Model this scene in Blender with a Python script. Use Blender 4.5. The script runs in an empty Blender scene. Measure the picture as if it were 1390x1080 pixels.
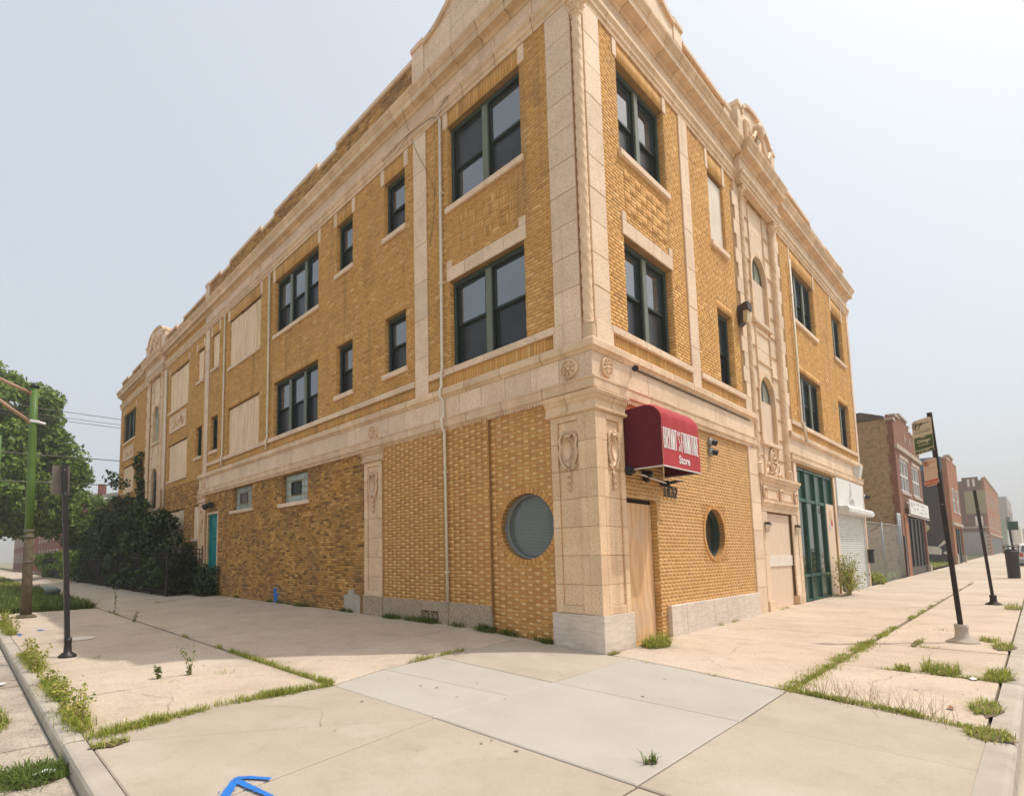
import bpy, math, random
import numpy as np
from mathutils import Matrix, Vector
random.seed(11)
rng = np.random.default_rng(11)
R_ = math.radians
SC = bpy.context.scene
COL = SC.collection
PI = math.pi

# ------------------------------------------------------------------ camera
YAW, PITCH, ROLL = R_(49.0783), R_(5.2953), R_(-0.637)
CAM = np.array([-7.8189, -4.6499, 1.6])
FPX, PPX, PPY, IW, IH = 725.964, 571.019, 688.068, 1390.0, 1080.0
_F = np.array([math.cos(YAW) * math.cos(PITCH), math.sin(YAW) * math.cos(PITCH), math.sin(PITCH)])
_R0 = np.array([math.sin(YAW), -math.cos(YAW), 0.0])
_U0 = np.cross(_R0, _F)
_R = math.cos(ROLL) * _R0 + math.sin(ROLL) * _U0
_U = -math.sin(ROLL) * _R0 + math.cos(ROLL) * _U0
cd = bpy.data.cameras.new('camera')
cam = bpy.data.objects.new('camera', cd)
COL.objects.link(cam)
cam.matrix_world = Matrix(((_R[0], _U[0], -_F[0], CAM[0]), (_R[1], _U[1], -_F[1], CAM[1]), (_R[2], _U[2], -_F[2], CAM[2]), (0, 0, 0, 1)))
cd.sensor_width = 36
cd.lens = FPX / IW * 36
cd.shift_x = (IW / 2 - PPX) / IW
cd.shift_y = (PPY - IH / 2) / IW
cd.clip_start, cd.clip_end = 0.05, 5000
SC.camera = cam

# ------------------------------------------------------------------ sky, sun, exposure
SUN_A, SUN_B = 0.43, 0.36            # horizontal shadow per metre of height, along -x and +y
w = bpy.data.worlds.new('World')
SC.world = w
w.use_nodes = True
nt = w.node_tree
nt.nodes.clear()
sky = nt.nodes.new('ShaderNodeTexSky')
sky.sky_type = 'NISHITA'
sky.sun_disc = False
sky.sun_elevation = math.atan(1 / math.hypot(SUN_A, SUN_B))
sky.sun_rotation = math.atan2(SUN_A, -SUN_B)
sky.air_density, sky.dust_density, sky.ozone_density = 1.0, 8.5, 1.0
bg = nt.nodes.new('ShaderNodeBackground')
bg.inputs[1].default_value = 0.12
out = nt.nodes.new('ShaderNodeOutputWorld')
mx = nt.nodes.new('ShaderNodeMix')
mx.data_type = 'RGBA'
mx.inputs[0].default_value = 0.55
mx.inputs[7].default_value = (7.45, 8.0, 8.45, 1)       # smoke haze that whitens the whole sky evenly
nt.links.new(sky.outputs[0], mx.inputs[6])
nt.links.new(mx.outputs[2], bg.inputs[0])
nt.links.new(bg.outputs[0], out.inputs[0])
sl = bpy.data.lights.new('sun', 'SUN')
sl.energy = 2.5
sl.angle = R_(0.6)
sl.color = (1.0, 0.95, 0.87)
sun = bpy.data.objects.new('sun', sl)
COL.objects.link(sun)
sun.rotation_euler = Vector((-SUN_A, SUN_B, -1)).to_track_quat('-Z', 'Y').to_euler()
SC.view_settings.view_transform = 'Standard'
SC.view_settings.look = 'None'
SC.view_settings.gamma = 1
SC.view_settings.use_curve_mapping = False
SC.view_settings.exposure = 0.18

# ------------------------------------------------------------------ materials
def mat(name, c1, c2=None, scale=6.0, rough=0.85, isl=0.0, bump=0.0, bscale=80.0, speck=None, stain=None,
        spec=0.3, metal=0.0, grain=None, ramp=None, alpha=None, stretch=None, trans=0.0, streak=None, drip=None):
    m = bpy.data.materials.new(name)
    m.use_nodes = True
    t = m.node_tree
    b = t.nodes['Principled BSDF']
    L = t.links.new
    N = t.nodes.new
    tc = N('ShaderNodeTexCoord').outputs['Object']
    if stretch:
        mp = N('ShaderNodeMapping')
        mp.inputs['Scale'].default_value = stretch
        L(tc, mp.inputs[0])
        tcs = mp.outputs[0]
    else:
        tcs = tc
    def noise(s, det=5, co=tcs, r=0.55):
        n = N('ShaderNodeTexNoise')
        n.inputs['Scale'].default_value = s
        n.inputs['Detail'].default_value = det
        n.inputs['Roughness'].default_value = r
        L(co, n.inputs['Vector'])
        return n.outputs['Fac']
    def mixc(f, a, bb, mode='MIX'):
        x = N('ShaderNodeMix')
        x.data_type = 'RGBA'
        x.blend_type = mode
        for sock, v in ((x.inputs[0], f), (x.inputs[6], a), (x.inputs[7], bb)):
            if isinstance(v, (int, float)):
                sock.default_value = v
            elif isinstance(v, tuple):
                sock.default_value = (*v, 1)
            else:
                L(v, sock)
        return x.outputs[2]
    def mr(v, a, bb, c=0.0, d=1.0):
        x = N('ShaderNodeMapRange')
        x.inputs[1].default_value, x.inputs[2].default_value = a, bb
        x.inputs[3].default_value, x.inputs[4].default_value = c, d
        L(v, x.inputs[0])
        return x.outputs[0]
    rnd = None
    if isl or ramp:
        g = N('ShaderNodeNewGeometry').outputs['Random Per Island']
        oi = N('ShaderNodeObjectInfo').outputs['Random']
        ad = N('ShaderNodeMath')
        ad.operation = 'ADD'
        L(g, ad.inputs[0])
        L(oi, ad.inputs[1])
        fr = N('ShaderNodeMath')
        fr.operation = 'FRACT'
        L(ad.outputs[0], fr.inputs[0])
        rnd = fr.outputs[0]
    if ramp:
        cr = N('ShaderNodeValToRGB')
        cr.color_ramp.interpolation = 'LINEAR'
        e = cr.color_ramp.elements
        for i, (p, c) in enumerate(ramp):
            el = e[i] if i < 2 else e.new(p)
            el.position = p
            el.color = (*c, 1)
        L(rnd, cr.inputs[0])
        col = cr.outputs[0]
        if c2:
            col = mixc(mr(noise(scale), 0.35, 0.7, 0, 0.45), col, c2)
    else:
        col = mixc(mr(noise(scale), 0.35, 0.65), c1, c2 or tuple(x * 0.8 for x in c1))
    if isl and not ramp:
        hv = N('ShaderNodeHueSaturation')
        L(col, hv.inputs['Color'])
        L(mr(rnd, 0, 1, 1 - isl, 1 + isl), hv.inputs['Value'])
        col = hv.outputs[0]
    if grain:
        wv = N('ShaderNodeTexWave')
        wv.bands_direction = grain[0]
        wv.inputs['Scale'].default_value = grain[1]
        wv.inputs['Distortion'].default_value = grain[2]
        wv.inputs['Detail'].default_value = 3
        wv.inputs['Detail Scale'].default_value = 1.2
        L(tcs, wv.inputs[0])
        col = mixc(mr(wv.outputs[1], 0.2, 0.9, 0, 0.6), col, grain[3])
    if speck:
        for sc_, lo, hi, cc, am in speck:
            col = mixc(mr(noise(sc_, 2, tc), lo, hi, 0, am), col, cc)
    if streak:
        mp2 = N('ShaderNodeMapping')
        mp2.inputs['Scale'].default_value = (2.6, 2.6, .16)
        L(tc, mp2.inputs[0])
        for sc_, lo, hi, cc, am in streak:
            col = mixc(mr(noise(sc_, 4, mp2.outputs[0]), lo, hi, 0, am), col, cc)
    if drip:
        sx = N('ShaderNodeSeparateXYZ')
        L(tc, sx.inputs[0])
        nz = noise(5, 3, tc)
        def mth(op, a, bb):
            x = N('ShaderNodeMath')
            x.operation = op
            for k_, v_ in ((0, a), (1, bb)):
                if isinstance(v_, (int, float)):
                    x.inputs[k_].default_value = v_
                else:
                    L(v_, x.inputs[k_])
            return x.outputs[0]
        wob = mth('MULTIPLY', mth('SUBTRACT', nz, .5), .16)
        dy = mth('ABSOLUTE', mth('ADD', mth('SUBTRACT', sx.outputs[1], drip[0]), wob), 0)
        m1 = mr(dy, .11, .02, 0, 1)
        m2 = mr(sx.outputs[2], drip[1], drip[1] - .12, 0, 1)
        m3 = mr(sx.outputs[0], .25, .15, 0, 1)
        col = mixc(mth('MULTIPLY', mth('MULTIPLY', m1, m2), mth('MULTIPLY', m3, .75)), col, (.10, .065, .035))
    if stain:
        for sc_, lo, hi, cc, am in stain:
            col = mixc(mr(noise(sc_, 6, tc, 0.65), lo, hi, 0, am), col, cc)
    L(col, b.inputs['Base Color'])
    b.inputs['Roughness'].default_value = rough
    b.inputs['Metallic'].default_value = metal
    b.inputs['Specular IOR Level'].default_value = spec
    if bump:
        bp = N('ShaderNodeBump')
        bp.inputs['Strength'].default_value = bump
        bp.inputs['Distance'].default_value = 0.01
        L(noise(bscale, 4, tc), bp.inputs['Height'])
        L(bp.outputs[0], b.inputs['Normal'])
    if alpha is not None:
        b.inputs['Alpha'].default_value = alpha
    if trans:
        tr = N('ShaderNodeBsdfTranslucent')
        L(col, tr.inputs[0])
        ms = N('ShaderNodeMixShader')
        ms.inputs[0].default_value = trans
        o_ = t.nodes['Material Output']
        L(b.outputs[0], ms.inputs[1])
        L(tr.outputs[0], ms.inputs[2])
        L(ms.outputs[0], o_.inputs[0])
    return m

MT = {}
TAN = [(0.00, (0.462, 0.239, 0.075)), (0.06, (0.585, 0.311, 0.095)), (0.35, (0.650, 0.349, 0.107)), (0.70, (0.691, 0.377, 0.120)), (0.93, (0.727, 0.407, 0.137)), (1.00, (0.823, 0.516, 0.216))]
MT['brick'] = mat('tan_brick', (.4, .25, .1), (.56, .31, .098), streak=[(1.0, .56, .72, (.27, .165, .075), .55)], ramp=TAN, scale=1.3, rough=.85, bump=.06, bscale=90, stain=[(0.9, .56, .75, (.24, .145, .065), .5), (6, .62, .72, (.16, .10, .05), .5)])
MT['brick_light'] = mat('pale_brick', (.5, .36, .18), (.5, .34, .16), ramp=[(0, (0.720, 0.401, 0.124)), (1, (0.864, 0.534, 0.217))], rough=.6, bump=.06, bscale=90)
MT['brick_glazed'] = mat('glazed_brick', (.4, .24, .09), (.53, .245, .056), drip=(1.43, 1.45), ramp=[(0, (0.480, 0.228, 0.055)), (.5, (0.564, 0.278, 0.071)), (1, (0.648, 0.334, 0.096))], scale=3, rough=.5, bump=.06, bscale=70, spec=.45, stain=[(1.4, .6, .8, (.2, .12, .06), .4)])
MT['brick_rough'] = mat('common_brick', (.3, .18, .08), (.22, .14, .07), streak=[(1.0, .56, .72, (.27, .165, .075), .55)], ramp=[(0, (0.166, 0.089, 0.033)), (.1, (0.307, 0.153, 0.043)), (.35, (0.486, 0.241, 0.062)), (.75, (0.614, 0.318, 0.084)), (1, (0.742, 0.423, 0.143))], scale=1.0, rough=.95, bump=.25, bscale=60, stain=[(.7, .5, .7, (.16, .105, .06), .6), (5, .62, .75, (.07, .05, .04), .5)])
MT['brick_soot'] = mat('sooty_brick', (.3, .18, .08), (.2, .13, .07), streak=[(1.0, .56, .72, (.27, .165, .075), .55)], ramp=[(0, (0.198, 0.105, 0.040)), (.2, (0.420, 0.217, 0.066)), (.6, (0.568, 0.299, 0.088)), (1, (0.716, 0.410, 0.151))], scale=1.2, rough=.95, bump=.4, bscale=70, stain=[(1.1, .52, .68, (.17, .115, .07), .75)])
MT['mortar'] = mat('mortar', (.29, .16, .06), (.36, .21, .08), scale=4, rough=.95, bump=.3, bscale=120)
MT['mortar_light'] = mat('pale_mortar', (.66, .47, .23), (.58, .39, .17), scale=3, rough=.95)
MT['terra'] = mat('terracotta', (.83, .635, .46), (.75, .555, .385), scale=1.8, streak=[(1.3, .58, .74, (.50, .34, .20), .5)], rough=.6, isl=.10, bump=.12, bscale=140, spec=.35,
                  speck=[(42, .53, .66, (.40, .24, .13), .6), (27, .56, .7, (.84, .68, .50), .5)], stain=[(2.2, .58, .78, (.45, .30, .18), .45), (9, .64, .74, (.36, .23, .13), .4)])
MT['terra_pier'] = mat('weathered_terracotta', (.80, .575, .37), (.72, .49, .29), scale=1.8, streak=[(1.3, .58, .74, (.50, .34, .20), .5)], rough=.6, isl=.10, bump=.12, bscale=140, spec=.35,
                  speck=[(42, .53, .66, (.40, .24, .13), .6), (27, .56, .7, (.84, .68, .50), .5)], stain=[(2.2, .58, .78, (.45, .30, .18), .45), (9, .64, .74, (.36, .23, .13), .4)])
MT['terra_mould'] = mat('terracotta_moulding', (.80, .585, .39), (.67, .465, .29), scale=2.5, streak=[(1.3, .58, .74, (.50, .34, .20), .5)], rough=.6, isl=.10, bump=.1, bscale=100, spec=.35,
                        speck=[(42, .55, .68, (.42, .26, .14), .5)], stain=[(2.0, .55, .75, (.40, .25, .13), .55)])
MT['travertine'] = mat('travertine', (.72, .62, .53), (.58, .49, .41), scale=5, rough=.55, isl=.05, stretch=(1, 1, 6), bump=.1, bscale=40, stain=[(3, .55, .75, (.42, .34, .27), .5)])
MT['granite'] = mat('pink_granite', (.46, .35, .25), (.40, .30, .21), scale=4, rough=.6, isl=.05, speck=[(38, .50, .60, (.12, .095, .075), .75), (55, .55, .63, (.60, .50, .40), .7)])
MT['green_frame'] = mat('green_paint', (.038, .062, .046), (.05, .075, .055), scale=3, rough=.5, spec=.35)
MT['green_mull_lit'] = mat('lit_green_paint', (.135, .15, .10), (.115, .13, .085), scale=3, rough=.35, spec=.5)  # same green paint as the frames, light on the front faces put into the colour
MT['sash'] = mat('dark_sash_paint', (.016, .026, .022), (.02, .03, .025), rough=.4)
MT['glass'] = mat('window_glass', (.020, .036, .048), (.045, .068, .085), scale=.9, rough=.03, spec=1.0, isl=.2, bump=.05, bscale=1.6)
MT['glass'].node_tree.nodes['Principled BSDF'].inputs['IOR'].default_value = 1.95
MT['screen'] = mat('insect_screen', (.014, .018, .022), (.034, .038, .044), scale=1.1, isl=.25, rough=.32, spec=.45)
MT['glass_dark'] = mat('dark_shop_glass', (.012, .022, .018), (.02, .03, .026), scale=.8, rough=.03, spec=.9)
MT['glass_dark'].node_tree.nodes['Principled BSDF'].inputs['IOR'].default_value = 1.7
MT['ply'] = mat('plywood', (.88, .68, .47), (.80, .585, .385), scale=2, rough=.8, isl=.05, stretch=(6, 6, .45), grain=('X', 1.6, 7, (.56, .36, .21)), bump=.08, bscale=50)
MT['ply_pale'] = mat('weathered_plywood', (.80, .63, .49), (.72, .55, .41), scale=2, rough=.85, isl=.05, stretch=(6, 6, .5), grain=('X', 1.2, 6, (.52, .38, .26)), bump=.08, bscale=50)
MT['ply_door'] = mat('knotty_plywood', (.76, .51, .30), (.70, .43, .22), scale=1.4, rough=.75, stretch=(1.6, 1.6, .40), grain=('X', .9, 18, (.58, .33, .155)), bump=.1, bscale=40, stain=[(1.3, .5, .7, (.55, .42, .32), .6)])
MT['white_board'] = mat('white_board', (.78, .70, .60), (.70, .61, .51), scale=3, rough=.7)
MT['pipe'] = mat('cream_pipe', (.80, .72, .58), (.72, .63, .49), scale=4, rough=.5)
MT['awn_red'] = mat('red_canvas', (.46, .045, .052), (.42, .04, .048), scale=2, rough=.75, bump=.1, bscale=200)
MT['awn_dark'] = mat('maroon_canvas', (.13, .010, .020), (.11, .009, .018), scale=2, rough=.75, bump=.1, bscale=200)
MT['white_paint'] = mat('white_paint', (.80, .78, .75), (.74, .72, .69), scale=3, rough=.5)
MT['letter_white'] = mat('white_vinyl', (.85, .82, .80), (.80, .76, .75), scale=3, rough=.5)
MT['black_metal'] = mat('black_metal', (.014, .012, .013), (.022, .018, .018), scale=6, rough=.45, spec=.4)
MT['rust_metal'] = mat('brown_black_post', (.018, .013, .013), (.035, .022, .018), scale=9, rough=.6, spec=.3)
MT['grey_metal'] = mat('galvanised_metal', (.36, .37, .37), (.28, .29, .29), scale=9, rough=.45, metal=.6)
MT['white_metal'] = mat('white_metal', (.72, .72, .70), (.62, .62, .60), scale=5, rough=.45)
MT['teal'] = mat('teal_paint', (.0, .22, .215), (.0, .18, .18), scale=2, rough=.5)
MT['green_panel'] = mat('green_shop_panel', (.022, .062, .047), (.035, .085, .062), scale=1.2, rough=.25, spec=.5)
MT['green_bar'] = mat('green_shop_frame', (.02, .085, .062), (.03, .10, .075), scale=2, rough=.4)
MT['sash_light'] = mat('pale_green_lite', (.36, .42, .33), (.28, .34, .27), scale=3, rough=.2, spec=.6)
MT['concrete_new'] = mat('new_concrete', (0.465, 0.399, 0.315), (0.423, 0.356, 0.276), scale=1.2, rough=.9, isl=.05, bump=.25, bscale=90, speck=[(60, .54, .70, (0.344, 0.280, 0.209), .45), (24, .60, .75, (0.521, 0.456, 0.373), .4)], streak=[(.9, .60, .8, (.33, .27, .20), .4)], stain=[(1.3, .50, .72, (0.372, 0.309, 0.238), .55), (.7, .52, .68, (0.521, 0.461, 0.388), .6), (3.5, .57, .70, (0.344, 0.285, 0.223), .35), (7, .70, .76, (0.186, 0.152, 0.116), .35)])
MT['concrete_light'] = mat('pale_concrete', (0.472, 0.430, 0.374), (0.436, 0.394, 0.336), scale=1.2, rough=.9, isl=.03, bump=.25, bscale=90, speck=[(60, .55, .72, (0.360, 0.320, 0.260), .4)], stain=[(1.3, .52, .74, (0.376, 0.336, 0.281), .5), (.6, .55, .7, (0.520, 0.484, 0.428), .5), (7, .70, .76, (0.200, 0.172, 0.134), .35)])
MT['concrete_old'] = mat('old_concrete', (0.564, 0.456, 0.352), (0.498, 0.397, 0.301), scale=1.0, rough=.95, isl=.06, bump=.5, bscale=60, speck=[(34, .53, .64, (0.376, 0.289, 0.209), .55), (48, .56, .66, (0.696, 0.608, 0.510), .6)], streak=[(.8, .58, .78, (.36, .28, .20), .35)], stain=[(1.0, .52, .72, (0.414, 0.328, 0.245), .55), (.45, .52, .7, (0.620, 0.529, 0.439), .5), (4, .56, .70, (0.376, 0.304, 0.230), .4), (6, .70, .76, (0.226, 0.176, 0.133), .4)])
MT['kerb'] = mat('kerb_concrete', (0.488, 0.432, 0.360), (0.414, 0.362, 0.298), scale=2, rough=.95, isl=.06, bump=.4, bscale=90, stain=[(2.2, .5, .7, (0.276, 0.235, 0.192), .6)])
MT['dirt'] = mat('joint_dirt', (.13, .095, .06), (.20, .15, .095), scale=8, rough=1, bump=.4, bscale=60)
MT['road'] = mat('worn_road', (.50, .43, .34), (.42, .36, .285), scale=1.4, rough=.95, bump=.5, bscale=70, speck=[(60, .55, .7, (.19, .16, .13), .6)], stain=[(.8, .54, .72, (.30, .25, .20), .5)])
MT['gutter'] = mat('gutter_concrete', (.50, .43, .345), (.38, .32, .255), scale=2, rough=.95, bump=.8, bscale=45, isl=.06, speck=[(34, .50, .62, (.24, .195, .15), .6), (50, .56, .68, (.66, .58, .47), .5)], stain=[(1.6, .46, .64, (.25, .205, .16), .75), (.8, .5, .66, (.56, .49, .40), .6), (5, .58, .7, (.18, .145, .11), .5)])
MT['earth'] = mat('earth', (.34, .28, .19), (.24, .21, .12), scale=.5, rough=1)
MT['lawn'] = mat('lawn_soil', (.06, .075, .022), (.09, .085, .035), scale=3, rough=1, bump=.4, bscale=40)
LEAF = [(0, (.05, .09, .012)), (.3, (.10, .17, .022)), (.7, (.18, .275, .034)), (1, (.28, .37, .06))]
MT['leaf'] = mat('maple_leaf', (.05, .1, .02), ramp=LEAF, rough=.55, trans=.3)
MT['leaf_dark'] = mat('shrub_leaf', (.03, .06, .02), ramp=[(0, (0.0199, 0.0389, 0.0113)), (.6, (0.0449, 0.0804, 0.0181)), (1, (0.1063, 0.1555, 0.0424))], rough=.6, trans=.2)
MT['grass'] = mat('weed_grass', (.1, .13, .03), ramp=[(0, (.13, .18, .022)), (.4, (.27, .33, .04)), (.75, (.40, .42, .07)), (.88, (.56, .48, .15)), (1, (.68, .55, .25))], rough=.7, trans=.35)
MT['grass_dark'] = mat('lush_weed', (.06, .1, .02), ramp=[(0, (.06, .10, .018)), (.6, (.13, .19, .032)), (1, (.25, .29, .07))], rough=.7, trans=.35)
MT['straw'] = mat('dry_stalk', (.34, .25, .11), (.25, .2, .08), rough=.9)
MT['bark'] = mat('bark', (.06, .045, .033), (.09, .07, .05), scale=10, rough=1, bump=.6, bscale=40, stretch=(1, 1, .25))
MT['pole_green'] = mat('green_pole_paint', (.085, .165, .03), (.10, .19, .04), scale=4, rough=.5, stain=[(3, .55, .7, (.16, .18, .07), .5)])
MT['pole_rust'] = mat('worn_pole_foot', (.085, .062, .038), (.12, .10, .06), scale=7, rough=.85, stain=[(5, .5, .65, (.16, .12, .07), .8)])
MT['pole_arm'] = mat('tan_mast_arm', (.42, .27, .18), (.36, .22, .14), scale=5, rough=.5)
MT['sign_tan'] = mat('tan_sign_face', (.55, .44, .29), (.51, .40, .26), scale=4, rough=.5)
MT['sign_pink'] = mat('faded_sign_face', (.62, .42, .28), (.58, .38, .25), scale=4, rough=.5)
MT['sign_green'] = mat('green_sign_print', (.055, .085, .020), (.065, .095, .025), scale=4, rough=.5)
MT['sign_ink'] = mat('dark_sign_print', (.05, .035, .02), (.06, .045, .025), rough=.5)
MT['sign_red'] = mat('red_sign_print', (.50, .07, .03), (.45, .06, .025), rough=.5)
MT['alu_back'] = mat('bare_sign_back', (.16, .135, .115), (.13, .11, .095), scale=6, rough=.5, spec=.4)
MT['blue'] = mat('blue_spray_paint', (.025, .19, .62), (.03, .16, .5), scale=9, rough=.8)
MT['red_brick_far'] = None
MT['shade_blind'] = mat('blind_slat', (.22, .26, .245), (.20, .235, .225), rough=.5)
MT['blind_glass'] = mat('porthole_glass', (.105, .135, .135), (.13, .16, .155), scale=2, rough=.04, spec=.8, stretch=(1, 1, 18))
MT['glassblock'] = mat('glass_block', (.36, .40, .35), (.25, .30, .27), scale=9, rough=.15, spec=.7, isl=.12)
MT['stone_grey'] = mat('grey_porthole_rim', (.34, .34, .31), (.28, .285, .27), scale=4, rough=.5)
MT['gum'] = mat('gum_stain', (.20, .165, .13), (.27, .22, .17), scale=9, rough=.9)
MT['dark_hole'] = mat('dark_void', (.012, .01, .009), (.016, .013, .012), rough=.9)
MT['roof'] = mat('roof_felt', (.10, .09, .08), (.13, .12, .1), rough=.95)
MT['grey_sign'] = mat('grey_sign_print', (.50, .46, .47), (.45, .41, .42), rough=.6)
MT['lamp_lens'] = mat('yellowed_lens', (.62, .47, .25), (.5, .36, .18), rough=.3)
MT['bronze'] = mat('bronze_housing', (.05, .04, .032), (.07, .055, .045), rough=.5)

# ------------------------------------------------------------------ mesh helpers
def P(face, s, z, o=0.0):
    return (-o, s, z) if face == 'L' else (s, -o, z)

def offset_of(o):
    v = np.zeros(3)
    while o is not None:
        v += np.array(o.location)
        o = o.parent
    return v

class MB:
    def __init__(s):
        s.v, s.f, s.m = [], [], []
    def add(s, vs, fs, mi=0):
        n = len(s.v)
        s.v += [tuple(map(float, q)) for q in vs]
        s.f += [tuple(i + n for i in q) for q in fs]
        s.m += [mi] * len(fs)
        return s
    def box(s, x0, x1, y0, y1, z0, z1, mi=0):
        x0, x1 = min(x0, x1), max(x0, x1)
        y0, y1 = min(y0, y1), max(y0, y1)
        vs = [(x0, y0, z0), (x1, y0, z0), (x1, y1, z0), (x0, y1, z0), (x0, y0, z1), (x1, y0, z1), (x1, y1, z1), (x0, y1, z1)]
        return s.add(vs, [(0, 3, 2, 1), (4, 5, 6, 7), (0, 1, 5, 4), (1, 2, 6, 5), (2, 3, 7, 6), (3, 0, 4, 7)], mi)
    def fb(s, face, s0, s1, z0, z1, o0, o1, mi=0):          # box on a facade, o = distance out of the wall plane
        a, b = P(face, s0, z0, o0), P(face, s1, z1, o1)
        return s.box(a[0], b[0], a[1], b[1], z0, z1, mi)
    def cb(s, face, s0, s1, z0, z1, o0, o1, c=.012, mi=0):   # the same with chamfered front edges
        c = min(c, (s1 - s0) * .3, (z1 - z0) * .3)
        q = [(s0, z0), (s1, z0), (s1, z1), (s0, z1)]
        k = [(s0 + c, z0 + c), (s1 - c, z0 + c), (s1 - c, z1 - c), (s0 + c, z1 - c)]
        vs = [P(face, a, b, o0) for a, b in q] + [P(face, a, b, o1 - c) for a, b in q] + [P(face, a, b, o1) for a, b in k]
        fs = [(8, 9, 10, 11)]
        for i in range(4):
            j = (i + 1) % 4
            fs += [(i, j, j + 4, i + 4), (i + 4, j + 4, j + 8, i + 8)]
        return s.add(vs, fs, mi)
    def prism(s, face, poly, o0, o1, mi=0):
        n = len(poly)
        vs = [P(face, a, b, o0) for a, b in poly] + [P(face, a, b, o1) for a, b in poly]
        return s.add(vs, [tuple(range(n)), tuple(range(2 * n - 1, n - 1, -1))] + [(i, (i + 1) % n, (i + 1) % n + n, i + n) for i in range(n)], mi)
    def tube(s, pts, r, n=8, cap=True, mi=0):
        pts = [np.array(p, float) for p in pts]
        rs = r if hasattr(r, '__len__') else [r] * len(pts)
        vs, fs = [], []
        prev = None
        for i, p in enumerate(pts):
            d = pts[min(i + 1, len(pts) - 1)] - pts[max(i - 1, 0)]
            d = d / (np.linalg.norm(d) + 1e-12)
            if prev is None:
                a = np.cross(d, (0, 0, 1.0) if abs(d[2]) < .9 else (1.0, 0, 0))
            else:
                a = prev - d * np.dot(prev, d)
            a = a / (np.linalg.norm(a) + 1e-12)
            prev = a
            b = np.cross(d, a)
            for k in range(n):
                t = 2 * PI * k / n
                vs.append(p + rs[i] * (a * math.cos(t) + b * math.sin(t)))
        for i in range(len(pts) - 1):
            for k in range(n):
                k2 = (k + 1) % n
                fs.append((i * n + k, i * n + k2, (i + 1) * n + k2, (i + 1) * n + k))
        if cap:
            fs += [tuple(range(n - 1, -1, -1)), tuple(range((len(pts) - 1) * n, len(pts) * n))]
        return s.add(vs, fs, mi)
    def lathe(s, c, prof, n=16, mi=0, axis='z', face=None, cap=True):   # prof [(r, h)]
        vs, fs = [], []
        for r, h in prof:
            for k in range(n):
                t = 2 * PI * k / n
                if axis == 'z':
                    vs.append((c[0] + r * math.cos(t), c[1] + r * math.sin(t), c[2] + h))
                else:                                          # axis out of a facade, c = (s, z, o)
                    vs.append(P(face, c[0] + r * math.cos(t), c[1] + r * math.sin(t), c[2] + h))
        for i in range(len(prof) - 1):
            for k in range(n):
                k2 = (k + 1) % n
                fs.append((i * n + k, i * n + k2, (i + 1) * n + k2, (i + 1) * n + k))
        if cap and prof[0][0] > 1e-6 and prof[-1][0] > .0011:
            fs.append(tuple(range(n - 1, -1, -1)))
        if cap and prof[-1][0] > .0011 and len(prof) > 2:
            fs.append(tuple(range((len(prof) - 1) * n, len(prof) * n)))
        return s.add(vs, fs, mi)
    def build(s, name, mats, parent=None, smooth=False, kind=None, label=None):
        me = bpy.data.meshes.new(name)
        off = offset_of(parent)
        me.from_pydata([(a - off[0], b - off[1], c - off[2]) for a, b, c in s.v], [], s.f)
        mats = mats if isinstance(mats, (list, tuple)) else [mats]
        for m_ in mats:
            me.materials.append(MT[m_] if isinstance(m_, str) else m_)
        if len(mats) > 1:
            me.polygons.foreach_set('material_index', s.m)
        if smooth:
            me.polygons.foreach_set('use_smooth', [True] * len(s.f))
        me.update()
        o = bpy.data.objects.new(name, me)
        o.parent = parent
        COL.objects.link(o)
        if kind:
            o['kind'] = kind
        if label:
            o['label'] = label
        return o

def thing(name, label, cat, loc=(0, 0, 0), group=None):
    o = bpy.data.objects.new(name, None)
    o.empty_display_size = .2
    o.location = loc
    COL.objects.link(o)
    o['label'], o['category'] = label, cat
    if group:
        o['group'] = group
    return o

def tag(o, label, cat, group=None, kind=None):
    o['label'] = label
    o['category'] = cat
    if group:
        o['group'] = group
    if kind:
        o['kind'] = kind
    return o

def recenter(o):                                               # a one-mesh thing gets its origin at its base
    n = len(o.data.vertices)
    co = np.empty(n * 3)
    o.data.vertices.foreach_get('co', co)
    co = co.reshape(-1, 3)
    c = np.array([co[:, 0].mean(), co[:, 1].mean(), co[:, 2].min()])
    o.data.vertices.foreach_set('co', (co - c).ravel())
    o.data.update()
    o.location = Vector(c) + o.location
    return o

def raw_mesh(name, V, quads=None, tris=None, mats=(), parent=None, mi=None, smooth=False):
    """fast mesh from numpy arrays"""
    me = bpy.data.meshes.new(name)
    V = np.asarray(V, np.float32)
    off = offset_of(parent)
    V = V - off.astype(np.float32)
    nq = 0 if quads is None else len(quads)
    ntr = 0 if tris is None else len(tris)
    me.vertices.add(len(V))
    me.vertices.foreach_set('co', V.ravel())
    loops = np.concatenate([np.asarray(a, np.int32).ravel() for a in (quads, tris) if a is not None and len(a)])
    me.loops.add(len(loops))
    me.loops.foreach_set('vertex_index', loops)
    me.polygons.add(nq + ntr)
    st = np.concatenate([np.arange(nq) * 4, nq * 4 + np.arange(ntr) * 3]).astype(np.int32)
    me.polygons.foreach_set('loop_start', st)
    for m_ in mats:
        me.materials.append(MT[m_] if isinstance(m_, str) else m_)
    if mi is not None:
        me.polygons.foreach_set('material_index', np.asarray(mi, np.int32))
    if smooth:
        me.polygons.foreach_set('use_smooth', np.ones(nq + ntr, bool))
    me.update(calc_edges=True)
    me.validate()
    o = bpy.data.objects.new(name, me)
    o.parent = parent
    COL.objects.link(o)
    return o

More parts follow.
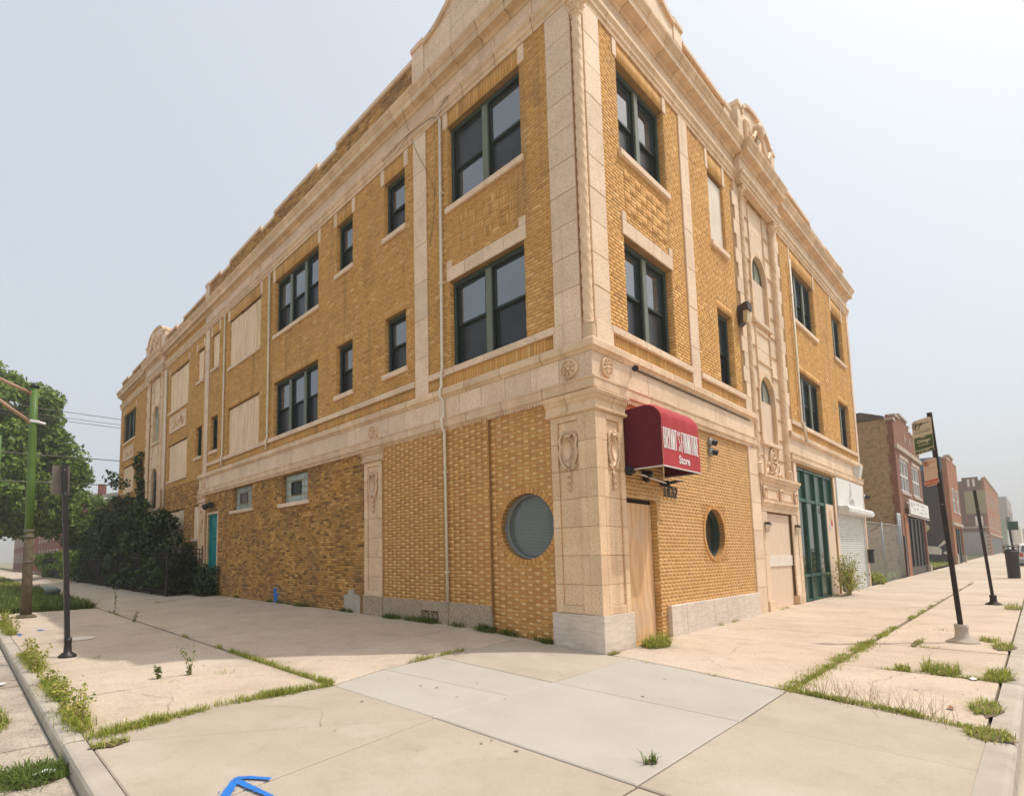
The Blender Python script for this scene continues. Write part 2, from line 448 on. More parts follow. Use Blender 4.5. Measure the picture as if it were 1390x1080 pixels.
def text_verts(body, size, extrude=0.0, bold=0.0, align='CENTER'):
    cu = bpy.data.curves.new('lettering', 'FONT')
    cu.body, cu.size, cu.extrude, cu.offset = body, size, extrude, bold
    cu.align_x = align
    cu.resolution_u = 3
    ob = bpy.data.objects.new('lettering', cu)
    COL.objects.link(ob)
    bpy.context.view_layer.update()
    dg = bpy.context.evaluated_depsgraph_get()
    me = bpy.data.meshes.new_from_object(ob.evaluated_get(dg))
    vs = [tuple(v.co) for v in me.vertices]
    fs = [tuple(p.vertices) for p in me.polygons]
    bpy.data.objects.remove(ob)
    bpy.data.meshes.remove(me)
    bpy.data.curves.remove(cu)
    return vs, fs

def lettering(name, body, org, ux, uz, size, parent, m, sx=1.0, bold=0.0, lift=.004, align='CENTER', mb=None):
    """flat lettering: org is the baseline centre, ux/uz the writing and up directions"""
    vs, fs = text_verts(body, size, 0.0, bold, align)
    org, ux, uz = np.array(org, float), np.array(ux, float), np.array(uz, float)
    nrm = np.cross(ux, uz)
    b = mb or MB()
    b.add([org + ux * v[0] * sx + uz * v[1] + nrm * lift for v in vs], fs)
    if mb is None:
        return b.build(name, m, parent)

# ------------------------------------------------------------------ ground heights
def clamp(v, a=0.0, b=1.0):
    return max(a, min(b, v))

def gh(x, y):
    return .05 + .008 * clamp(x, 0, 130) + .15 * clamp((x + 4.25) / 4.25) * clamp(y / 2.5) * (1 if x <= 0.3 else 0)

# ------------------------------------------------------------------ the setting: ground, road, pavement
def sheet(name, xs, ys, zf, m, keep=lambda x, y: True, kind='structure', parent=None):
    b = MB()
    vs = [(x, y, zf(x, y)) for x in xs for y in ys]
    ny = len(ys)
    fs = []
    for i in range(len(xs) - 1):
        for j in range(ny - 1):
            if keep((xs[i] + xs[i + 1]) / 2, (ys[j] + ys[j + 1]) / 2):
                fs.append((i * ny + j, (i + 1) * ny + j, (i + 1) * ny + j + 1, i * ny + j + 1))
    b.add(vs, fs)
    return b.build(name, m, parent, kind=kind)

slope = lambda x: .008 * clamp(x, 0, 130)
sheet('ground', [-900, -300, 0, 60, 130, 400, 1500], [-900, -200, 0, 200, 1500], lambda x, y: -.20 + slope(x), 'earth')
sheet('road', [-17, -7.9, -7.02, 0, 30, 60, 130, 400], [-40, -17, -5.3, -4.36, 40, 120, 400], lambda x, y: -.085 + slope(x), 'road',
      lambda x, y: (x < -7.02) or (y < -4.36 and y > -17))
pavement = sheet('pavement', [-6.95, -4.25, -1.3, 0, 4, 20, 60, 130, 400], [-4.3, -2.65, 0, 2.5, 18, 60, 150, 400], lambda x, y: gh(x, y) - .05, 'dirt',
                 lambda x, y: x < 0 or y < 0)
lot = sheet('vacant_lot', [20.6, 29.4], [0.06, 12, 30], lambda x, y: gh(x, -1) - .02, 'lawn')
lot2 = sheet('grass_lot', [38.7, 54.9], [0.3, 30], lambda x, y: gh(x, -1) + .0, 'lawn')
lot3 = sheet('side_lot', [63.3, 104.9], [0.3, 30], lambda x, y: gh(x, -1) + .0, 'lawn')

def shrink(poly, d):
    n = len(poly)
    ar = sum(poly[i][0] * poly[(i + 1) % n][1] - poly[(i + 1) % n][0] * poly[i][1] for i in range(n))
    sg = 1 if ar > 0 else -1
    out = []
    for i in range(n):
        p0, p1, p2 = (np.array(poly[(i + k) % n], float) for k in (-1, 0, 1))
        e1, e2 = p1 - p0, p2 - p1
        e1 /= np.linalg.norm(e1)
        e2 /= np.linalg.norm(e2)
        n1, n2 = sg * np.array((-e1[1], e1[0])), sg * np.array((-e2[1], e2[0]))
        bis = n1 + n2
        out.append(tuple(p1 + bis * d / max(.35, 1 + np.dot(n1, n2))))
    return out if sg > 0 else out[::-1]

def slab(poly, m, gap=.006, jit=.004, parent=None, name='concrete_slab'):
    q = shrink(poly, gap)
    q2 = shrink(poly, gap + .012)
    dz = random.uniform(-jit, jit)
    n = len(q)
    tz = [random.uniform(-jit, jit) * .5 + dz for _ in q]
    b = MB()
    vs = [(x, y, gh(x, y) - .06) for x, y in q] + [(x, y, gh(x, y) - .008 + tz[i]) for i, (x, y) in enumerate(q)] + [(x, y, gh(x, y) + tz[i]) for i, (x, y) in enumerate(q2)]
    fs = [tuple(range(2 * n, 3 * n))]
    for i in range(n):
        j = (i + 1) % n
        fs += [(i, j, n + j, n + i), (n + i, n + j, 2 * n + j, 2 * n + i)]
    b.add(vs, fs)
    return b.build(name, m, parent or pavement)

# new concrete round the corner
arc = [(-5.4 - 1.5 * math.cos(a), -2.75 - 1.5 * math.sin(a)) for a in np.linspace(0, PI / 2, 9)]
slab([(-6.88, .78), (-4.23, -.68), (-4.25, 1.13), (-5.58, 1.2), (-6.88, .98)], 'concrete_new')
slab([(-6.88, -1.1), (-4.23, -.68), (-6.88, .78)], 'concrete_new')
slab([(-6.88, -1.1), (-6.9, -2.75), (-4.27, -2.75), (-4.23, -.68)], 'concrete_new')
slab(arc + [(-4.27, -4.25), (-4.27, -2.75)], 'concrete_new')
slab([(-4.25, 1.13), (-4.23, -.68), (-3.08, -.64), (-3.3, 1.38)], 'concrete_light', .004)
slab([(-3.3, 1.38), (-3.08, -.64), (-2.2, -.6), (-2.24, 1.45)], 'concrete_light', .004)
slab([(-2.24, 1.45), (-2.2, -.6), (-.1, -.5), (-.11, .0), (-.11, .86), (-.3, 1.5)], 'concrete_new')
slab([(-4.23, -.68), (-4.27, -2.75), (-2.25, -2.7), (-2.2, -.6)], 'concrete_light')
slab([(-2.2, -.6), (-2.25, -2.7), (-.65, -2.65), (-.1, -.5)], 'concrete_light', .005)
slab([(-4.27, -2.75), (-4.27, -4.25), (-2.28, -4.25), (-2.25, -2.7)], 'concrete_new')
slab([(-2.25, -2.7), (-2.28, -4.25), (-1.06, -4.25), (-.65, -2.65)], 'concrete_new')
# old slabs, left side street
ys = [1.05, 2.72, 5.35, 7.85, 10.4, 13.0, 15.5]
for i in range(6):
    y0 = [(1.02, 1.18), (1.15, 1.5)] if i == 0 else [(ys[i],) * 2] * 2
    slab([(-6.88, y0[0][0]), (-4.27, y0[0][1]), (-4.27, ys[i + 1] + .08), (-6.88, ys[i + 1] - .08)], 'concrete_old', .007)
yi = [1.2, 2.9, 5.1, 7.7, 10.3, 13.0, 15.6, 18.0]
for i in range(7):
    if i == 0:
        slab([(-4.22, 1.17), (-3.3, 1.42), (-.3, 1.54), (-.12, .9), (-.02, .9), (-.02, 3.0), (-4.22, 2.8)], 'concrete_old', .007)
    else:
        slab([(-4.22, yi[i] - .1 * (i == 1)), (-.02, yi[i] + .1 * (i == 1)), (-.02, yi[i + 1]), (-4.22, yi[i + 1])], 'concrete_old', .007)
y = 18.0
while y < 60:
    slab([(-4.22, y), (-1.45, y), (-1.45, y + 1.75), (-4.22, y + 1.75)], 'concrete_old', .01)
    y += 1.75
sheet('far_path', [-4.22, -1.45], [y, 100, 240], lambda x, yy: gh(x, yy), 'concrete_old')
# old slabs, right street
def xj(yv, x0=-.65):
    return np.interp(yv, [-4.25, -2.65, -.5, 0], [-1.06, -.63, -.08, .0])
xs_out = [None, 1.52, 3.9, 6.4, 8.9, 11.5, 14, 16.6, 19.2, 21.8, 24.4]
for i in range(10):
    if i == 0:
        slab([(-1.04, -4.22), (1.5, -4.22), (1.5, -2.68), (-.62, -2.68)], 'concrete_old', .008)
    else:
        slab([(xs_out[i], -4.22), (xs_out[i + 1], -4.22), (xs_out[i + 1], -2.68), (xs_out[i], -2.68)], 'concrete_old', .008)
xs_in = [None, 1.25, 2.9, 4.6, 6.3, 8.0, 9.8, 11.6, 13.4, 15.2, 17, 18.8, 20.6, 22.4, 24.4]
for i in range(14):
    if i == 0:
        slab([(-.61, -2.63), (1.25, -2.63), (1.25, -.02), (.86, -.02), (.86, -.12), (-.06, -.12), (-.08, -.5)], 'concrete_old', .006)
    else:
        slab([(xs_in[i], -2.63), (xs_in[i + 1], -2.63), (xs_in[i + 1], -.02), (xs_in[i], -.02)], 'concrete_old', .006)
x = 24.4
while x < 60:
    slab([(x, -4.22), (x + 2.4, -4.22), (x + 2.4, -.02), (x, -.02)], 'concrete_old', .012)
    x += 2.4
sheet('far_pavement', [x, 130, 330], [-4.22, .28], lambda xx, yy: gh(xx, -1), 'concrete_old')

# kerb stones and gutter
kerb = sheet('kerb', [-7.04, -6.92], [-2.75, 100], lambda x, y: -.10, 'dirt')
def kerb_run(pts, nrm):
    """one kerb stone between points; nrm points to the road"""
    prof = [(-.0, -.12), (-.0, .004), (.125, .004), (.152, -.004), (.168, -.026), (.176, -.12)]
    b = MB()
    vs = []
    for (px, py), (nx, ny) in zip(pts, nrm):
        z = gh(px, py if px > -6 else min(py, 0))
        for d, h_ in prof:
            vs.append((px + nx * d, py + ny * d, z + h_ + (random.uniform(-.004, .004) if d > .14 else 0)))
    k = len(prof)
    fs = []
    for i in range(len(pts) - 1):
        for j in range(k - 1):
            fs.append((i * k + j, (i + 1) * k + j, (i + 1) * k + j + 1, i * k + j + 1))
    fs += [tuple(range(k)), tuple(range((len(pts) - 1) * k, len(pts) * k))[::-1]]
    b.add(vs, fs)
    b.build('kerb_stone', 'kerb', kerb)
y = -2.74
while y < 60:
    ln = 2.44 if y > 0 else 1.82
    pts = [(-6.89, y + t) for t in np.linspace(.012, ln - .012, 9)]
    kerb_run(pts, [(-1, 0)] * 9)
    y += ln
an = np.linspace(0.01, PI / 2 - .01, 12)
kerb_run([(-5.4 - 1.49 * math.cos(a), -2.75 - 1.49 * math.sin(a)) for a in an], [(-math.cos(a), -math.sin(a)) for a in an])
x = -5.38
while x < 70:
    ln = 2.15 if x < -2 else 2.6
    kerb_run([(x + t, -4.24) for t in np.linspace(.012, ln - .012, 9)], [(0, -1)] * 9)
    x += ln
y = -1.6
while y < 40:
    b = MB()
    q = shrink([(-7.85, y), (-7.075, y), (-7.075, y + 3), (-7.85, y + 3)], .008)
    b.add([(a, c, -.06) for a, c in q] + [(a, c, -.12) for a, c in q], [(0, 1, 2, 3), (0, 1, 5, 4), (1, 2, 6, 5), (2, 3, 7, 6), (3, 0, 4, 7)])
    b.build('gutter_slab', 'gutter', kerb)
    y += 3.02
# parkway lawn and garden bed
sheet('lawn', [-6.88, -4.28], [15.55, 30, 80, 150], lambda x, y: gh(x, 0) - .005, 'lawn')
sheet('garden_bed', [-1.42, -.02], [18.05, 60], lambda x, y: gh(x, y) + .0, 'dirt')

# ------------------------------------------------------------------ the corner building
B = thing('corner_building', 'large three storey tan brick corner building with cream terracotta trim and boarded windows', 'building')
BR_H, BR_L, JT = .069, .205, .0065
brick_boxes = []          # (face, s0, s1, z0, z1, o0, o1, material index)
BM = ['brick', 'brick_light', 'brick_glazed', 'brick_rough', 'brick_soot']

def cut(iv, a, b):
    out = []
    for p, q in iv:
        if b <= p or a >= q:
            out.append((p, q))
        else:
            if a > p:
                out.append((p, a))
            if b < q:
                out.append((b, q))
    return out

def bricks(face, s0, s1, z0, z1, bond='running', holes=(), of=0.0, mi=0, light=1):
    row = 0
    def emit(a, b, c, d, m, extra=0.0):
        if b - a > .025 and d - c > .012:
            brick_boxes.append((face, a, b, c, d, of - .004, of + extra + random.uniform(-.0005, .0005), m))
    if bond == 'soldier':
        n = max(1, round((s1 - s0) / .072))
        st = (s1 - s0) / n
        for k in range(n):
            iv = [(s0 + k * st + JT / 2, s0 + (k + 1) * st - JT / 2)]
            for hs in holes:
                if hs[0] != 'c' and hs[2] < z1 - .02 and hs[3] > z0 + .02:
                    iv = cut(iv, hs[0], hs[1])
            for a, b in iv:
                emit(a, b, z0 + .004, z1 - .004, mi)
        return
    if bond == 'basket':
        u = .216
        ns, nz = max(1, round((s1 - s0) / u)), max(1, round((z1 - z0) / u))
        us, uz = (s1 - s0) / ns, (z1 - z0) / nz
        for i in range(ns):
            for j in range(nz):
                for k in range(3):
                    if (i + j) % 2:
                        emit(s0 + i * us + k * us / 3 + .004, s0 + i * us + (k + 1) * us / 3 - .004, z0 + j * uz + .004, z0 + (j + 1) * uz - .004, mi, random.uniform(0, .003))
                    else:
                        emit(s0 + i * us + .004, s0 + (i + 1) * us - .004, z0 + j * uz + k * uz / 3 + .004, z0 + j * uz + (k + 1) * uz / 3 - .004, mi, random.uniform(0, .003))
        return
    z = math.floor(z0 / BR_H) * BR_H
    while z < z1 - .01:
        za, zb = max(z, z0) + (JT / 2 if z >= z0 else 0), min(z + BR_H, z1) - JT / 2
        r = int(round(z / BR_H))
        z += BR_H
        if zb - za < .015:
            continue
        cuts = sorted({za, zb} | {q for hs in holes if hs[0] != 'c' for q in (hs[2], hs[3]) if za + .015 < q < zb - .015})
        for c, d in zip(cuts[:-1], cuts[1:]):
            iv = [(s0, s1)]
            m_ = (c + d) / 2
            for hs in holes:
                if hs[0] == 'c':
                    dz = abs(m_ - hs[2])
                    if dz < hs[3]:
                        hw = math.sqrt(hs[3] ** 2 - dz ** 2)
                        iv = cut(iv, hs[1] - hw, hs[1] + hw)
                elif hs[2] < m_ < hs[3]:
                    iv = cut(iv, hs[0], hs[1])
            if not iv:
                continue
            if bond == 'flemish':
                per = BR_L + .105 + 2 * JT
                t = math.floor(s0 / per) * per - per + (r % 2) * (per / 2)
                pieces = []
                while t < s1:
                    pieces.append((t, t + BR_L, mi))
                    pieces.append((t + BR_L + JT, t + BR_L + JT + .105, light))
                    t += per
            else:
                per = BR_L + JT if bond != 'half' else .15 + JT
                t = math.floor(s0 / per) * per - per + (r % 2) * per / 2 + (.02 * ((r * 7) % 3))
                pieces = []
                hd = (r % 6 == 0) and bond == 'common'
                while t < s1:
                    if hd:
                        pieces += [(t, t + .1, mi), (t + .107, t + .205, mi)]
                    else:
                        pieces.append((t, t + per - JT, mi))
                    t += per
            for a, b in iv:
                for p, q, m2 in pieces:
                    if q > a and p < b:
                        emit(max(p, a), min(q, b), c, d, m2)

# openings: (face, s0, s1, z0, z1)
Z3B, Z3T, Z2B, Z2T = 9.24, 11.15, 5.62, 7.55
OPEN = {'L': [], 'R': []}
HOLE = {'L': [], 'R': []}           # no bricks here
def opening(face, s0, s1, z0, z1):
    OPEN[face].append((s0, s1, z0, z1))
    HOLE[face].append((s0, s1, z0, z1))

def sill(face, s0, s1, z, ext=.06, hgt=.13):
    MB().cb(face, s0 - ext, s1 + ext, z - hgt, z, -.03, .065).build('window_sill', 'terra', B)
def head_blocks(face, s0, s1, zt, top=11.515):
    for a in (s0 - .13, s1 - .02):
        MB().cb(face, a, a + .15, zt + .003, top, -.012, .018, .006).build('header_block', 'terra', B)

def window(face, s0, s1, z0, z1, n=1, rec=.12, flip=(), sill_=True, big=False, mull='green_mull_lit', screens=True):
    opening(face, s0, s1, z0, z1)
    f = MB()
    o1, o0 = -rec, -rec - .16
    fw, mw = .065, .16
    f.cb(face, s0, s0 + fw, z0, z1, o0, o1, .01)
    f.cb(face, s1 - fw, s1, z0, z1, o0, o1, .01)
    f.cb(face, s0 + fw, s1 - fw, z1 - fw * 1.2, z1, o0, o1, .01)
    f.cb(face, s0 + fw, s1 - fw, z0, z0 + fw * .8, o0, o1, .01)
    win = f.build('window', 'green_frame', B)
    inner = (s1 - s0 - 2 * fw - (n - 1) * mw) / n
    for k in range(n):
        a = s0 + fw + k * (inner + mw)
        b = a + inner
        if k:
            MB().cb(face, a - mw, a, z0 + fw * .8, z1 - fw * 1.2, o0, o1 + .012, .012).build('mullion', mull, win)
        lo, hi = z0 + fw * .8, z1 - fw * 1.2
        mid = (lo + hi) / 2
        sb = MB()
        rw = .055
        # inner jamb step
        sb.fb(face, a, a + .02, lo, hi, o0, o1 - .03)
        sb.fb(face, b - .02, b, lo, hi, o0, o1 - .03)
        sb.fb(face, a + .02, b - .02, hi - .03, hi, o0, o1 - .025)
        for (c, d, ou) in ((mid - .02, hi - .03, o1 - .06), (lo, mid + .03, o1 - .105)):
            sb.cb(face, a + .02, a + .02 + rw, c, d, ou - .035, ou, .006)
            sb.cb(face, b - .02 - rw, b - .02, c, d, ou - .035, ou, .006)
            sb.cb(face, a + .02 + rw, b - .02 - rw, d - rw * .9, d, ou - .035, ou, .006)
            sb.cb(face, a + .02 + rw, b - .02 - rw, c, c + rw, ou - .035, ou, .006)
        sb.build('sash', 'sash', win)
        up, low = ('screen', 'glass') if k in flip else ('glass', 'screen')
        if not screens:
            low = 'glass'
        tw = random.uniform(-.012, .012)
        for (c, d, ou, m_) in ((mid, hi - .06, o1 - .08, up), (lo + .03, mid, o1 - .125, low)):
            q = MB()
            e = random.uniform(-.006, .006)
            q.add([P(face, a + .05, c, ou + e), P(face, b - .05, c, ou - e), P(face, b - .05, d, ou - e + tw * .3), P(face, a + .05, d, ou + e + tw * .3)], [(0, 1, 2, 3)])
            q.build('window_pane', m_, win)
    if sill_:
        sill(face, s0, s1, z0)
    return win

def boarded(face, s0, s1, z0, z1, sheets=3, rec=.07, m='ply', sill_=True, cuts=None):
    opening(face, s0, s1, z0, z1)
    f = MB()
    f.fb(face, s0, s1, z0, z1, -.26, -.25)
    win = f.build('window', 'green_frame', B)
    cs = cuts or [s0 + (s1 - s0) * k / sheets for k in range(sheets + 1)]
    for a, b in zip(cs[:-1], cs[1:]):
        e = random.uniform(0, .012)
        MB().fb(face, a + .004, b - .004, z0 + random.uniform(.0, .02), z1 - random.uniform(.02, .07), -rec - .015, -rec + e).build('plywood_sheet', m, win)
    if sill_:
        sill(face, s0, s1, z0)

def lintel(face, s0, s1, z, hgt=.29, ears=True):
    n = 4
    for k in range(n):
        a, b = s0 - .06 + (s1 - s0 + .12) * k / n, s0 - .06 + (s1 - s0 + .12) * (k + 1) / n
        MB().cb(face, a + .003, b - .003, z + .002, z + hgt, -.012, .025, .006).build('lintel_block', 'terra', B)
    if ears:
        for a in (s0 - .06, s1 - .1):
            MB().cb(face, a, a + .16, z + hgt + .003, z + hgt + .17, -.012, .024, .006).build('lintel_block', 'terra', B)

# left facade, upper floors
window('L', 1.30, 3.33, Z3B, Z3T, 2, flip=(1,))
window('L', 1.30, 3.33, Z2B, Z2T, 2, sill_=False)
lintel('L', 1.30, 3.33, Z2T)
head_blocks('L', 1.30, 3.33, Z3T)
for a, b in ((4.83, 5.67), (7.11, 7.93)):
    window('L', a, b, 9.63, 11.10, 1)
    head_blocks('L', a, b, 11.10)
    window('L', a, b, 6.08, 7.51, 1)
window('L', 8.95, 11.87, 9.13, 11.06, 3, flip=(), screens=True)
head_blocks('L', 8.95, 11.87, 11.06)
window('L', 8.95, 11.87, Z2B, 7.47, 3, sill_=False)
boarded('L', 13.01, 15.91, 9.13, 11.06, 3, cuts=[13.01, 14.9, 15.91])
head_blocks('L', 13.01, 15.91, 11.06)
boarded('L', 13.01, 15.91, Z2B, 7.47, 1, sill_=False)
boarded('L', 17.0, 17.81, 9.6, 11.07, 1)
head_blocks('L', 17.0, 17.81, 11.07)
window('L', 17.0, 17.81, 6.06, 7.5, 1)
# wing
boarded('L', 18.83, 19.64, 9.5, 10.95, 1)
head_blocks('L', 18.83, 19.64, 10.95, 11.3)
window('L', 18.88, 19.68, 6.07, 7.42, 1)
boarded('L', 20.87, 23.79, 8.96, 10.95, 3)
head_blocks('L', 20.87, 23.79, 10.95, 11.3)
boarded('L', 20.83, 23.70, 5.47, 7.27, 3)
boarded('L', 20.98, 23.75, .9, 3.93, 3, m='ply')
boarded('L', 18.9, 19.75, 2.5, 3.93, 1, m='ply')
window('L', 30.7, 33.7, 9.05, 10.88, 3)
head_blocks('L', 30.7, 33.7, 10.88, 11.3)
boarded('L', 30.7, 33.5, 5.8, 7.44, 3)
boarded('L', 30.7, 33.5, 1.6, 3.9, 3)
# right facade, upper floors
window('R', 1.31, 3.28, Z3B, Z3T, 2, screens=True)
head_blocks('R', 1.31, 3.28, Z3T)
window('R', 1.31, 3.28, Z2B, Z2T, 2, sill_=False)
lintel('R', 1.31, 3.28, Z2T)
boarded('R', 5.64, 6.6, 9.15, 11.0, 1, m='white_board')
head_blocks('R', 5.64, 6.6, 11.0)
window('R', 5.72, 6.68, 5.64, 7.5, 1, sill_=False)
window('R', 12.22, 14.95, 9.12, 10.98, 3)
head_blocks('R', 12.22, 14.95, 10.98)
window('R', 12.22, 14.95, Z2B, 7.42, 3, sill_=False)
window('R', 17.45, 19.11, 9.13, 10.95, 2)
head_blocks('R', 17.45, 19.11, 10.95)
window('R', 17.45, 19.11, Z2B, 7.38, 2, sill_=False)

# ground floor openings
PORT = {'L': (1.43, 2.13, .60), 'R': (4.76, 2.04, .535)}
opening('L', 9.50, 11.16, 3.33, 4.23)
opening('L', 13.49, 15.22, 3.40, 4.25)
opening('L', 16.72, 17.80, .16, 3.42)
opening('R', .93, 2.06, .04, 2.60)
# middle bay and shop front areas carry no bricks
HOLE['R'] += [(7.95, 10.3, 11.1, 11.6), (7.1, 11.2, -1, 11.2), (11.1, 20.4, -1, 4.3)]
HOLE['L'] += [(24.75, 27.75, -1, 11.2), (25.1, 27.4, 11.1, 11.6)]
OPEN['R'] += [(7.95, 10.5, .02, 11.5), (11.15, 15.5, .1, 4.22), (15.8, 20.15, .1, 4.24)]
OPEN['L'] += [(25.05, 27.45, .02, 11.5)]

# wall body behind the bricks, with its openings and reveals
def wall_body(face, s_lo, s_hi, z_lo, z_hi, ops, circ, o=-.0022):
    ss = sorted({s_lo, s_hi} | {q for a in ops for q in a[:2]} | ({circ[0] - circ[2], circ[0] + circ[2]} if circ else set()))
    zz = sorted({z_lo, z_hi} | {q for a in ops for q in a[2:]} | ({circ[1] - circ[2], circ[1] + circ[2]} if circ else set()))
    ss = [q for q in ss if s_lo <= q <= s_hi]
    zz = [q for q in zz if z_lo <= q <= z_hi]
    b = MB()
    allo = list(ops)
    if circ:
        c, zc, r = circ
        allo.append((c - r, c + r, zc - r, zc + r))
    for i in range(len(ss) - 1):
        run = None
        for j in range(len(zz) - 1):
            ms, mz = (ss[i] + ss[i + 1]) / 2, (zz[j] + zz[j + 1]) / 2
            if any(a[0] < ms < a[1] and a[2] < mz < a[3] for a in allo):
                continue
            b.add([P(face, ss[i], zz[j], o), P(face, ss[i + 1], zz[j], o), P(face, ss[i + 1], zz[j + 1], o), P(face, ss[i], zz[j + 1], o)], [(0, 1, 2, 3)])
    for a in ops:
        d = -.30
        q = [(a[0], a[2]), (a[1], a[2]), (a[1], a[3]), (a[0], a[3])]
        for k in range(4):
            u, v = q[k], q[(k + 1) % 4]
            b.add([P(face, *u, o), P(face, *v, o), P(face, *v, d), P(face, *u, d)], [(0, 1, 2, 3)])
    if circ:
        n = 48
        cs = [(c + r * math.cos(2 * PI * k / n), zc + r * math.sin(2 * PI * k / n)) for k in range(n)]
        sq = []
        for k in range(n):
            x_, y_ = math.cos(2 * PI * k / n), math.sin(2 * PI * k / n)
            g = r / max(abs(x_), abs(y_))
            sq.append((c + g * x_, zc + g * y_))
        for k in range(n):
            k2 = (k + 1) % n
            b.add([P(face, *cs[k], o), P(face, *cs[k2], o), P(face, *sq[k2], o), P(face, *sq[k], o)], [(0, 1, 2, 3)])
            b.add([P(face, *cs[k], o), P(face, *cs[k2], o), P(face, *cs[k2], -.28), P(face, *cs[k], -.28)], [(0, 1, 2, 3)])
    return b

b = wall_body('L', .12, 34.6, -.25, 13.05, OPEN['L'], PORT['L'])
b2 = wall_body('R', .12, 20.25, -.25, 13.25, OPEN['R'], PORT['R'])
n0 = len(b.v)
b.add(b2.v, b2.f)
# roof, back walls, inner lining
b.add([(.35, .35, 12.8), (20.2, .35, 12.8), (20.2, 34.55, 12.8), (.35, 34.55, 12.8)], [(0, 1, 2, 3)])
b.add([(.33, .33, -.2), (20.2, .33, -.2), (20.2, .33, 12.9), (.33, .33, 12.9)], [(0, 1, 2, 3)])
b.add([(.33, .33, -.2), (.33, 34.55, -.2), (.33, 34.55, 12.9), (.33, .33, 12.9)], [(0, 1, 2, 3)])
b.box(.012, .13, .13, .131, 5.0, 11.6)
b.build('wall', 'mortar', B)
MB().box(20.22, 20.25, 0.02, 34.6, -.2, 13.2).box(.02, 20.22, 34.58, 34.61, -.2, 13.2).build('party_wall', 'brick_rough', B)
MB().box(.3, .32, .3, 34.5, 12.55, 13.3).box(.3, 20.2, .3, .32, 12.55, 13.3).build('parapet_back', 'mortar', B)

# ------------------------------------------------------------------ brickwork
PL, PR = PORT['L'], PORT['R']
HL, HR = HOLE['L'], HOLE['R']
bricks('L', .80, 2.27, -.1, 4.32, 'flemish', [('c', PL[0], PL[1], .66)] , 0, 2)
bricks('L', 2.27, 5.72, .64, 4.32, 'flemish', HL, .05, 2)
bricks('L', 6.48, 18.1, -.1, 4.32, 'common', HL, 0, 3)
for s0, s1 in ((.66, 4.03), (4.48, 18.05)):
    bricks('L', s0, s1, 5.2, 5.475, 'soldier', HL, 0, 0)
sold = []
for a, b_, zt in ((1.45, 3.33, Z3T), (4.98, 5.66, 11.1), (7.26, 7.92, 11.1), (9.1, 11.86, 11.06), (13.16, 15.9, 11.06), (17.15, 17.8, 11.07)):
    bricks('L', a - .15, b_, zt, 11.52, 'soldier', (), 0, 0)
    sold.append((a - .15, b_, zt, 11.52))
for a, b_, zt in ((4.83, 5.67, 7.51), (7.11, 7.93, 7.51), (8.95, 11.87, 7.47), (13.01, 15.91, 7.47), (17., 17.81, 7.5)):
    bricks('L', a, b_, zt, zt + .22, 'soldier', (), 0, 0)
    sold.append((a, b_, zt, zt + .22))
sold.append((1.42, 3.2, 8.06, 8.92))
bricks('L', 1.42, 3.2, 8.06, 8.92, 'basket', (), .004, 0)
sold.append((4.03, 4.48, 5, 11.6))
bricks('L', .66, 18.08, 5.6, 11.54, 'running', HL + sold, 0, 0)
# wing
ws = []
for a, b_, zt in ((18.83, 19.64, 10.95), (20.87, 23.79, 10.95), (30.7, 33.7, 10.88)):
    bricks('L', a, b_, zt, zt + .33, 'soldier', (), 0, 0)
    ws.append((a, b_, zt, zt + .33))
bricks('L', 18.5, 34.58, 5.1, 11.54, 'running', HL + ws, 0, 0)
bricks('L', 18.9, 34.58, -.1, 5.1, 'common', HL, 0, 3)
bricks('L', 18.6, 34.58, 11.8, 12.25, 'running', (), 0, 0)
# right
JT = .016
bricks('R', .80, 7.12, .0, 4.32, 'half', HR + [('c', PR[0], PR[1], .6)], 0, 2)
JT = .0065
for s0, s1 in ((.66, 4.02), (4.47, 7.2), (11.0, 20.02)):
    bricks('R', s0, s1, 5.2, 5.475, 'soldier', (), 0, 0)
sr = []
for a, b_, zt in ((1.45, 3.28, Z3T), (5.79, 6.6, 11.0), (12.37, 14.94, 10.98), (17.6, 19.1, 10.95)):
    bricks('R', a - .15, b_, zt, 11.52, 'soldier', (), 0, 0)
    sr.append((a - .15, b_, zt, 11.52))
for a, b_, zt in ((5.72, 6.68, 7.5), (12.22, 14.95, 7.42), (17.45, 19.11, 7.38)):
    bricks('R', a, b_, zt, zt + .22, 'soldier', (), 0, 0)
    sr.append((a, b_, zt, zt + .22))
sr.append((1.42, 3.15, 8.06, 8.92))
bricks('R', 1.42, 3.15, 8.06, 8.92, 'basket', (), .004, 0)
sr.append((4.02, 4.46, 5, 11.6))
bricks('R', .66, 20.02, 5.6, 11.54, 'running', HR + sr, 0, 0)
# reveals: a header brick at each jamb, course by course
for face in ('L', 'R'):
    for (a, c, z0, z1) in HOLE[face]:
        if (c - a) > 3 or z1 > 11.18:
            continue
        z = math.floor(z0 / BR_H) * BR_H
        while z < z1:
            za, zb = max(z + .0045, z0), min(z + BR_H - .0045, z1)
            if zb - za > .02:
                m_ = 3 if z1 < 4.3 and face == 'L' else 0
                for s_, e_ in ((a - .03, a + .006), (c - .006, c + .03)):
                    brick_boxes.append((face, s_, e_, za, zb, -.125, -.006, m_))
            z += BR_H
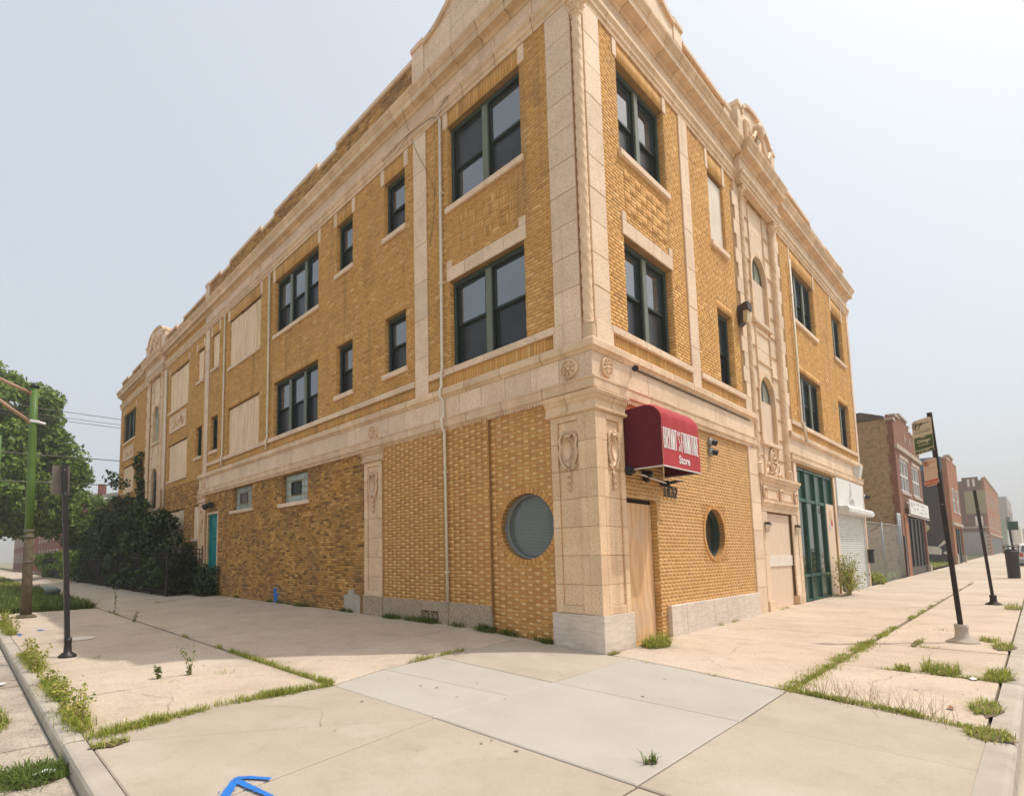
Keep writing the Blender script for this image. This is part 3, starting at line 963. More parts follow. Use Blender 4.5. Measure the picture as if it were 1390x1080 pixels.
# parapets
PARA_L = [(4.49, 7.93, 13.56), (7.93, 8.97, 13.40), (8.97, 11.97, 13.56), (11.97, 13.01, 13.40), (13.01, 16.0, 13.56), (16.0, 16.95, 13.40), (16.95, 18.3, 13.56),
          (18.75, 21.8, 13.25), (21.8, 22.85, 13.07), (22.85, 24.4, 13.25), (28.1, 31.8, 13.28), (31.8, 32.85, 13.12), (32.85, 34.6, 13.28)]
PARA_R = [(4.49, 7.05, 13.52), (10.72, 11.95, 13.3), (11.95, 15.15, 13.5), (15.15, 17.3, 13.33), (17.3, 19.55, 13.4), (19.55, 20.22, 13.46)]
for face, segs in (('L', PARA_L), ('R', PARA_R)):
    for a, c, zt in segs:
        bricks(face, a, c, 12.45, zt, 'running', (), 0, 4 if face == 'L' else 0)

# ------------------------------------------------------------------ bricks -> 300 single bricks + one joined part
bb = brick_boxes
arr = np.array([(q[1], q[2], q[3], q[4], q[5], q[6]) for q in bb])
isL = np.array([q[0] == 'L' for q in bb])
mis = np.array([q[7] for q in bb])
cen_s, cen_z = (arr[:, 0] + arr[:, 1]) / 2, (arr[:, 2] + arr[:, 3]) / 2
cx = np.where(isL, -arr[:, 5], cen_s)
cy = np.where(isL, cen_s, -arr[:, 5])
d = np.stack([cx, cy, cen_z], 1) - CAM
dep = d @ _F
u = PPX + FPX * (d @ _R) / dep
v = PPY - FPX * (d @ _U) / dep
dist = np.linalg.norm(d, axis=1)
cosn = np.where(isL, np.abs(d[:, 0]), np.abs(d[:, 1])) / dist
size = (arr[:, 1] - arr[:, 0]) * (arr[:, 3] - arr[:, 2]) * cosn / dist ** 2
shown = (u > 5) & (u < IW - 5) & (v > 5) & (v < IH - 5) & (arr[:, 4] > -.1) & ~((isL) & (arr[:, 5] < 0.004) & (cen_s < .86)) & ~((~isL) & (cen_s < .9))
# keep clear of trim that hides bricks (plinths, awning, base slabs)
shown &= ~((~isL) & (cen_z < .66)) & ~((~isL) & (cen_s < 2.4) & (cen_z > 2.9)) & ~((~isL) & (cen_s < 2.3) & (cen_z < .2))
size = np.where(shown, size, 0)
top = np.argsort(-size)[:300]
single = np.zeros(len(bb), bool)
single[top] = True
cache = {}
for i in top:
    f_, a, c, z0, z1, o0, o1, m_ = bb[i]
    key = (f_, round(c - a, 3), round(z1 - z0, 3), m_)
    if key not in cache:
        ha, hz = key[1] / 2, key[2] / 2
        q = MB().cb(f_, -ha, ha, -hz, hz, -.016, 0, .003)
        me = bpy.data.meshes.new('brick')
        me.from_pydata(q.v, [], q.f)
        me.materials.append(MT[BM[m_]])
        cache[key] = me
    o = bpy.data.objects.new('brick', cache[key])
    o.location = P(f_, (a + c) / 2, (z0 + z1) / 2, o1)
    o.parent = B
    COL.objects.link(o)
rest = ~single
A, LF, mm = arr[rest], isL[rest], mis[rest]
n = len(A)
corners = [(0, 2, 4), (1, 2, 4), (1, 3, 4), (0, 3, 4), (0, 2, 5), (1, 2, 5), (1, 3, 5), (0, 3, 5)]
V = np.empty((n, 8, 3))
for k, (si, zi, oi) in enumerate(corners):
    V[:, k, 0] = np.where(LF, -A[:, oi], A[:, si])
    V[:, k, 1] = np.where(LF, A[:, si], -A[:, oi])
    V[:, k, 2] = A[:, zi]
Q = np.array([(4, 5, 6, 7), (0, 1, 5, 4), (1, 2, 6, 5), (2, 3, 7, 6), (3, 0, 4, 7)])
quads = (np.arange(n)[:, None, None] * 8 + Q[None]).reshape(-1, 4)
bw = raw_mesh('brickwork', V.reshape(-1, 3), quads, None, BM, B, np.repeat(mm, 5))
bw['kind'] = 'stuff'
print('bricks', len(bb))
# pale mortar panels under the glazed fields
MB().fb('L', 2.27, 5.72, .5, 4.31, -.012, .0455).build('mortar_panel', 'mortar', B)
q = MB()
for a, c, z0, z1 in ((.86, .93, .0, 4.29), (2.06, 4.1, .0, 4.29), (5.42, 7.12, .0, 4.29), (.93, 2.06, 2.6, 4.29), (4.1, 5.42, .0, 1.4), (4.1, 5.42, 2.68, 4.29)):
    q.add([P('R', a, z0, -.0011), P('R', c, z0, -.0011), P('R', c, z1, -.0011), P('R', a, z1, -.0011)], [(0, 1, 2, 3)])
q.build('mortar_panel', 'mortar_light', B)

# ------------------------------------------------------------------ terracotta
def sweep(face, s0, s1, prof, name, m='terra_mould', blk=.9, mitre=False, parent=None, dv=0.0):
    n = max(1, round((s1 - s0) / blk))
    for k in range(n):
        gp_ = .0075 if m == 'terra_mould' else .004
        a = s0 + (s1 - s0) * k / n + (gp_ if k or not mitre else 0)
        c = s0 + (s1 - s0) * (k + 1) / n - gp_
        b = MB()
        q = len(prof)
        e = random.uniform(-.002, .002)
        vs = [P(face, (-(o + dv) if (mitre and k == 0) else a), z, o + (dv if o > -.005 else 0) + (e if o > 0 and not (mitre and k == 0) else 0)) for o, z in prof] + [P(face, c, z, o + (dv if o > -.005 else 0) + (e if o > 0 and not (mitre and k == 0) else 0)) for o, z in prof]
        b.add(vs, [tuple(range(q)), tuple(range(2 * q - 1, q - 1, -1))] + [(i, (i + 1) % q, (i + 1) % q + q, i + q) for i in range(q)])
        b.build(name, m, parent or B)

K = -.013
ARCH_LO = [(K, 4.30), (.05, 4.30), (.05, 4.335), (.085, 4.36), (.085, 4.50), (.10, 4.515), (.10, 4.545), (K, 4.545)]
FRZ_LO = [(K, 4.548), (.03, 4.548), (.03, 4.985), (K, 4.985)]
MLD_LO = [(K, 4.988), (.045, 4.988), (.06, 5.01), (.085, 5.04), (.115, 5.05), (.115, 5.165), (.085, 5.2), (K, 5.2)]
SILLC = [(K, 5.478), (.055, 5.478), (.06, 5.49), (.06, 5.60), (.045, 5.615), (K, 5.615)]
ARCH_UP = [(K, 11.52), (.03, 11.52), (.03, 11.60), (.06, 11.625), (.06, 11.71), (.085, 11.74), (.10, 11.76), (.10, 11.83), (K, 11.83)]
FRZ_UP = [(K, 11.833), (.03, 11.833), (.03, 12.2), (K, 12.2)]
CORN = [(K, 12.203), (.05, 12.203), (.08, 12.24), (.09, 12.285), (.235, 12.285), (.24, 12.295), (.24, 12.435), (.262, 12.45), (.275, 12.49), (.305, 12.525), (.325, 12.56), (.33, 12.605), (0, 12.66), (K, 12.66)]
for pf, nm, m_, bl in ((ARCH_LO, 'architrave_block', 'terra_mould', .95), (FRZ_LO, 'frieze_block', 'terra', .62), (MLD_LO, 'belt_moulding', 'terra_mould', .95)):
    sweep('L', 0, 18.95, pf, nm, m_, bl, True)
    sweep('R', 0, 7.66, pf, nm, m_, bl, True)
    sweep('R', 10.62, 20.3, pf, nm, m_, bl)
for s0, s1 in ((.66, 4.03), (4.48, 18.12)):
    sweep('L', s0, s1, SILLC, 'sill_course', 'terra', .8)
for s0, s1 in ((.66, 4.02), (4.46, 7.2), (11.0, 20.02)):
    sweep('R', s0, s1, SILLC, 'sill_course', 'terra', .8)
for pf, nm, m_, bl in ((ARCH_UP, 'upper_architrave', 'terra_mould', .95), (FRZ_UP, 'upper_frieze', 'terra', .95), (CORN, 'cornice_block', 'terra_mould', .72)):
    sweep('L', 0, 18.6, pf, nm, m_, bl, True)
    if nm != 'upper_frieze':
        sweep('L', 18.6, 24.55, pf, nm, m_, bl)
        sweep('L', 27.95, 34.75, pf, nm, m_, bl)
    sweep('L', 24.55, 27.95, pf, nm, m_, bl, dv=.12)
    sweep('R', 0, 7.5, pf, nm, m_, bl, True)
    sweep('R', 7.5, 10.75, pf, nm, m_, bl, dv=.13)
    sweep('R', 10.75, 20.38, pf, nm, m_, bl)
for face, a, c in (('L', .9, 5.7), ('L', 6.5, 18.05), ('R', .9, 7.1)):
    q = MB()
    s_ = a
    while s_ < c:
        q.fb(face, s_, s_ + .035, 4.262, 4.298, -.01, .068)
        s_ += .07
    q.build('dentil_course', 'terra_mould', B, kind='stuff')

def stack(face, s0, s1, z0, z1, o, hgt, name='quoin_block', m='terra', c=.008):
    n = max(1, round((z1 - z0) / hgt))
    for k in range(n):
        a, b = z0 + (z1 - z0) * k / n, z0 + (z1 - z0) * (k + 1) / n
        MB().cb(face, s0, s1, a + .004, b - .004, K, o + random.uniform(-.003, .003), c).build(name, m, B)

stack('L', .145, .67, 5.60, 11.515, .03, .62)
stack('R', .145, .67, 5.60, 11.515, .03, .62)
MB().cb('L', .13, .70, 5.203, 5.597, K, .05).build('quoin_block', 'terra', B)
MB().cb('R', .13, .70, 5.203, 5.597, K, .05).build('quoin_block', 'terra', B)
stack('L', 4.03, 4.48, 5.203, 11.515, .03, .9, 'pilaster_block')
stack('R', 4.02, 4.46, 5.203, 11.515, .03, .9, 'pilaster_block')
stack('L', 18.12, 18.58, 5.203, 11.515, .03, .9, 'pilaster_block')
stack('R', 20.02, 20.30, 5.203, 11.515, .03, .9, 'pilaster_block')
stack('R', 20.16, 20.34, .0, 4.29, .05, .72, 'pilaster_block')

def twisted(x, y, z0, z1, r, name='spiral_column', lobes=4, pitch=.42, cap=True):
    nz, nt_ = int((z1 - z0) / .03), 20
    th = np.linspace(0, 2 * PI, nt_, endpoint=False)
    zz = np.linspace(z0, z1, nz)
    TH, ZZ = np.meshgrid(th, zz)
    ph = lobes * TH / 2 + 2 * PI * ZZ / pitch
    rr = r * (1 - .14 * np.abs(np.sin(ph)) ** 4 * 1.0)
    Vv = np.stack([x + rr * np.cos(TH), y + rr * np.sin(TH), ZZ], -1).reshape(-1, 3)
    i = np.arange(nz - 1)[:, None] * nt_
    k = np.arange(nt_)[None]
    k2 = (k + 1) % nt_
    q = np.stack([i + k, i + k2, i + nt_ + k2, i + nt_ + k], -1).reshape(-1, 4)
    o = raw_mesh(name, Vv, q, None, ['terra_mould'], B, smooth=True)
    b = MB()
    b.lathe((x, y, z0), [(r * 1.25, -.30), (r * 1.25, -.06), (r * 1.1, -.05), (r * 1.3, -.025), (r * 1.05, 0), (r * .9, .01)], 18)
    b.build('column_base', 'terra_mould', o)
    b = MB()
    b.lathe((x, y, z1), [(r * .95, 0), (r * 1.2, .012), (r * 1.2, .03), (r, .045), (r * 1.05, .1), (r * 1.25, .2), (r * 1.7, .29), (r * 1.75, .30)], 18)
    for k in range(8):
        t = k * PI / 4
        b.tube([(x + r * a * math.cos(t), y + r * a * math.sin(t), z1 + h_) for a, h_ in ((1.05, .06), (1.3, .15), (1.65, .2), (1.75, .165))], [.02, .022, .018, .01], 6)
    b.box(x - r * 1.75, x + r * 1.75, y - r * 1.75, y + r * 1.75, z1 + .303, z1 + .358)
    b.build('column_capital', 'terra_mould', o)
    return o
twisted(.045, .045, 5.5, 11.15, .088)

# ornament: scrolled shield with a drop of bellflowers
def spiral(face, s, z, o, r, turns=1.4, sgn=1, rad=.016):
    return [P(face, s + sgn * r * (1 - t) * math.cos(t * turns * 2 * PI), z + r * (1 - t) * math.sin(t * turns * 2 * PI), o + .015 * t) for t in np.linspace(0, .92, 18)]
def cartouche(face, s, z, w_, h_, o, parent, drop=True):
    b = MB()
    sh = [(-.36, .20), (-.40, .02), (-.34, -.2), (-.2, -.36), (0, -.46), (.2, -.36), (.34, -.2), (.40, .02), (.36, .20), (.2, .34), (-.2, .34)]
    pts = [(s + a * w_, z + c * h_) for a, c in sh]
    b.prism(face, pts, o - .01, o + .028)
    inn = [(s + a * w_ * .62, z + .01 + c * h_ * .66) for a, c in sh]
    b.prism(face, inn, o + .02, o + .048)
    for sg in (-1, 1):
        b.tube([P(face, s + sg * a * w_, z + c * h_, o + .03) for a, c in ((.12, .47), (.34, .46), (.46, .30), (.40, .10), (.47, -.04), (.42, -.22), (.26, -.40), (.10, -.50))], [.014, .03, .026, .022, .026, .022, .024, .016], 7)
        b.tube(spiral(face, s + sg * .16 * w_, z + .45 * h_, o + .035, .13 * w_, 1.5, sg), .017, 6)
        b.tube(spiral(face, s + sg * .30 * w_, z - .47 * h_, o + .03, .12 * w_, 1.4, sg), .015, 6)
    b.tube([P(face, s - .16 * w_, z + .36 * h_, o + .04), P(face, s, z + .40 * h_, o + .06), P(face, s + .16 * w_, z + .36 * h_, o + .04)], [.02, .03, .02], 6)
    if drop:
        zz = z - .58 * h_
        for k in range(3):
            for sg in (-1, 0, 1):
                b.tube([P(face, s, zz, o), P(face, s + sg * .09 * w_, zz - .05, o + .03), P(face, s + sg * .10 * w_, zz - .10, o + .02)], [.012, .022 - k * .004, .004], 6)
            zz -= .115
        b.tube([P(face, s, z - .5 * h_, o + .01), P(face, s, zz, o + .01)], [.012, .006], 6)
    return b.build('cartouche', 'terra_mould', parent, smooth=True)

def rosette(face, s, z, r, o, parent):
    b = MB()
    b.lathe((s, z, o), [(r, -.03), (r, .03), (r * .93, .045), (r * .84, .045), (r * .80, .022), (.001, .018)], 32, axis='o', face=face)
    for k in range(8):
        t = k * PI / 4 + .2
        b.tube([P(face, s + r * q * math.cos(t), z + r * q * math.sin(t), o + .02 + e) for q, e in ((.2, .004), (.5, .016), (.78, .004))], [r * .05, r * .17, r * .09], 6)
    b.lathe((s, z, o), [(r * .2, .02), (r * .2, .045), (r * .1, .06), (.001, .062)], 12, axis='o', face=face)
    return b.build('rosette', 'terra_mould', parent, smooth=False)
rosette('L', .40, 4.77, .17, .035, B)
rosette('R', .40, 4.77, .17, .035, B)
rosette('L', 6.12, 4.71, .19, .035, B)
rosette('L', 18.4, 4.72, .19, .035, B)

def pilaster(face, s0, s1, z0, z1, o, courses, edge=.14, front=True, corner=None):
    """panelled pilaster: stile - panel - stile blocks, cap with two mouldings"""
    zc = z1 - .33
    n = courses
    for k in range(n):
        a, b = z0 + (zc - z0) * k / n + .0025, z0 + (zc - z0) * (k + 1) / n - .0025
        q = MB()
        q.cb(face, s0, s0 + edge, a, b, K, o, .007)
        q.cb(face, s1 - edge, s1, a, b, K, o, .007)
        lo, hi = a, b
        if k == 0:
            q.cb(face, s0 + edge + .002, s1 - edge - .002, a, a + .13, K, o - .004, .007)
            lo = a + .133
        if k == n - 1:
            q.cb(face, s0 + edge + .002, s1 - edge - .002, b - .10, b, K, o - .004, .007)
            hi = b - .103
        q.cb(face, s0 + edge + .004, s1 - edge - .004, lo, hi, K, o - .035, .006)
        q.build('pilaster_block', 'terra_pier', B)
    e0 = None
    cap = [(K, zc), (o + .01, zc), (o + .05, zc + .02), (o + .05, zc + .055), (o + .015, zc + .075), (o + .015, zc + .175), (o + .035, zc + .19), (o + .06, zc + .215), (o + .06, zc + .25),
           (o + .085, zc + .26), (o + .105, zc + .30), (o + .105, z1 - .002), (K, z1 - .002)]
    return cap

CP = .075
cap = pilaster('L', .125, .80, .64, 4.295, CP, 7)
cap = pilaster('R', .125, .82, .64, 4.295, CP, 7)
for k in range(7):                                               # corner stiles
    zc = 4.295 - .33
    a, c_ = .64 + (zc - .64) * k / 7 + .0025, .64 + (zc - .64) * (k + 1) / 7 - .0025
    MB().box(-CP, .122, -CP, .122, a, c_).build('corner_stile', 'terra_pier', B)
sweep('L', 0, .88, cap, 'pier_cap', 'terra_mould', .5, True)
sweep('R', 0, .88, cap, 'pier_cap', 'terra_mould', .5, True)
cartouche('L', .46, 3.36, .36, .62, CP - .03, B)
cartouche('R', .47, 3.36, .36, .62, CP - .03, B)
b = MB()
b.box(-.105, .05, -.095, .02, -.1, .637).box(-.105, -.01, .024, .855, -.1, .637)
MB().box(-.105, .0, .055, .855, -.1, .637).build('plinth_slab', 'travertine', B)
MB().box(-.108, .86, -.105, .052, -.1, .639).build('plinth_slab', 'travertine', B)
cap = pilaster('L', 5.73, 6.47, .655, 4.295, .075, 7)
sweep('L', 5.66, 6.54, cap, 'pier_cap', 'terra_mould', .5)
cartouche('L', 6.10, 3.40, .36, .62, .045, B)
cap = pilaster('L', 18.12, 18.86, .3, 4.295, .06, 7)
sweep('L', 18.06, 18.92, cap, 'pier_cap', 'terra_mould', .5)
cartouche('L', 18.49, 3.40, .36, .62, .03, B)
# bases
for a, c_ in ((2.27, 3.45), (3.45, 4.6), (4.6, 5.70)):
    if a < 4 < c_:
        q = MB()
        q.fb('L', a + .003, 3.74, -.15, .655, K, .078).fb('L', 4.32, c_ - .003, -.15, .655, K, .078).fb('L', 3.743, 4.317, .45, .655, K, .077).fb('L', 3.743, 4.317, -.15, .22, K, .077)
        q.build('base_slab', 'granite', B)
    else:
        MB().cb('L', a + .003, c_ - .003, -.15, .655, K, .078, .01).build('base_slab', 'granite', B)
MB().cb('L', 5.703, 6.5, -.15, .652, K, .10, .01).build('base_slab', 'granite', B)
q = MB().fb('L', 3.745, 4.315, .222, .448, -.02, -.01)
vent = q.build('crawl_vent', 'dark_hole', B)
q = MB()
for a in (3.75, 4.03):
    c_ = a + .28
    q.fb('L', a, a + .02, .225, .445, .02, .055).fb('L', c_ - .02, c_, .225, .445, .02, .055)
    for u0, u1 in ((.235, .435), (.435, .235)):
        q.tube([P('L', a + .02, u0, .04), P('L', c_ - .02, u1, .04)], .012, 5)
    q.tube([P('L', a + .02, .335, .04), P('L', c_ - .02, .335, .04)], .01, 5)
    q.tube([P('L', a + .14, .235, .04), P('L', a + .14, .435, .04)], .01, 5)
q.build('vent_grille', 'granite', vent)
xs = [2.30, 2.95, 3.62, 4.30, 5.0, 5.7, 6.42, 7.10]
for a, c_ in zip(xs[:-1], xs[1:]):
    MB().cb('R', a + .002, c_ - .002, -.1, .64, K, .075 + random.uniform(-.002, .002), .006).build('base_slab', 'travertine', B)

# portholes
for face, (sc, zc, r) in PORT.items():
    n = 44
    rw_ = .115 if face == 'L' else .085
    for k in range(n):
        t0, t1 = 2 * PI * (k + .06) / n, 2 * PI * (k + .94) / n
        poly = [(sc + q * math.cos(t), zc + q * math.sin(t)) for q, t in ((r, t0), (r, t1), (r + rw_, t1), (r + rw_, t0))]
        MB().prism(face, poly, -.2, .012 + random.uniform(-.002, .002)).build('ring_brick', 'brick_glazed', B)
    q = MB()
    q.lathe((sc, zc, -.2), [(r, .10), (r, -.02), (r - .03, -.02), (r - .03, .012), (r - .012, .016), (r - .012, .10)], 48, axis='o', face=face, cap=False)
    pw = q.build('porthole', 'stone_grey' if face == 'L' else 'green_frame', B, smooth=False)
    q = MB()
    q.lathe((sc, zc, -.19), [(r - .04, 0), (.001, 0)], 48, axis='o', face=face)
    q.build('window_pane', 'blind_glass' if face == 'L' else 'glass_dark', pw)
    if face == 'L':
        q = MB()
        zz = zc - r + .08
        while zz < zc + r - .08:
            hw = math.sqrt((r - .06) ** 2 - (zz - zc) ** 2)
            q.fb(face, sc - hw, sc + min(hw, r * .42), zz, zz + .012, -.187, -.183)
            zz += .026
        q.build('window_blind', 'shade_blind', pw, kind='stuff')

# glass block windows
for s0, s1, z0, z1 in ((9.50, 11.16, 3.33, 4.23), (13.49, 15.22, 3.40, 4.25)):
    f = MB()
    f.fb('L', s0, s1, z0, z1, -.26, -.15)
    wn = f.build('glass_block_window', 'mortar_light', B)
    nx, nz = 8, 4
    for i in range(nx):
        for j in range(nz):
            if 3 <= i <= 5 and j in (1, 2):
                continue
            a, c_ = s0 + (s1 - s0) * i / nx, z0 + (z1 - z0) * j / nz
            MB().cb('L', a + .006, a + (s1 - s0) / nx - .006, c_ + .006, c_ + (z1 - z0) / nz - .006, -.16, -.125, .02).build('glass_block', 'glassblock', wn)
    a, c_ = s0 + (s1 - s0) * 3 / nx, s0 + (s1 - s0) * 6 / nx
    za, zb = z0 + (z1 - z0) * .27, z0 + (z1 - z0) * .73
    q = MB().fb('L', a, c_, za, za + .03, -.15, -.10).fb('L', a, c_, zb - .03, zb, -.15, -.10).fb('L', a, a + .03, za + .03, zb - .03, -.15, -.10).fb('L', c_ - .03, c_, za + .03, zb - .03, -.15, -.10)
    q.fb('L', a + .03, c_ - .03, za + .03, zb - .03, -.149, -.14)
    q.build('vent_pane', 'sash' if s0 < 10 else 'alu_back', wn)
    sill('L', s0 - .1, s1 + .2, z0, .02, .12)

# teal side door
q = MB()
q.cb('L', 16.72, 16.80, .16, 3.42, -.16, -.04).cb('L', 17.72, 17.80, .16, 3.42, -.16, -.04).cb('L', 16.80, 17.72, 3.34, 3.42, -.16, -.04).cb('L', 16.80, 17.72, 2.42, 2.50, -.16, -.05)
sd = q.build('side_door', 'teal', B)
MB().fb('L', 16.80, 17.72, 2.50, 3.34, -.14, -.10).build('transom_panel', 'teal', sd)
q = MB().fb('L', 16.80, 17.72, .17, 2.42, -.14, -.09)
for z0, z1 in ((.3, 1.1), (1.25, 2.3)):
    q.cb('L', 16.92, 17.60, z0, z1, -.09, -.075, .02)
q.build('door_leaf', 'teal', sd)
q = MB()
q.fb('L', 16.66, 16.72, .15, 3.5, -.0, .03).fb('L', 17.80, 17.86, .15, 3.5, -.0, .03).fb('L', 16.72, 17.80, 3.42, 3.5, 0, .03)
q.build('door_surround', 'terra', B)

# boarded corner door
dr = MB().fb('R', .93, 2.06, .04, .06, -.25, .0).build('corner_door', 'brick_rough', B)
MB().fb('R', .95, 2.03, .07, 2.52, -.125, -.105).build('plywood_sheet', 'ply_door', dr)
MB().fb('R', .93, 2.06, 2.52, 2.6, -.2, -.13).build('door_head', 'dark_hole', dr)

# middle bay of the right facade and its twin on the left wing
def arch_poly(sc, zs, hw, zb, n=14):
    return [(sc - hw, zb)] + [(sc + hw * math.cos(t), zs + hw * math.sin(t)) for t in np.linspace(PI, 0, n)] + [(sc + hw, zb)]
def arch_window(face, sc, hw, zb, zs, glass_from, boarded_, rec=-.10, par=None):
    ap = arch_poly(sc, zs, hw, zb)
    q = MB()
    outer = arch_poly(sc, zs, hw + .10, zb)
    n = len(ap)
    for i in range(n - 1):                                   # moulded surround and reveal
        vs = [P(face, *ap[i], rec + .045), P(face, *ap[i + 1], rec + .045), P(face, *outer[i + 1], rec + .045), P(face, *outer[i], rec + .045),
              P(face, *ap[i], -.30), P(face, *ap[i + 1], -.30), P(face, *outer[i], rec - .01), P(face, *outer[i + 1], rec - .01)]
        q.add(vs, [(0, 1, 2, 3), (0, 1, 5, 4), (3, 2, 7, 6)])
    wn = q.build('arched_window', 'terra_mould', B)
    q = MB()
    q.prism(face, [(a, max(c, glass_from)) for a, c in ap], -.17, -.15)
    q.build('window_pane', 'sash_light' if boarded_ else 'glass', wn)
    q = MB()
    q.fb(face, sc - .02, sc + .02, glass_from, zs + hw, -.15, -.13)
    for i in range(n - 1):
        if ap[i][1] >= glass_from and ap[i + 1][1] >= glass_from:
            a, c = np.array(ap[i]), np.array(ap[i + 1])
            k = np.array([sc, zs])
            ia, ic = a + (k - a) * .09, c + (k - c) * .09
            q.add([P(face, *a, -.13), P(face, *c, -.13), P(face, *ic, -.13), P(face, *ia, -.13)], [(0, 1, 2, 3)])
    q.build('window_bar', 'green_mull_lit', wn)
    if boarded_ or glass_from > zb + .3:
        MB().fb(face, sc - hw + .01, sc + hw - .01, zb + .01, glass_from, -.125, -.105).build('plywood_sheet', 'ply_pale' if boarded_ else 'glass_dark', wn)
    q = MB().cb(face, sc - hw - .17, sc + hw + .17, zb - .11, zb, rec - .02, rec + .09)
    q.build('window_sill', 'terra', wn)

def arch_bay(face, c0, c1, hw, ups, ztop=11.5, zbot=3.6, teeth=True):
    sc = (c0 + c1) / 2
    rec = -.05
    e0, e1 = c0 + .13, c1 - .08
    spans = sorted((zb, zs, zs + hw) for zb, zs, *_ in ups)
    # side strips
    for a, b_ in ((e0, sc - hw - .002), (sc + hw + .002, e1)):
        stack(face, a, b_, zbot, ztop, rec, .62, 'panel_block')
    # centre blocks between and above the arches
    zlev = [zbot] + [q for sp in spans for q in (sp[0], sp[2])] + [ztop]
    for k in range(0, len(zlev), 2):
        n = max(1, round((zlev[k + 1] - zlev[k]) / .62))
        for i in range(n):
            a, b_ = zlev[k] + (zlev[k + 1] - zlev[k]) * i / n, zlev[k] + (zlev[k + 1] - zlev[k]) * (i + 1) / n
            MB().cb(face, sc - hw + .002, sc + hw - .002, a + .0025, b_ - .0025, rec - .1, rec, .006).build('panel_block', 'terra', B)
    for zb, zs, zt in spans:                                  # spandrels
        for sg in (-1, 1):
            arc_ = [(sc + sg * hw * math.cos(t), zs + hw * math.sin(t)) for t in np.linspace(0, PI / 2, 9)]
            MB().prism(face, arc_ + [(sc + sg * (hw - .002), zt - .002)], rec - .1, rec - .001).build('panel_block', 'terra', B)
    for zb, zs, gf, bd in ups:
        arch_window(face, sc, hw, zb, zs, gf, bd, rec)
    for c in (c0, c1):
        x_, y_, _ = P(face, c, 0, -.0)
        twisted(x_, y_, zbot + .35, 11.15, .085, pitch=.5)
        q = MB().fb(face, c - .19 if c == c0 else c - .14, c + .14 if c == c0 else c + .19, zbot - .1, 11.51, -.3, -.055)
        q.build('bay_return', 'terra', B)
    if teeth:
        z, k = 5.205, 0
        while z < 11.4:
            zt = min(z + .40, 11.515)
            l_ = .30 if k % 2 else .44
            MB().cb(face, c0 - .17 - l_, c0 - .17, z + .0025, zt - .0025, K, .026, .007).build('quoin_block', 'terra', B)
            MB().cb(face, c1 + .17, c1 + .17 + l_, z + .0025, zt - .0025, K, .026, .007).build('quoin_block', 'terra', B)
            z += .40
            k += 1
    return sc
sc = arch_bay('R', 7.82, 10.42, .60, [(8.04, 9.42, 9.33, True), (4.62, 5.90, 5.80, True)])
# recessed panel between the arches
q = MB()
for a, b_, c_, d_ in ((8.5, 9.74, 6.86, 6.93), (8.5, 9.74, 7.72, 7.79), (8.5, 8.57, 6.93, 7.72), (9.67, 9.74, 6.93, 7.72)):
    q.cb('R', a, b_, c_, d_, -.051, -.015, .012)
q.build('panel_frame', 'terra_mould', B)
# oval cartouche above the entrance
q = MB()
n = 28
for rr, o_, rad in ((1.0, -.02, .035), (.72, -.01, .025)):
    q.tube([P('R', 9.25 + .30 * rr * math.cos(2 * PI * k / n), 4.10 + .38 * rr * math.sin(2 * PI * k / n), o_) for k in range(n + 1)], rad, 7)
for k in range(8):
    q.tube([P('R', 9.25 + .06 * math.cos(k * PI / 4), 4.1 + .1 * math.sin(k * PI / 4), -.03), P('R', 9.25 + .17 * math.cos(k * PI / 4), 4.1 + .21 * math.sin(k * PI / 4), -.02)], [.02, .035], 6)
for sg in (-1, 1):
    q.tube([P('R', 9.25 + sg * a, 4.1 + c, -.03) for a, c in ((.2, -.3), (.42, -.34), (.52, -.22), (.62, -.36), (.78, -.38))], [.03, .05, .03, .045, .02], 7)
    q.tube([P('R', 9.25 + sg * a, 4.1 + c, -.03) for a, c in ((.3, -.1), (.42, -.05), (.45, -.2))], [.02, .04, .02], 7)
q.build('oval_cartouche', 'terra_mould', B, smooth=True)
# entrance surround
ENT = [(K, 3.38), (.06, 3.38), (.08, 3.42), (.08, 3.47), (.13, 3.49), (.13, 3.54), (.17, 3.57), (.17, 3.63), (-.2, 3.66), (-.2, 3.38)]
sweep('R', 7.78, 10.92, ENT, 'entrance_cornice', 'terra_mould', 1.1)
MB().fb('R', 7.86, 10.84, 2.97, 3.378, -.2, .045).build('entrance_frieze', 'terra', B)
for s_ in (8.02, 9.35, 10.68):
    cartouche('R', s_, 3.17, .26, .30, .05, B, drop=False)
for a, b_ in ((8.25, 9.12), (9.58, 10.45)):
    q = MB()
    q.cb('R', a, b_, 3.03, 3.08, .04, .065, .008).cb('R', a, b_, 3.27, 3.32, .04, .065, .008).cb('R', a, a + .05, 3.08, 3.27, .04, .065, .008).cb('R', b_ - .05, b_, 3.08, 3.27, .04, .065, .008)
    q.build('panel_frame', 'terra_mould', B)
HEAD = [(-.2, 2.70), (.03, 2.70), (.03, 2.80), (.06, 2.83), (.06, 2.88), (.10, 2.91), (.10, 2.965), (-.2, 2.965)]
sweep('R', 7.82, 10.88, HEAD, 'entrance_head', 'terra_mould', 1.1)
for a, b_ in ((7.86, 8.22), (10.42, 10.84)):
    stack('R', a, b_, .38, 2.698, .02, .58, 'pilaster_block')
    MB().cb('R', a - .03, b_ + .03, -.1, .378, -.2, .07, .015).build('pilaster_foot', 'terra_mould', B)
stack('R', 7.12, 7.8, .04, 4.295, .03, .72, 'pilaster_block')
stack('R', 10.88, 11.14, .04, 4.295, .03, .72, 'pilaster_block')
MB().cb('R', 7.09, 7.83, -.1, .05, K, .06, .02).build('pilaster_foot', 'terra_mould', B)
ed = MB().fb('R', 8.22, 10.42, .0, .12, -.2, .03).build('entrance_door', 'terra', B)
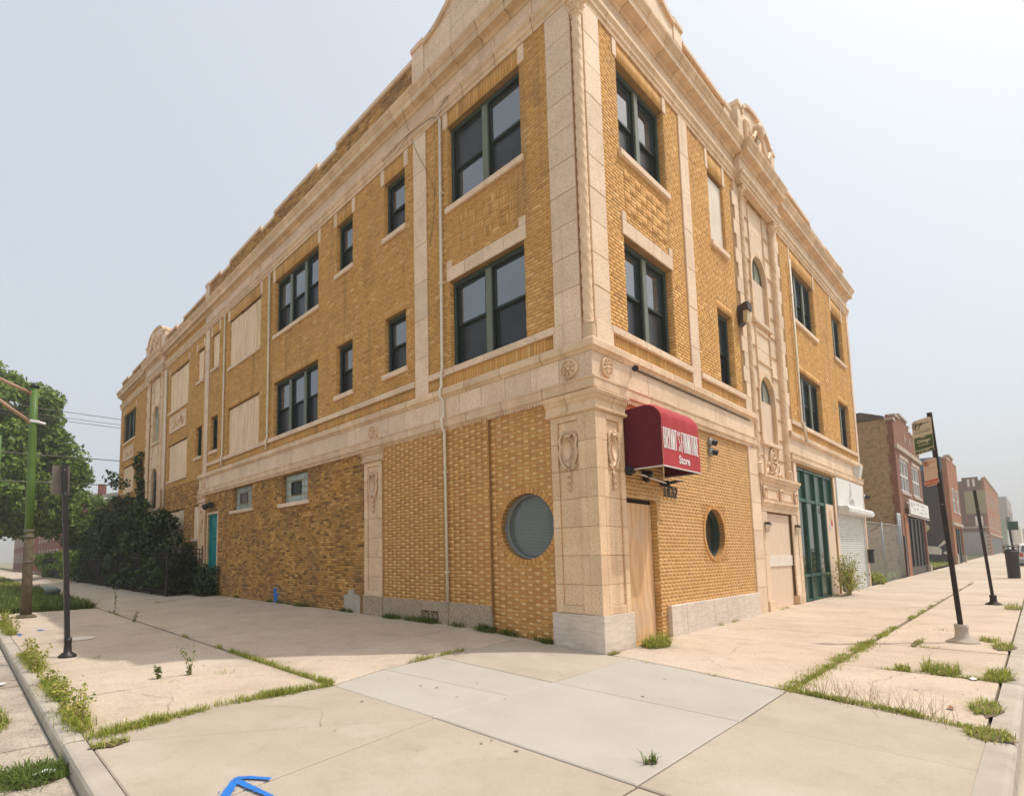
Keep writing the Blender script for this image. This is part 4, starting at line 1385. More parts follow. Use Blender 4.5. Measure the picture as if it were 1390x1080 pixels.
MB().fb('R', 8.24, 10.40, .13, 1.26, -.10, -.075).build('plywood_sheet', 'ply_pale', ed)
MB().fb('R', 8.24, 10.40, 1.50, 2.66, -.095, -.07).build('plywood_sheet', 'ply_pale', ed)
MB().fb('R', 8.26, 10.44, 1.24, 1.53, -.07, -.045).build('plank', 'white_board', ed)
MB().fb('R', 8.0, 10.5, .0, 3.6, -.26, -.25).build('door_backing', 'dark_hole', ed)
sc = arch_bay('L', 24.98, 27.55, .55, [(7.9, 9.40, 7.95, True), (4.3, 5.95, 5.85, False)], zbot=2.2)
MB().fb('L', 24.8, 27.7, -.1, 2.1, -.15, .02).build('bay_base', 'brick_rough', B)
q = MB()
for a, c_ in ((20.98, 23.5), (30.9, 33.4)):                     # relief panels on the wing
    zc_, s_ = 8.25, (a + c_) / 2
    f = MB().cb('L', a, c_, 7.84, 8.66, K, .03, .01)
    for p0, p1, p2, p3 in ((a, c_, 7.84, 7.93), (a, c_, 8.57, 8.66), (a, a + .09, 7.93, 8.57), (c_ - .09, c_, 7.93, 8.57)):
        f.cb('L', p0, p1, p2, p3, .03, .06, .012)
    pn = f.build('relief_panel', 'terra', B)
    g = MB()
    g.lathe((s_, zc_, .03), [(.2, 0), (.2, .05), (.12, .07), (.001, .07)], 16, axis='o', face='L')
    for sg in (-1, 1):
        g.tube([P('L', s_ + sg * t, zc_ + .18 * math.sin(t * 7) - .05 * t, .05) for t in np.linspace(.2, 1.0, 12)], list(np.linspace(.07, .03, 12)), 7)
        g.tube(spiral('L', s_ + sg * .55, zc_ + .05, .05, .17, 1.3, sg), .035, 6)
    g.build('garland', 'terra_mould', pn, smooth=True)
MB().cb('L', 18.95, 24.75, .72, .88, K, .05).build('water_table', 'terra', B)

# ------------------------------------------------------------------ parapets and pediments
for face, segs in (('L', PARA_L), ('R', PARA_R)):
    for k, (a, c_, zt) in enumerate(segs):
        n = max(1, round((c_ - a) / 1.1))
        for i in range(n):
            p0, p1 = a + (c_ - a) * i / n, a + (c_ - a) * (i + 1) / n
            MB().cb(face, p0 + .002, p1 - .002, zt, zt + .11, -.31, .06, .015).build('coping_stone', 'terra', B)
        if k and abs(segs[k - 1][1] - a) < .01:
            lo, hi = sorted((zt, segs[k - 1][2]))
            sg = 1 if zt > segs[k - 1][2] else -1
            MB().cb(face, a - (.005 if sg > 0 else .09), a + (.09 if sg > 0 else .005), lo + .112, hi - .002, -.31, .055, .01).build('coping_stone', 'terra', B)

def clip_half(poly, ax, val, keep_less):
    out = []
    for i in range(len(poly)):
        p, q = poly[i], poly[(i + 1) % len(poly)]
        ip, iq = ((p[ax] <= val) == keep_less), ((q[ax] <= val) == keep_less)
        if ip:
            out.append(p)
        if ip != iq:
            t = (val - p[ax]) / (q[ax] - p[ax])
            out.append(tuple(p[k] + (q[k] - p[k]) * t for k in (0, 1)))
    return out
def blocks_of(face, poly, bw_, bh, o0, o1, z0, name='parapet_block', s0=0):
    smin, smax = min(p[0] for p in poly), max(p[0] for p in poly)
    zmax = max(p[1] for p in poly)
    j = 0
    z = z0
    while z < zmax:
        s_ = smin - (bw_ / 2 if j % 2 else 0)
        while s_ < smax:
            q = clip_half(clip_half(clip_half(clip_half(poly, 0, s_ + .003, False), 0, s_ + bw_ - .003, True), 1, z + .003, False), 1, z + bh - .003, True)
            if len(q) > 2:
                a2 = abs(sum(q[i][0] * q[(i + 1) % len(q)][1] - q[(i + 1) % len(q)][0] * q[i][1] for i in range(len(q)))) / 2
                if a2 > .004:
                    MB().prism(face, q, o0, o1 + random.uniform(-.0015, .0015)).build(name, 'terra', B)
            s_ += bw_
        z += bh
        j += 1
def rim(face, line, o0, o1, wd, name='pediment_coping'):
    """coping that follows the top line of a pediment"""
    for (a, za), (c_, zc_) in zip(line[:-1], line[1:]):
        dd = np.array((c_ - a, zc_ - za))
        L_ = np.linalg.norm(dd)
        nn = np.array((-dd[1], dd[0])) / L_ * wd
        if nn[1] < 0 or (abs(nn[1]) < 1e-6 and nn[0] < 0):
            nn = -nn
        MB().prism(face, [(a, za), (c_, zc_), (c_ + nn[0], zc_ + nn[1]), (a + nn[0], za + nn[1])], o0, o1).build(name, 'terra_mould', B)
crv = [(4.05, 13.72), (3.75, 13.76), (3.5, 13.86), (3.3, 13.97), (3.1, 14.1), (2.9, 14.2), (2.6, 14.26), (1.5, 14.28), (.36, 14.28)]
for face in ('L', 'R'):
    blocks_of(face, [(.0 if face == 'L' else .32, 12.55), (4.05, 12.55)] + crv[:-1] + [(.0 if face == 'L' else .32, 14.28)], .78, .42, -.3, .01, 12.58)
    stack(face, 4.06, 4.49, 12.58, 13.80, .035, .42, 'parapet_block')
    MB().cb(face, 4.03, 4.50, 13.80, 13.92, -.31, .075, .015).build('coping_stone', 'terra', B)
    rim(face, crv, -.31, .075, .11)
MB().box(.012, .31, -.008, .3, 12.58, 14.27).build('parapet_block', 'terra', B)
# parapet piers
stack('L', 18.3, 18.75, 12.6, 13.6, .03, .4, 'parapet_block')
MB().cb('L', 18.27, 18.78, 13.6, 13.72, -.31, .07).build('coping_stone', 'terra', B)
stack('R', 7.06, 7.5, 12.6, 13.52, .03, .4, 'parapet_block')
MB().cb('R', 7.03, 7.52, 13.52, 13.64, -.31, .07).build('coping_stone', 'terra', B)

def pediment(face, s0, s1, zsh, zpk, o):
    sc_ = (s0 + s1) / 2
    for a, b_ in ((s0, s0 + .36), (s1 - .36, s1)):
        stack(face, a, b_, 12.6, zsh, o + .03, .45, 'parapet_block')
        MB().cb(face, a - .03, b_ + .03, zsh, zsh + .12, -.31, o + .07, .015).build('coping_stone', 'terra', B)
    n = 11
    hwid = (s1 - s0) / 2 - .37
    line = [(sc_ - hwid * math.cos(t) if True else 0, zsh - .12 + (zpk - zsh + .12) * math.sin(t) ** .8) for t in np.linspace(0.0001, PI - .0001, n)]
    blocks_of(face, [(sc_ - hwid, 12.58)] + line + [(sc_ + hwid, 12.58)], .8, .5, -.3, o, 12.58)
    rim(face, line, -.31, o + .07, .10)
    g = MB()                                                  # keystone scroll, garland and drops
    g.fb(face, sc_ - .13, sc_ + .13, 12.7, zpk - .55, o, o + .09)
    g.lathe((sc_, zpk - .42, o), [(.22, 0), (.22, .14), (.15, .2), (.06, .2), (.001, .16)], 18, axis='o', face=face)
    for sg in (-1, 1):
        pts = [(sg * .15, zpk - .45), (sg * .45, zpk - .85), (sg * .75, zpk - .9), (sg * .98, zpk - .62)]
        cs = [pts[0]] + [tuple(np.array(p) * (1 - t) + np.array(q_) * t) for p, q_ in zip(pts[:-1], pts[1:]) for t in (.33, .66, 1)]
        g.tube([P(face, sc_ + a, c, o + .05) for a, c in cs], [.04 + .035 * abs(math.sin(i * 1.3)) for i in range(len(cs))], 8)
        hh = [(sg * .98, zpk - .55 - t) for t in np.linspace(0, 1.0, 10)]
        g.tube([P(face, sc_ + a, c, o + .04) for a, c in hh], [.05 + .03 * (i % 2) for i in range(10)], 8)
    g.build('garland', 'terra_mould', B, smooth=True)
pediment('R', 7.62, 10.72, 13.78, 14.18, .14)
pediment('L', 24.4, 28.1, 13.55, 14.15, .13)

# ------------------------------------------------------------------ pipes and odd parts on the building
def downspout(face, pts, r=.032):
    o = MB().tube([P(face, *p) for p in pts], r, 8).build('downspout', 'pipe', B, smooth=True)
    q = MB()
    s_, za, oo = pts[0]
    zlo, zhi = min(p[1] for p in pts), max(p[1] for p in pts)
    z = zlo + .6
    while z < zhi:
        ss = np.interp(z, sorted(p[1] for p in pts), [p[0] for p in sorted(pts, key=lambda p: p[1])])
        o_ = np.interp(z, sorted(p[1] for p in pts), [p[2] for p in sorted(pts, key=lambda p: p[1])])
        q.fb(face, ss - r * 1.5, ss + r * 1.5, z, z + .03, 0, o_ + r * 1.08)
        z += 2.1
    q.build('pipe_strap', 'pipe', o)
downspout('L', [(3.50, 11.45, .06), (3.52, 5.62, .08), (3.52, 5.56, .11), (3.52, 5.24, .11), (3.52, 5.15, .16), (3.52, 5.0, .16), (3.51, 4.93, .08), (3.50, 4.6, .08), (3.49, 4.52, .145), (3.48, 4.33, .145), (3.46, 4.24, .10), (3.44, .66, .095)])
downspout('L', [(12.21, 11.45, .06), (12.21, 5.66, .06), (12.21, 5.6, .10), (12.21, 5.26, .10)], .036)
downspout('L', [(16.30, 11.45, .06), (16.29, 5.66, .06), (16.28, 5.6, .10), (16.28, 5.26, .10)], .036)
downspout('L', [(24.2, 11.35, .07), (24.05, 2.0, .07)], .045)
downspout('R', [(12.0, 11.0, .06), (12.02, 5.7, .06), (12.02, 5.62, .1), (12.02, 5.0, .16)], .034)
q = MB()                                                       # loose wires by the cornice
for pts in ([(3.5, 11.45, .07), (3.7, 11.62, .13), (4.1, 11.6, .14), (4.9, 11.72, .12), (5.6, 11.66, .12)], [(4.55, 12.3, .30), (4.6, 11.9, .06), (4.35, 11.2, .05), (3.9, 10.3, .03), (3.72, 9.9, .02), (3.78, 9.3, .02), (3.95, 8.7, .02)],
            [(3.5, 11.47, .08), (3.25, 11.75, .16), (3.1, 11.70, .14), (3.6, 11.5, .14), (4.5, 11.72, .13), (5.0, 11.55, .12)]):
    P3 = np.array([P('L', *p) for p in pts])
    t = np.linspace(0, 1, len(P3))
    tt = np.linspace(0, 1, 24)
    q.tube(np.stack([np.interp(tt, t, P3[:, k]) + (0.02 * np.sin(tt * 9 + k)) for k in range(3)], 1), .005, 5)
q.build('loose_wire', 'bronze', B)
MB().prism('L', [(6.72, -.1), (7.47, -.1), (7.47, .62), (7.28, .66), (7.22, .78), (7.02, .78), (6.98, .66), (6.72, .62)], -.01, .035).build('concrete_patch', 'kerb', B)

# storefront
sf = MB()
SX = [11.16, 12.24, 13.33, 14.42, 15.50]
for a in SX:
    sf.cb('R', a - .04 if a > 11.2 else a, a + .04 if a < 15.4 else a, .12, 4.21, -.16, -.03, .01)
for a, c_ in zip(SX[:-1], SX[1:]):
    for z0, z1 in ((.12, .19), (.86, .94), (3.16, 3.26), (4.13, 4.21)):
        sf.cb('R', a + .042, c_ - .042, z0, z1, -.15, -.04, .01)
stf = sf.build('storefront', 'green_bar', B)
for a, c_ in zip(SX[:-1], SX[1:]):
    MB().fb('R', a + .03, c_ - .03, 3.2, 4.15, -.14, -.11).build('transom_panel', 'green_panel', stf)
    MB().fb('R', a + .03, c_ - .03, .9, 3.2, -.13, -.10).build('shop_pane', 'glass_dark', stf)
    MB().fb('R', a + .03, c_ - .03, .15, .9, -.14, -.10).build('base_panel', 'green_panel', stf)
q = MB().fb('R', 14.48, 15.46, .12, 3.24, -.09, -.02)
pp = q.build('poster_panel', 'ply_pale', stf)
for s_, z_, r_, m_ in ((14.95, 2.85, .22, 'sign_pink'), (15.1, 2.6, .12, 'sign_red'), (14.8, 2.45, .15, 'grey_sign')):
    MB().lathe((s_, z_, -.02), [(r_, 0), (r_, .004), (.001, .004)], 14, axis='o', face='R').build('faded_print', m_, pp)
MB().fb('R', 15.56, 15.80, .0, 4.25, -.12, .02).build('shop_pier', 'terra', B)
# roller shutter
q = MB()
z, prof = .12, []
while z < 2.96:
    prof += [(-.055, z), (-.018, z + .018), (-.018, z + .062), (-.055, z + .08)]
    z += .085
n = len(prof)
q.add([P('R', 15.88, zz, o_) for o_, zz in prof] + [P('R', 20.1, zz, o_) for o_, zz in prof], [(i, i + 1, i + 1 + n, i + n) for i in range(n - 1)])
q.fb('R', 15.82, 15.90, .05, 2.98, -.1, .02).fb('R', 20.08, 20.155, .05, 2.98, -.1, .02).fb('R', 15.9, 20.08, .06, .13, -.08, .0)
rs = q.build('roller_shutter', 'white_metal', B)
hx = [(.0, 2.98), (.30, 2.98), (.36, 3.04), (.36, 3.16), (.30, 3.235), (.0, 3.235)]
q = MB()
n = len(hx)
q.add([P('R', 15.85, zz, o_) for o_, zz in hx] + [P('R', 20.2, zz, o_) for o_, zz in hx], [tuple(range(n)), tuple(range(2 * n - 1, n - 1, -1))] + [(i, (i + 1) % n, (i + 1) % n + n, i + n) for i in range(n)])
q.build('shutter_box', 'white_metal', rs)

# ------------------------------------------------------------------ things fixed to the building
# awning
aw = thing('awning', 'dark red canvas awning with white lettering over the boarded corner door', 'awning', (1.69, 0, 3.06))
AX0, AX1, AD, AZ0, AZ1 = .95, 2.43, .68, 3.06, 4.14
def awn_prof(n=10, inset=0.0):
    r = .30
    pts = [(AD - inset, AZ0), (AD - inset, AZ1 - r)]
    pts += [(AD - inset - r + r * math.cos(t), AZ1 - inset - r + r * math.sin(t)) for t in np.linspace(0, PI / 2, n)[1:]]
    pts += [(.02, AZ1 - inset - .015)]
    return pts
pr_ = awn_prof()
b = MB()
nx = 49
vs, fs = [], []
for i in range(nx):
    x_ = AX0 + (AX1 - AX0) * i / (nx - 1)
    ph = (i % 12) / 12.0
    puff = .034 * math.sin(PI * ph) ** .55
    for k, (o, z) in enumerate(pr_):
        e = puff if k >= 2 else 0
        vs.append((x_, -(o + e * .6), z + e))
m_ = len(pr_)
for i in range(nx - 1):
    for k in range(m_ - 1):
        fs.append((i * m_ + k, (i + 1) * m_ + k, (i + 1) * m_ + k + 1, i * m_ + k + 1))
b.add(vs, fs)
o = b.build('canopy', 'awn_red', aw, smooth=True)
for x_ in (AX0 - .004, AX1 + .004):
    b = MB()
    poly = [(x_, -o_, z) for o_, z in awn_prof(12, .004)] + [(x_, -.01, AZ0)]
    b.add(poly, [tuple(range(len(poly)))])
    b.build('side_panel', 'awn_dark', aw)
b = MB()
b.tube([(AX0, -.01, AZ0), (AX0, -AD, AZ0)], .012, 6).tube([(AX0, -AD, AZ0), (AX1, -AD, AZ0)], .012, 6).tube([(AX1, -.01, AZ0), (AX1, -AD, AZ0)], .012, 6)
b.build('frame', 'white_metal', aw)
b = MB()
for x_ in np.linspace(AX0 + .1, AX1 - .1, 4):
    b.tube([(x_, -q[0] + .02, q[1] - .02) for q in pr_], .011, 5)
b.tube([(AX0, -.3, AZ1 - .05), (AX1, -.3, AZ1 - .05)], .011, 5)
b.build('rib', 'black_metal', aw)
xc = (AX0 + AX1) / 2
# tall condensed slab-serif capitals, drawn as strokes
def glyph(ch):
    S = lambda *p: list(p)
    g = {'B': [S((0, 0), (0, 1)), S((0, 1), (.55, 1), (.75, .88), (.75, .64), (.55, .53), (0, .53)), S((.55, .53), (.85, .40), (.85, .12), (.6, 0), (0, 0))],
         'R': [S((0, 0), (0, 1)), S((0, 1), (.6, 1), (.82, .88), (.82, .62), (.6, .5), (0, .5)), S((.5, .5), (.9, 0))],
         'Y': [S((0, 1), (.45, .45), (.9, 1)), S((.45, .45), (.45, 0))],
         'A': [S((0, 0), (.45, 1), (.9, 0)), S((.17, .35), (.73, .35))],
         'N': [S((0, 0), (0, 1), (.85, 0), (.85, 1))],
         'T': [S((0, 1), (.9, 1)), S((.45, 1), (.45, 0))],
         "'": [S((.1, 1), (.1, .78))],
         'S': [S((.82, .8), (.7, .97), (.35, 1), (.08, .86), (.08, .66), (.4, .54), (.75, .42), (.85, .22), (.68, .03), (.3, 0), (.05, .2))],
         'F': [S((0, 0), (0, 1), (.85, 1)), S((0, .53), (.6, .53))],
         'U': [S((0, 1), (0, .2), (.2, 0), (.62, 0), (.82, .2), (.82, 1))],
         'I': [S((.15, 0), (.15, 1))],
         'E': [S((.85, 0), (0, 0), (0, 1), (.85, 1)), S((0, .53), (.6, .53))],
         '1': [S((.1, .8), (.4, 1), (.4, 0))],
         '8': [S((.45, .53), (.1, .7), (.15, .95), (.45, 1), (.75, .95), (.8, .7), (.45, .53), (.05, .3), (.12, .05), (.45, 0), (.78, .05), (.85, .3), (.45, .53))],
         '3': [S((.08, .85), (.25, 1), (.6, 1), (.8, .85), (.78, .65), (.45, .53), (.8, .4), (.82, .15), (.6, 0), (.25, 0), (.06, .15))],
         '2': [S((.08, .8), (.25, 1), (.6, 1), (.8, .85), (.75, .6), (.05, 0), (.85, 0))]}
    sf_ = {'B': [], 'R': [(.9, 0)], 'Y': [(0, 1), (.9, 1), (.45, 0)], 'A': [(0, 0), (.9, 0)], 'N': [(0, 0), (0, 1), (.85, 1)], 'T': [(.45, 0)], 'F': [(0, 0)], 'U': [(0, 1), (.82, 1)], 'I': [(.15, 0), (.15, 1)], 'E': [], '1': [(.4, 0)]}
    return g.get(ch, []), sf_.get(ch, [])
def strokes(mb, body, org, ux, uz, hgt, wid, gap, st, lift=.005):
    """letters as flat ribbons; st = stroke width in metres"""
    org, ux, uz = (np.array(q, float) for q in (org, ux, uz))
    nn = np.cross(ux, uz)
    x_ = 0
    for ch in body:
        if ch == ' ':
            x_ += wid * .55
            continue
        wch = {"'": .35, 'I': .42}.get(ch, 1.0)
        ls, ss = glyph(ch)
        li = 0
        def seg(p, q, w_):
            nonlocal li
            p, q = np.array(p, float), np.array(q, float)
            dd = q - p
            L_ = np.linalg.norm(dd) + 1e-9
            t_ = dd / L_
            pn = np.array((-t_[1], t_[0])) * w_ / 2
            p, q = p - t_ * w_ * .25, q + t_ * w_ * .25
            li += 1
            mb.add([org + ux * c[0] + uz * c[1] + nn * (lift + li * .00025) for c in (p - pn, q - pn, q + pn, p + pn)], [(0, 1, 2, 3)])
        for l_ in ls:
            for p, q in zip(l_[:-1], l_[1:]):
                vert = abs(q[1] - p[1]) > .3
                seg((x_ + p[0] * wid, p[1] * hgt), (x_ + q[0] * wid, q[1] * hgt), st if vert else st * .75)
        for p in ss:
            seg((x_ + p[0] * wid - st * .8, p[1] * hgt), (x_ + p[0] * wid + st * .8, p[1] * hgt), st * .5)
        x_ += wid * wch + gap
    return x_
b = MB()
W1 = strokes(MB(), "BRYANT'S FURNITURE", (0, 0, 0), (1, 0, 0), (0, 0, 1), .34, .060, .025, .027)
b_ = strokes(b, "BRYANT'S FURNITURE", (xc - W1 / 2 + .012, -AD, 3.375), (1, 0, 0), (0, 0, 1), .335, .060, .025, .027)
b.build('lettering', 'letter_white', aw)
b = MB()
lettering('lettering', 'Store', (xc + .07, -AD, 3.16), (1, 0, 0), (0, 0, 1), .20, aw, 'letter_white', 1.0, .004, .006)

# house numbers
hn = thing('house_number', 'black metal house number 1832 on the brick below the red awning', 'house number', (2.6, 0, 2.69))
for k, ch in enumerate('1832'):
    b = MB()
    q = MB()
    strokes(q, ch, (2.36 + k * .155, -.012, 2.70), (1, 0, 0), (0, 0, 1), .195, .095, 0, .034, .02)
    b.add(q.v, q.f)
    b.add([(a, c + .018, e) for a, c, e in q.v], q.f)
    nq = len(q.f)
    for f in q.f:
        idx = [i for i in f]
        for i in range(4):
            a, c = idx[i], idx[(i + 1) % 4]
            b.add([q.v[a], q.v[c], (q.v[c][0], q.v[c][1] + .018, q.v[c][2]), (q.v[a][0], q.v[a][1] + .018, q.v[a][2])], [(0, 1, 2, 3)])
    b.build('numeral', 'black_metal', hn)

# spotlight bar below the awning
sp = thing('spotlight_bar', 'pale conduit with small black spotlights on the wall under the red awning', 'spotlight', (1.5, -.1, 2.95))
b = MB()
b.tube([(.86, -.10, 3.03), (1.4, -.12, 3.0), (2.28, -.12, 2.93)], .016, 7)
b.build('conduit', 'white_metal', sp)
b = MB()
b.tube([(.86, -.04, 3.05), (.90, -.16, 3.02)], [.075, .085], 12).tube([(.90, -.16, 3.02), (.92, -.2, 3.0)], [.05, .02], 10)
b.build('lamp_head', 'black_metal', sp)
b = MB()
b.box(1.0, 1.22, -.16, -.08, 2.985, 3.035)
b.build('junction_box', 'lamp_lens', sp)
b = MB()
b.tube([(1.52, -.03, 3.06), (1.54, -.2, 3.02)], [.07, .055], 12).tube([(1.53, -.05, 2.98), (1.53, -.13, 2.9)], [.05, .04], 8)
b.build('lamp_head', 'black_metal', sp)
b = MB()
b.tube([(2.26, -.02, 2.94), (2.3, -.14, 2.92)], [.055, .07], 10)
b.tube([(2.28, -.14, 2.93), (2.42, -.24, 2.965), (2.62, -.3, 2.98)], [.035, .028, .006], 7).tube([(2.3, -.12, 2.9), (2.36, -.2, 2.83)], [.03, .01], 7)
b.build('lamp_head', 'black_metal', sp)

# camera and conduit on the frieze
sc_ = thing('security_camera', 'small white security camera under the belt moulding right of the corner rosette', 'security camera', (1.0, -.04, 4.86))
b = MB()
b.tube([(.98, -.26, 4.83), (1.14, -.16, 4.875)], [.052, .052], 12)
b.build('camera_body', 'white_metal', sc_)
b = MB()
b.tube([(.965, -.27, 4.826), (.985, -.257, 4.831)], [.055, .055], 12)
b.build('lens', 'black_metal', sc_)
b = MB()
b.tube([(1.10, -.18, 4.86), (1.2, -.12, 4.84), (1.3, -.05, 4.92)], .018, 7).lathe((1.3, 4.92, .03), [(.05, 0), (.05, .03), (.03, .05), (.001, .05)], 12, axis='o', face='R')
b.build('bracket', 'white_metal', sc_)
b = MB()
b.tube([(1.3, -.055, 4.96), (3.0, -.052, 4.965), (7.3, -.052, 4.965)], .014, 6)
b.build('cable', 'bronze', sc_)

fl = thing('wall_floodlight', 'bronze wall floodlight with a yellowed lens left of the arched bay', 'floodlight', (7.4, -.05, 7.6))
b = MB()
b.add([P('R', *q) for q in [(7.085, 7.42, .02), (7.315, 7.42, .02), (7.315, 7.95, .02), (7.085, 7.95, .02), (7.067, 7.5, .12), (7.333, 7.5, .12), (7.333, 7.97, .15), (7.067, 7.97, .15)]],
      [(0, 1, 2, 3), (4, 5, 6, 7), (0, 1, 5, 4), (1, 2, 6, 5), (2, 3, 7, 6), (3, 0, 4, 7)])
b.build('housing', 'bronze', fl)
b = MB()
b.add([P('R', *q) for q in [(7.085, 7.5, .123), (7.315, 7.5, .123), (7.315, 7.78, .14), (7.085, 7.78, .14), (7.104, 7.47, .21), (7.302, 7.47, .21), (7.302, 7.78, .235), (7.104, 7.78, .235)]],
      [(0, 1, 2, 3), (4, 5, 6, 7), (0, 1, 5, 4), (1, 2, 6, 5), (2, 3, 7, 6), (3, 0, 4, 7)])
b.build('lens', 'lamp_lens', fl)
MB().fb('R', 7.054, 7.346, 7.785, 7.98, .152, .26).build('visor', 'bronze', fl)

tw = thing('twin_floodlight', 'two small round grey and black lamps stacked on the brick right of the awning', 'floodlight', (4.7, -.02, 3.95))
for z_ in (4.06, 3.84):
    b = MB().lathe((4.72, z_, .0), [(.095, 0), (.095, .05), (.085, .07), (.001, .07)], 14, axis='o', face='R')
    b.build('backplate', 'grey_metal', tw)
    b = MB().tube([(4.75, -.06, z_), (4.80, -.14, z_ - .03)], [.05, .07], 12)
    b.build('lamp_head', 'black_metal', tw)

for x_, w_ in ((8.03, 'left'), (10.66, 'right')):
    t = thing('wall_lantern', 'small lantern with dark cap on the %s pilaster of the boarded arched entrance' % w_, 'lantern', (x_, -.05, 2.2), 'lanterns beside the entrance')
    b = MB()
    b.add([P('R', *q) for q in [(x_ - .07, 2.34, .03), (x_ + .07, 2.34, .03), (x_ + .07, 2.40, .03), (x_ - .07, 2.40, .03), (x_ - .09, 2.31, .16), (x_ + .09, 2.31, .16), (x_ + .07, 2.40, .12), (x_ - .07, 2.40, .12)]],
          [(0, 1, 2, 3), (4, 5, 6, 7), (0, 1, 5, 4), (1, 2, 6, 5), (2, 3, 7, 6), (3, 0, 4, 7)])
    b.build('cap', 'bronze', t)
    b = MB()
    b.add([P('R', *q) for q in [(x_ - .07, 2.305, .035), (x_ + .07, 2.305, .035), (x_ + .07, 2.305, .145), (x_ - .07, 2.305, .145), (x_ - .03, 2.12, .05), (x_ + .03, 2.12, .05), (x_ + .03, 2.12, .09), (x_ - .03, 2.12, .09)]],
          [(0, 1, 2, 3), (4, 5, 6, 7), (0, 1, 5, 4), (1, 2, 6, 5), (2, 3, 7, 6), (3, 0, 4, 7)])
    b.build('glass', 'white_board', t)

dl = thing('door_lamp', 'small black lamp on the brick above the teal side door', 'lamp', (-.1, 17.4, 3.8))
b = MB().tube([(-.02, 17.45, 3.82), (-.16, 17.4, 3.84)], [.05, .06], 8)
b.build('bracket', 'black_metal', dl)
b = MB().tube([(-.12, 17.15, 3.80), (-.2, 17.0, 3.76)], [.1, .13], 12).tube([(-.12, 17.6, 3.78), (-.2, 17.75, 3.73)], [.1, .13], 12).box(-.18, -.04, 17.12, 17.65, 3.74, 3.86)
b.build('lamp_head', 'black_metal', dl)

# sign board over the shutter
sb = thing('sign_board', 'plain white shop sign with a faint grey emblem above the white roller shutter', 'sign', (17.95, -.06, 3.24))
MB().cb('R', 15.83, 20.12, 3.25, 4.28, .0, .06, .01).build('board', 'white_paint', sb)
b = MB()
b.lathe((17.9, 4.12, .06), [(.07, .003), (.07, .005), (.001, .005)], 12, axis='o', face='R')
b.fb('R', 17.83, 17.97, 3.98, 4.04, .06, .065).fb('R', 17.78, 18.02, 3.78, 3.97, .06, .065).fb('R', 17.72, 18.08, 3.72, 3.765, .06, .065)
b.build('emblem', 'grey_sign', sb)
lettering('lettering', 'Grin', (17.95, -.06, 3.40), (1, 0, 0), (0, 0, 1), .42, sb, 'grey_sign', 1.15, .012, .005)
wl = thing('wall_lamp', 'white wedge lamp on the frieze at the far end of the sunlit facade', 'lamp', (19.3, -.05, 4.75))
b = MB()
b.add([P('R', *q) for q in [(19.0, 4.5, .03), (19.5, 4.5, .03), (19.5, 4.98, .03), (19.0, 4.98, .03), (19.05, 4.62, .18), (19.45, 4.62, .18), (19.5, 4.98, .24), (19.0, 4.98, .24)]],
      [(0, 1, 2, 3), (4, 5, 6, 7), (0, 1, 5, 4), (1, 2, 6, 5), (2, 3, 7, 6), (3, 0, 4, 7)])
b.build('housing', 'white_metal', wl)
rc = thing('corner_camera', 'small dark camera on the end pilaster beside the white sign', 'security camera', (20.25, -.1, 3.8))
b = MB().tube([(20.3, -.08, 3.85), (20.22, -.24, 3.80)], [.06, .07], 10)
b.build('camera_body', 'black_metal', rc)
MB().fb('R', 20.2, 20.34, 3.8, 3.95, .05, .1).build('bracket', 'white_metal', rc)
mbx = thing('mail_box', 'small black mail box on the end pilaster beside the shutter', 'mail box', (20.3, -.1, 1.2))
b = MB().cb('R', 20.14, 20.36, 1.15, 1.62, .052, .22, .02)
b.build('box', 'black_metal', mbx)
MB().cb('R', 20.12, 20.38, 1.622, 1.70, .052, .26, .02).build('lid', 'black_metal', mbx)

# ------------------------------------------------------------------ street signs and poles
def base_shoe(b, x_, y_, z_, r=.15, h_=.22):
    b.lathe((x_, y_, z_), [(r, -.02), (r, .015), (r * .85, .04), (r * .45, .08), (r * .38, h_ * .7), (r * .42, h_ * .8), (r * .42, h_), (.03, h_)], 14)
def sq_post(name, p0, p1, wdt, m, parent, holes=True):
    p0, p1 = np.array(p0, float), np.array(p1, float)
    ax = (p1 - p0) / np.linalg.norm(p1 - p0)
    a = np.cross(ax, (0, 1, 0)); a /= np.linalg.norm(a)
    c = np.cross(ax, a)
    b = MB()
    vs = []
    for p in (p0, p1):
        for s1_, s2_ in ((-1, -1), (1, -1), (1, 1), (-1, 1)):
            vs.append(p + a * s1_ * wdt / 2 + c * s2_ * wdt / 2)
    b.add(vs, [(0, 1, 2, 3), (7, 6, 5, 4)] + [(i, (i + 1) % 4, (i + 1) % 4 + 4, i + 4) for i in range(4)])
    po = b.build(name, m, parent)
    if holes:
        q = MB()
        L_ = np.linalg.norm(p1 - p0)
        for t in holes:
            ctr = p0 + ax * t
            q.tube([ctr - a * (wdt / 2 + .004), ctr + a * (wdt / 2 + .004)], .011, 6)
            q.tube([ctr - c * (wdt / 2 + .004), ctr + c * (wdt / 2 + .004)], .011, 6)
        q.build('bolt', 'grey_metal', po)
    return po

g0 = gh(4.84, -3.69)
ps = thing('parking_sign', 'leaning dark post with green and tan parking signs on the sunlit pavement', 'street sign', (4.84, -3.69, g0))
TOPP = np.array((4.84, -3.565, 3.99))
sq_post('post', (4.84, -3.69, g0 + .1), TOPP, .065, 'rust_metal', ps, [2.2, 2.78, 3.15, 3.72])
b = MB()
base_shoe(b, 4.84, -3.69, g0, .21, .30)
b.build('base_shoe', 'kerb', ps, smooth=True)
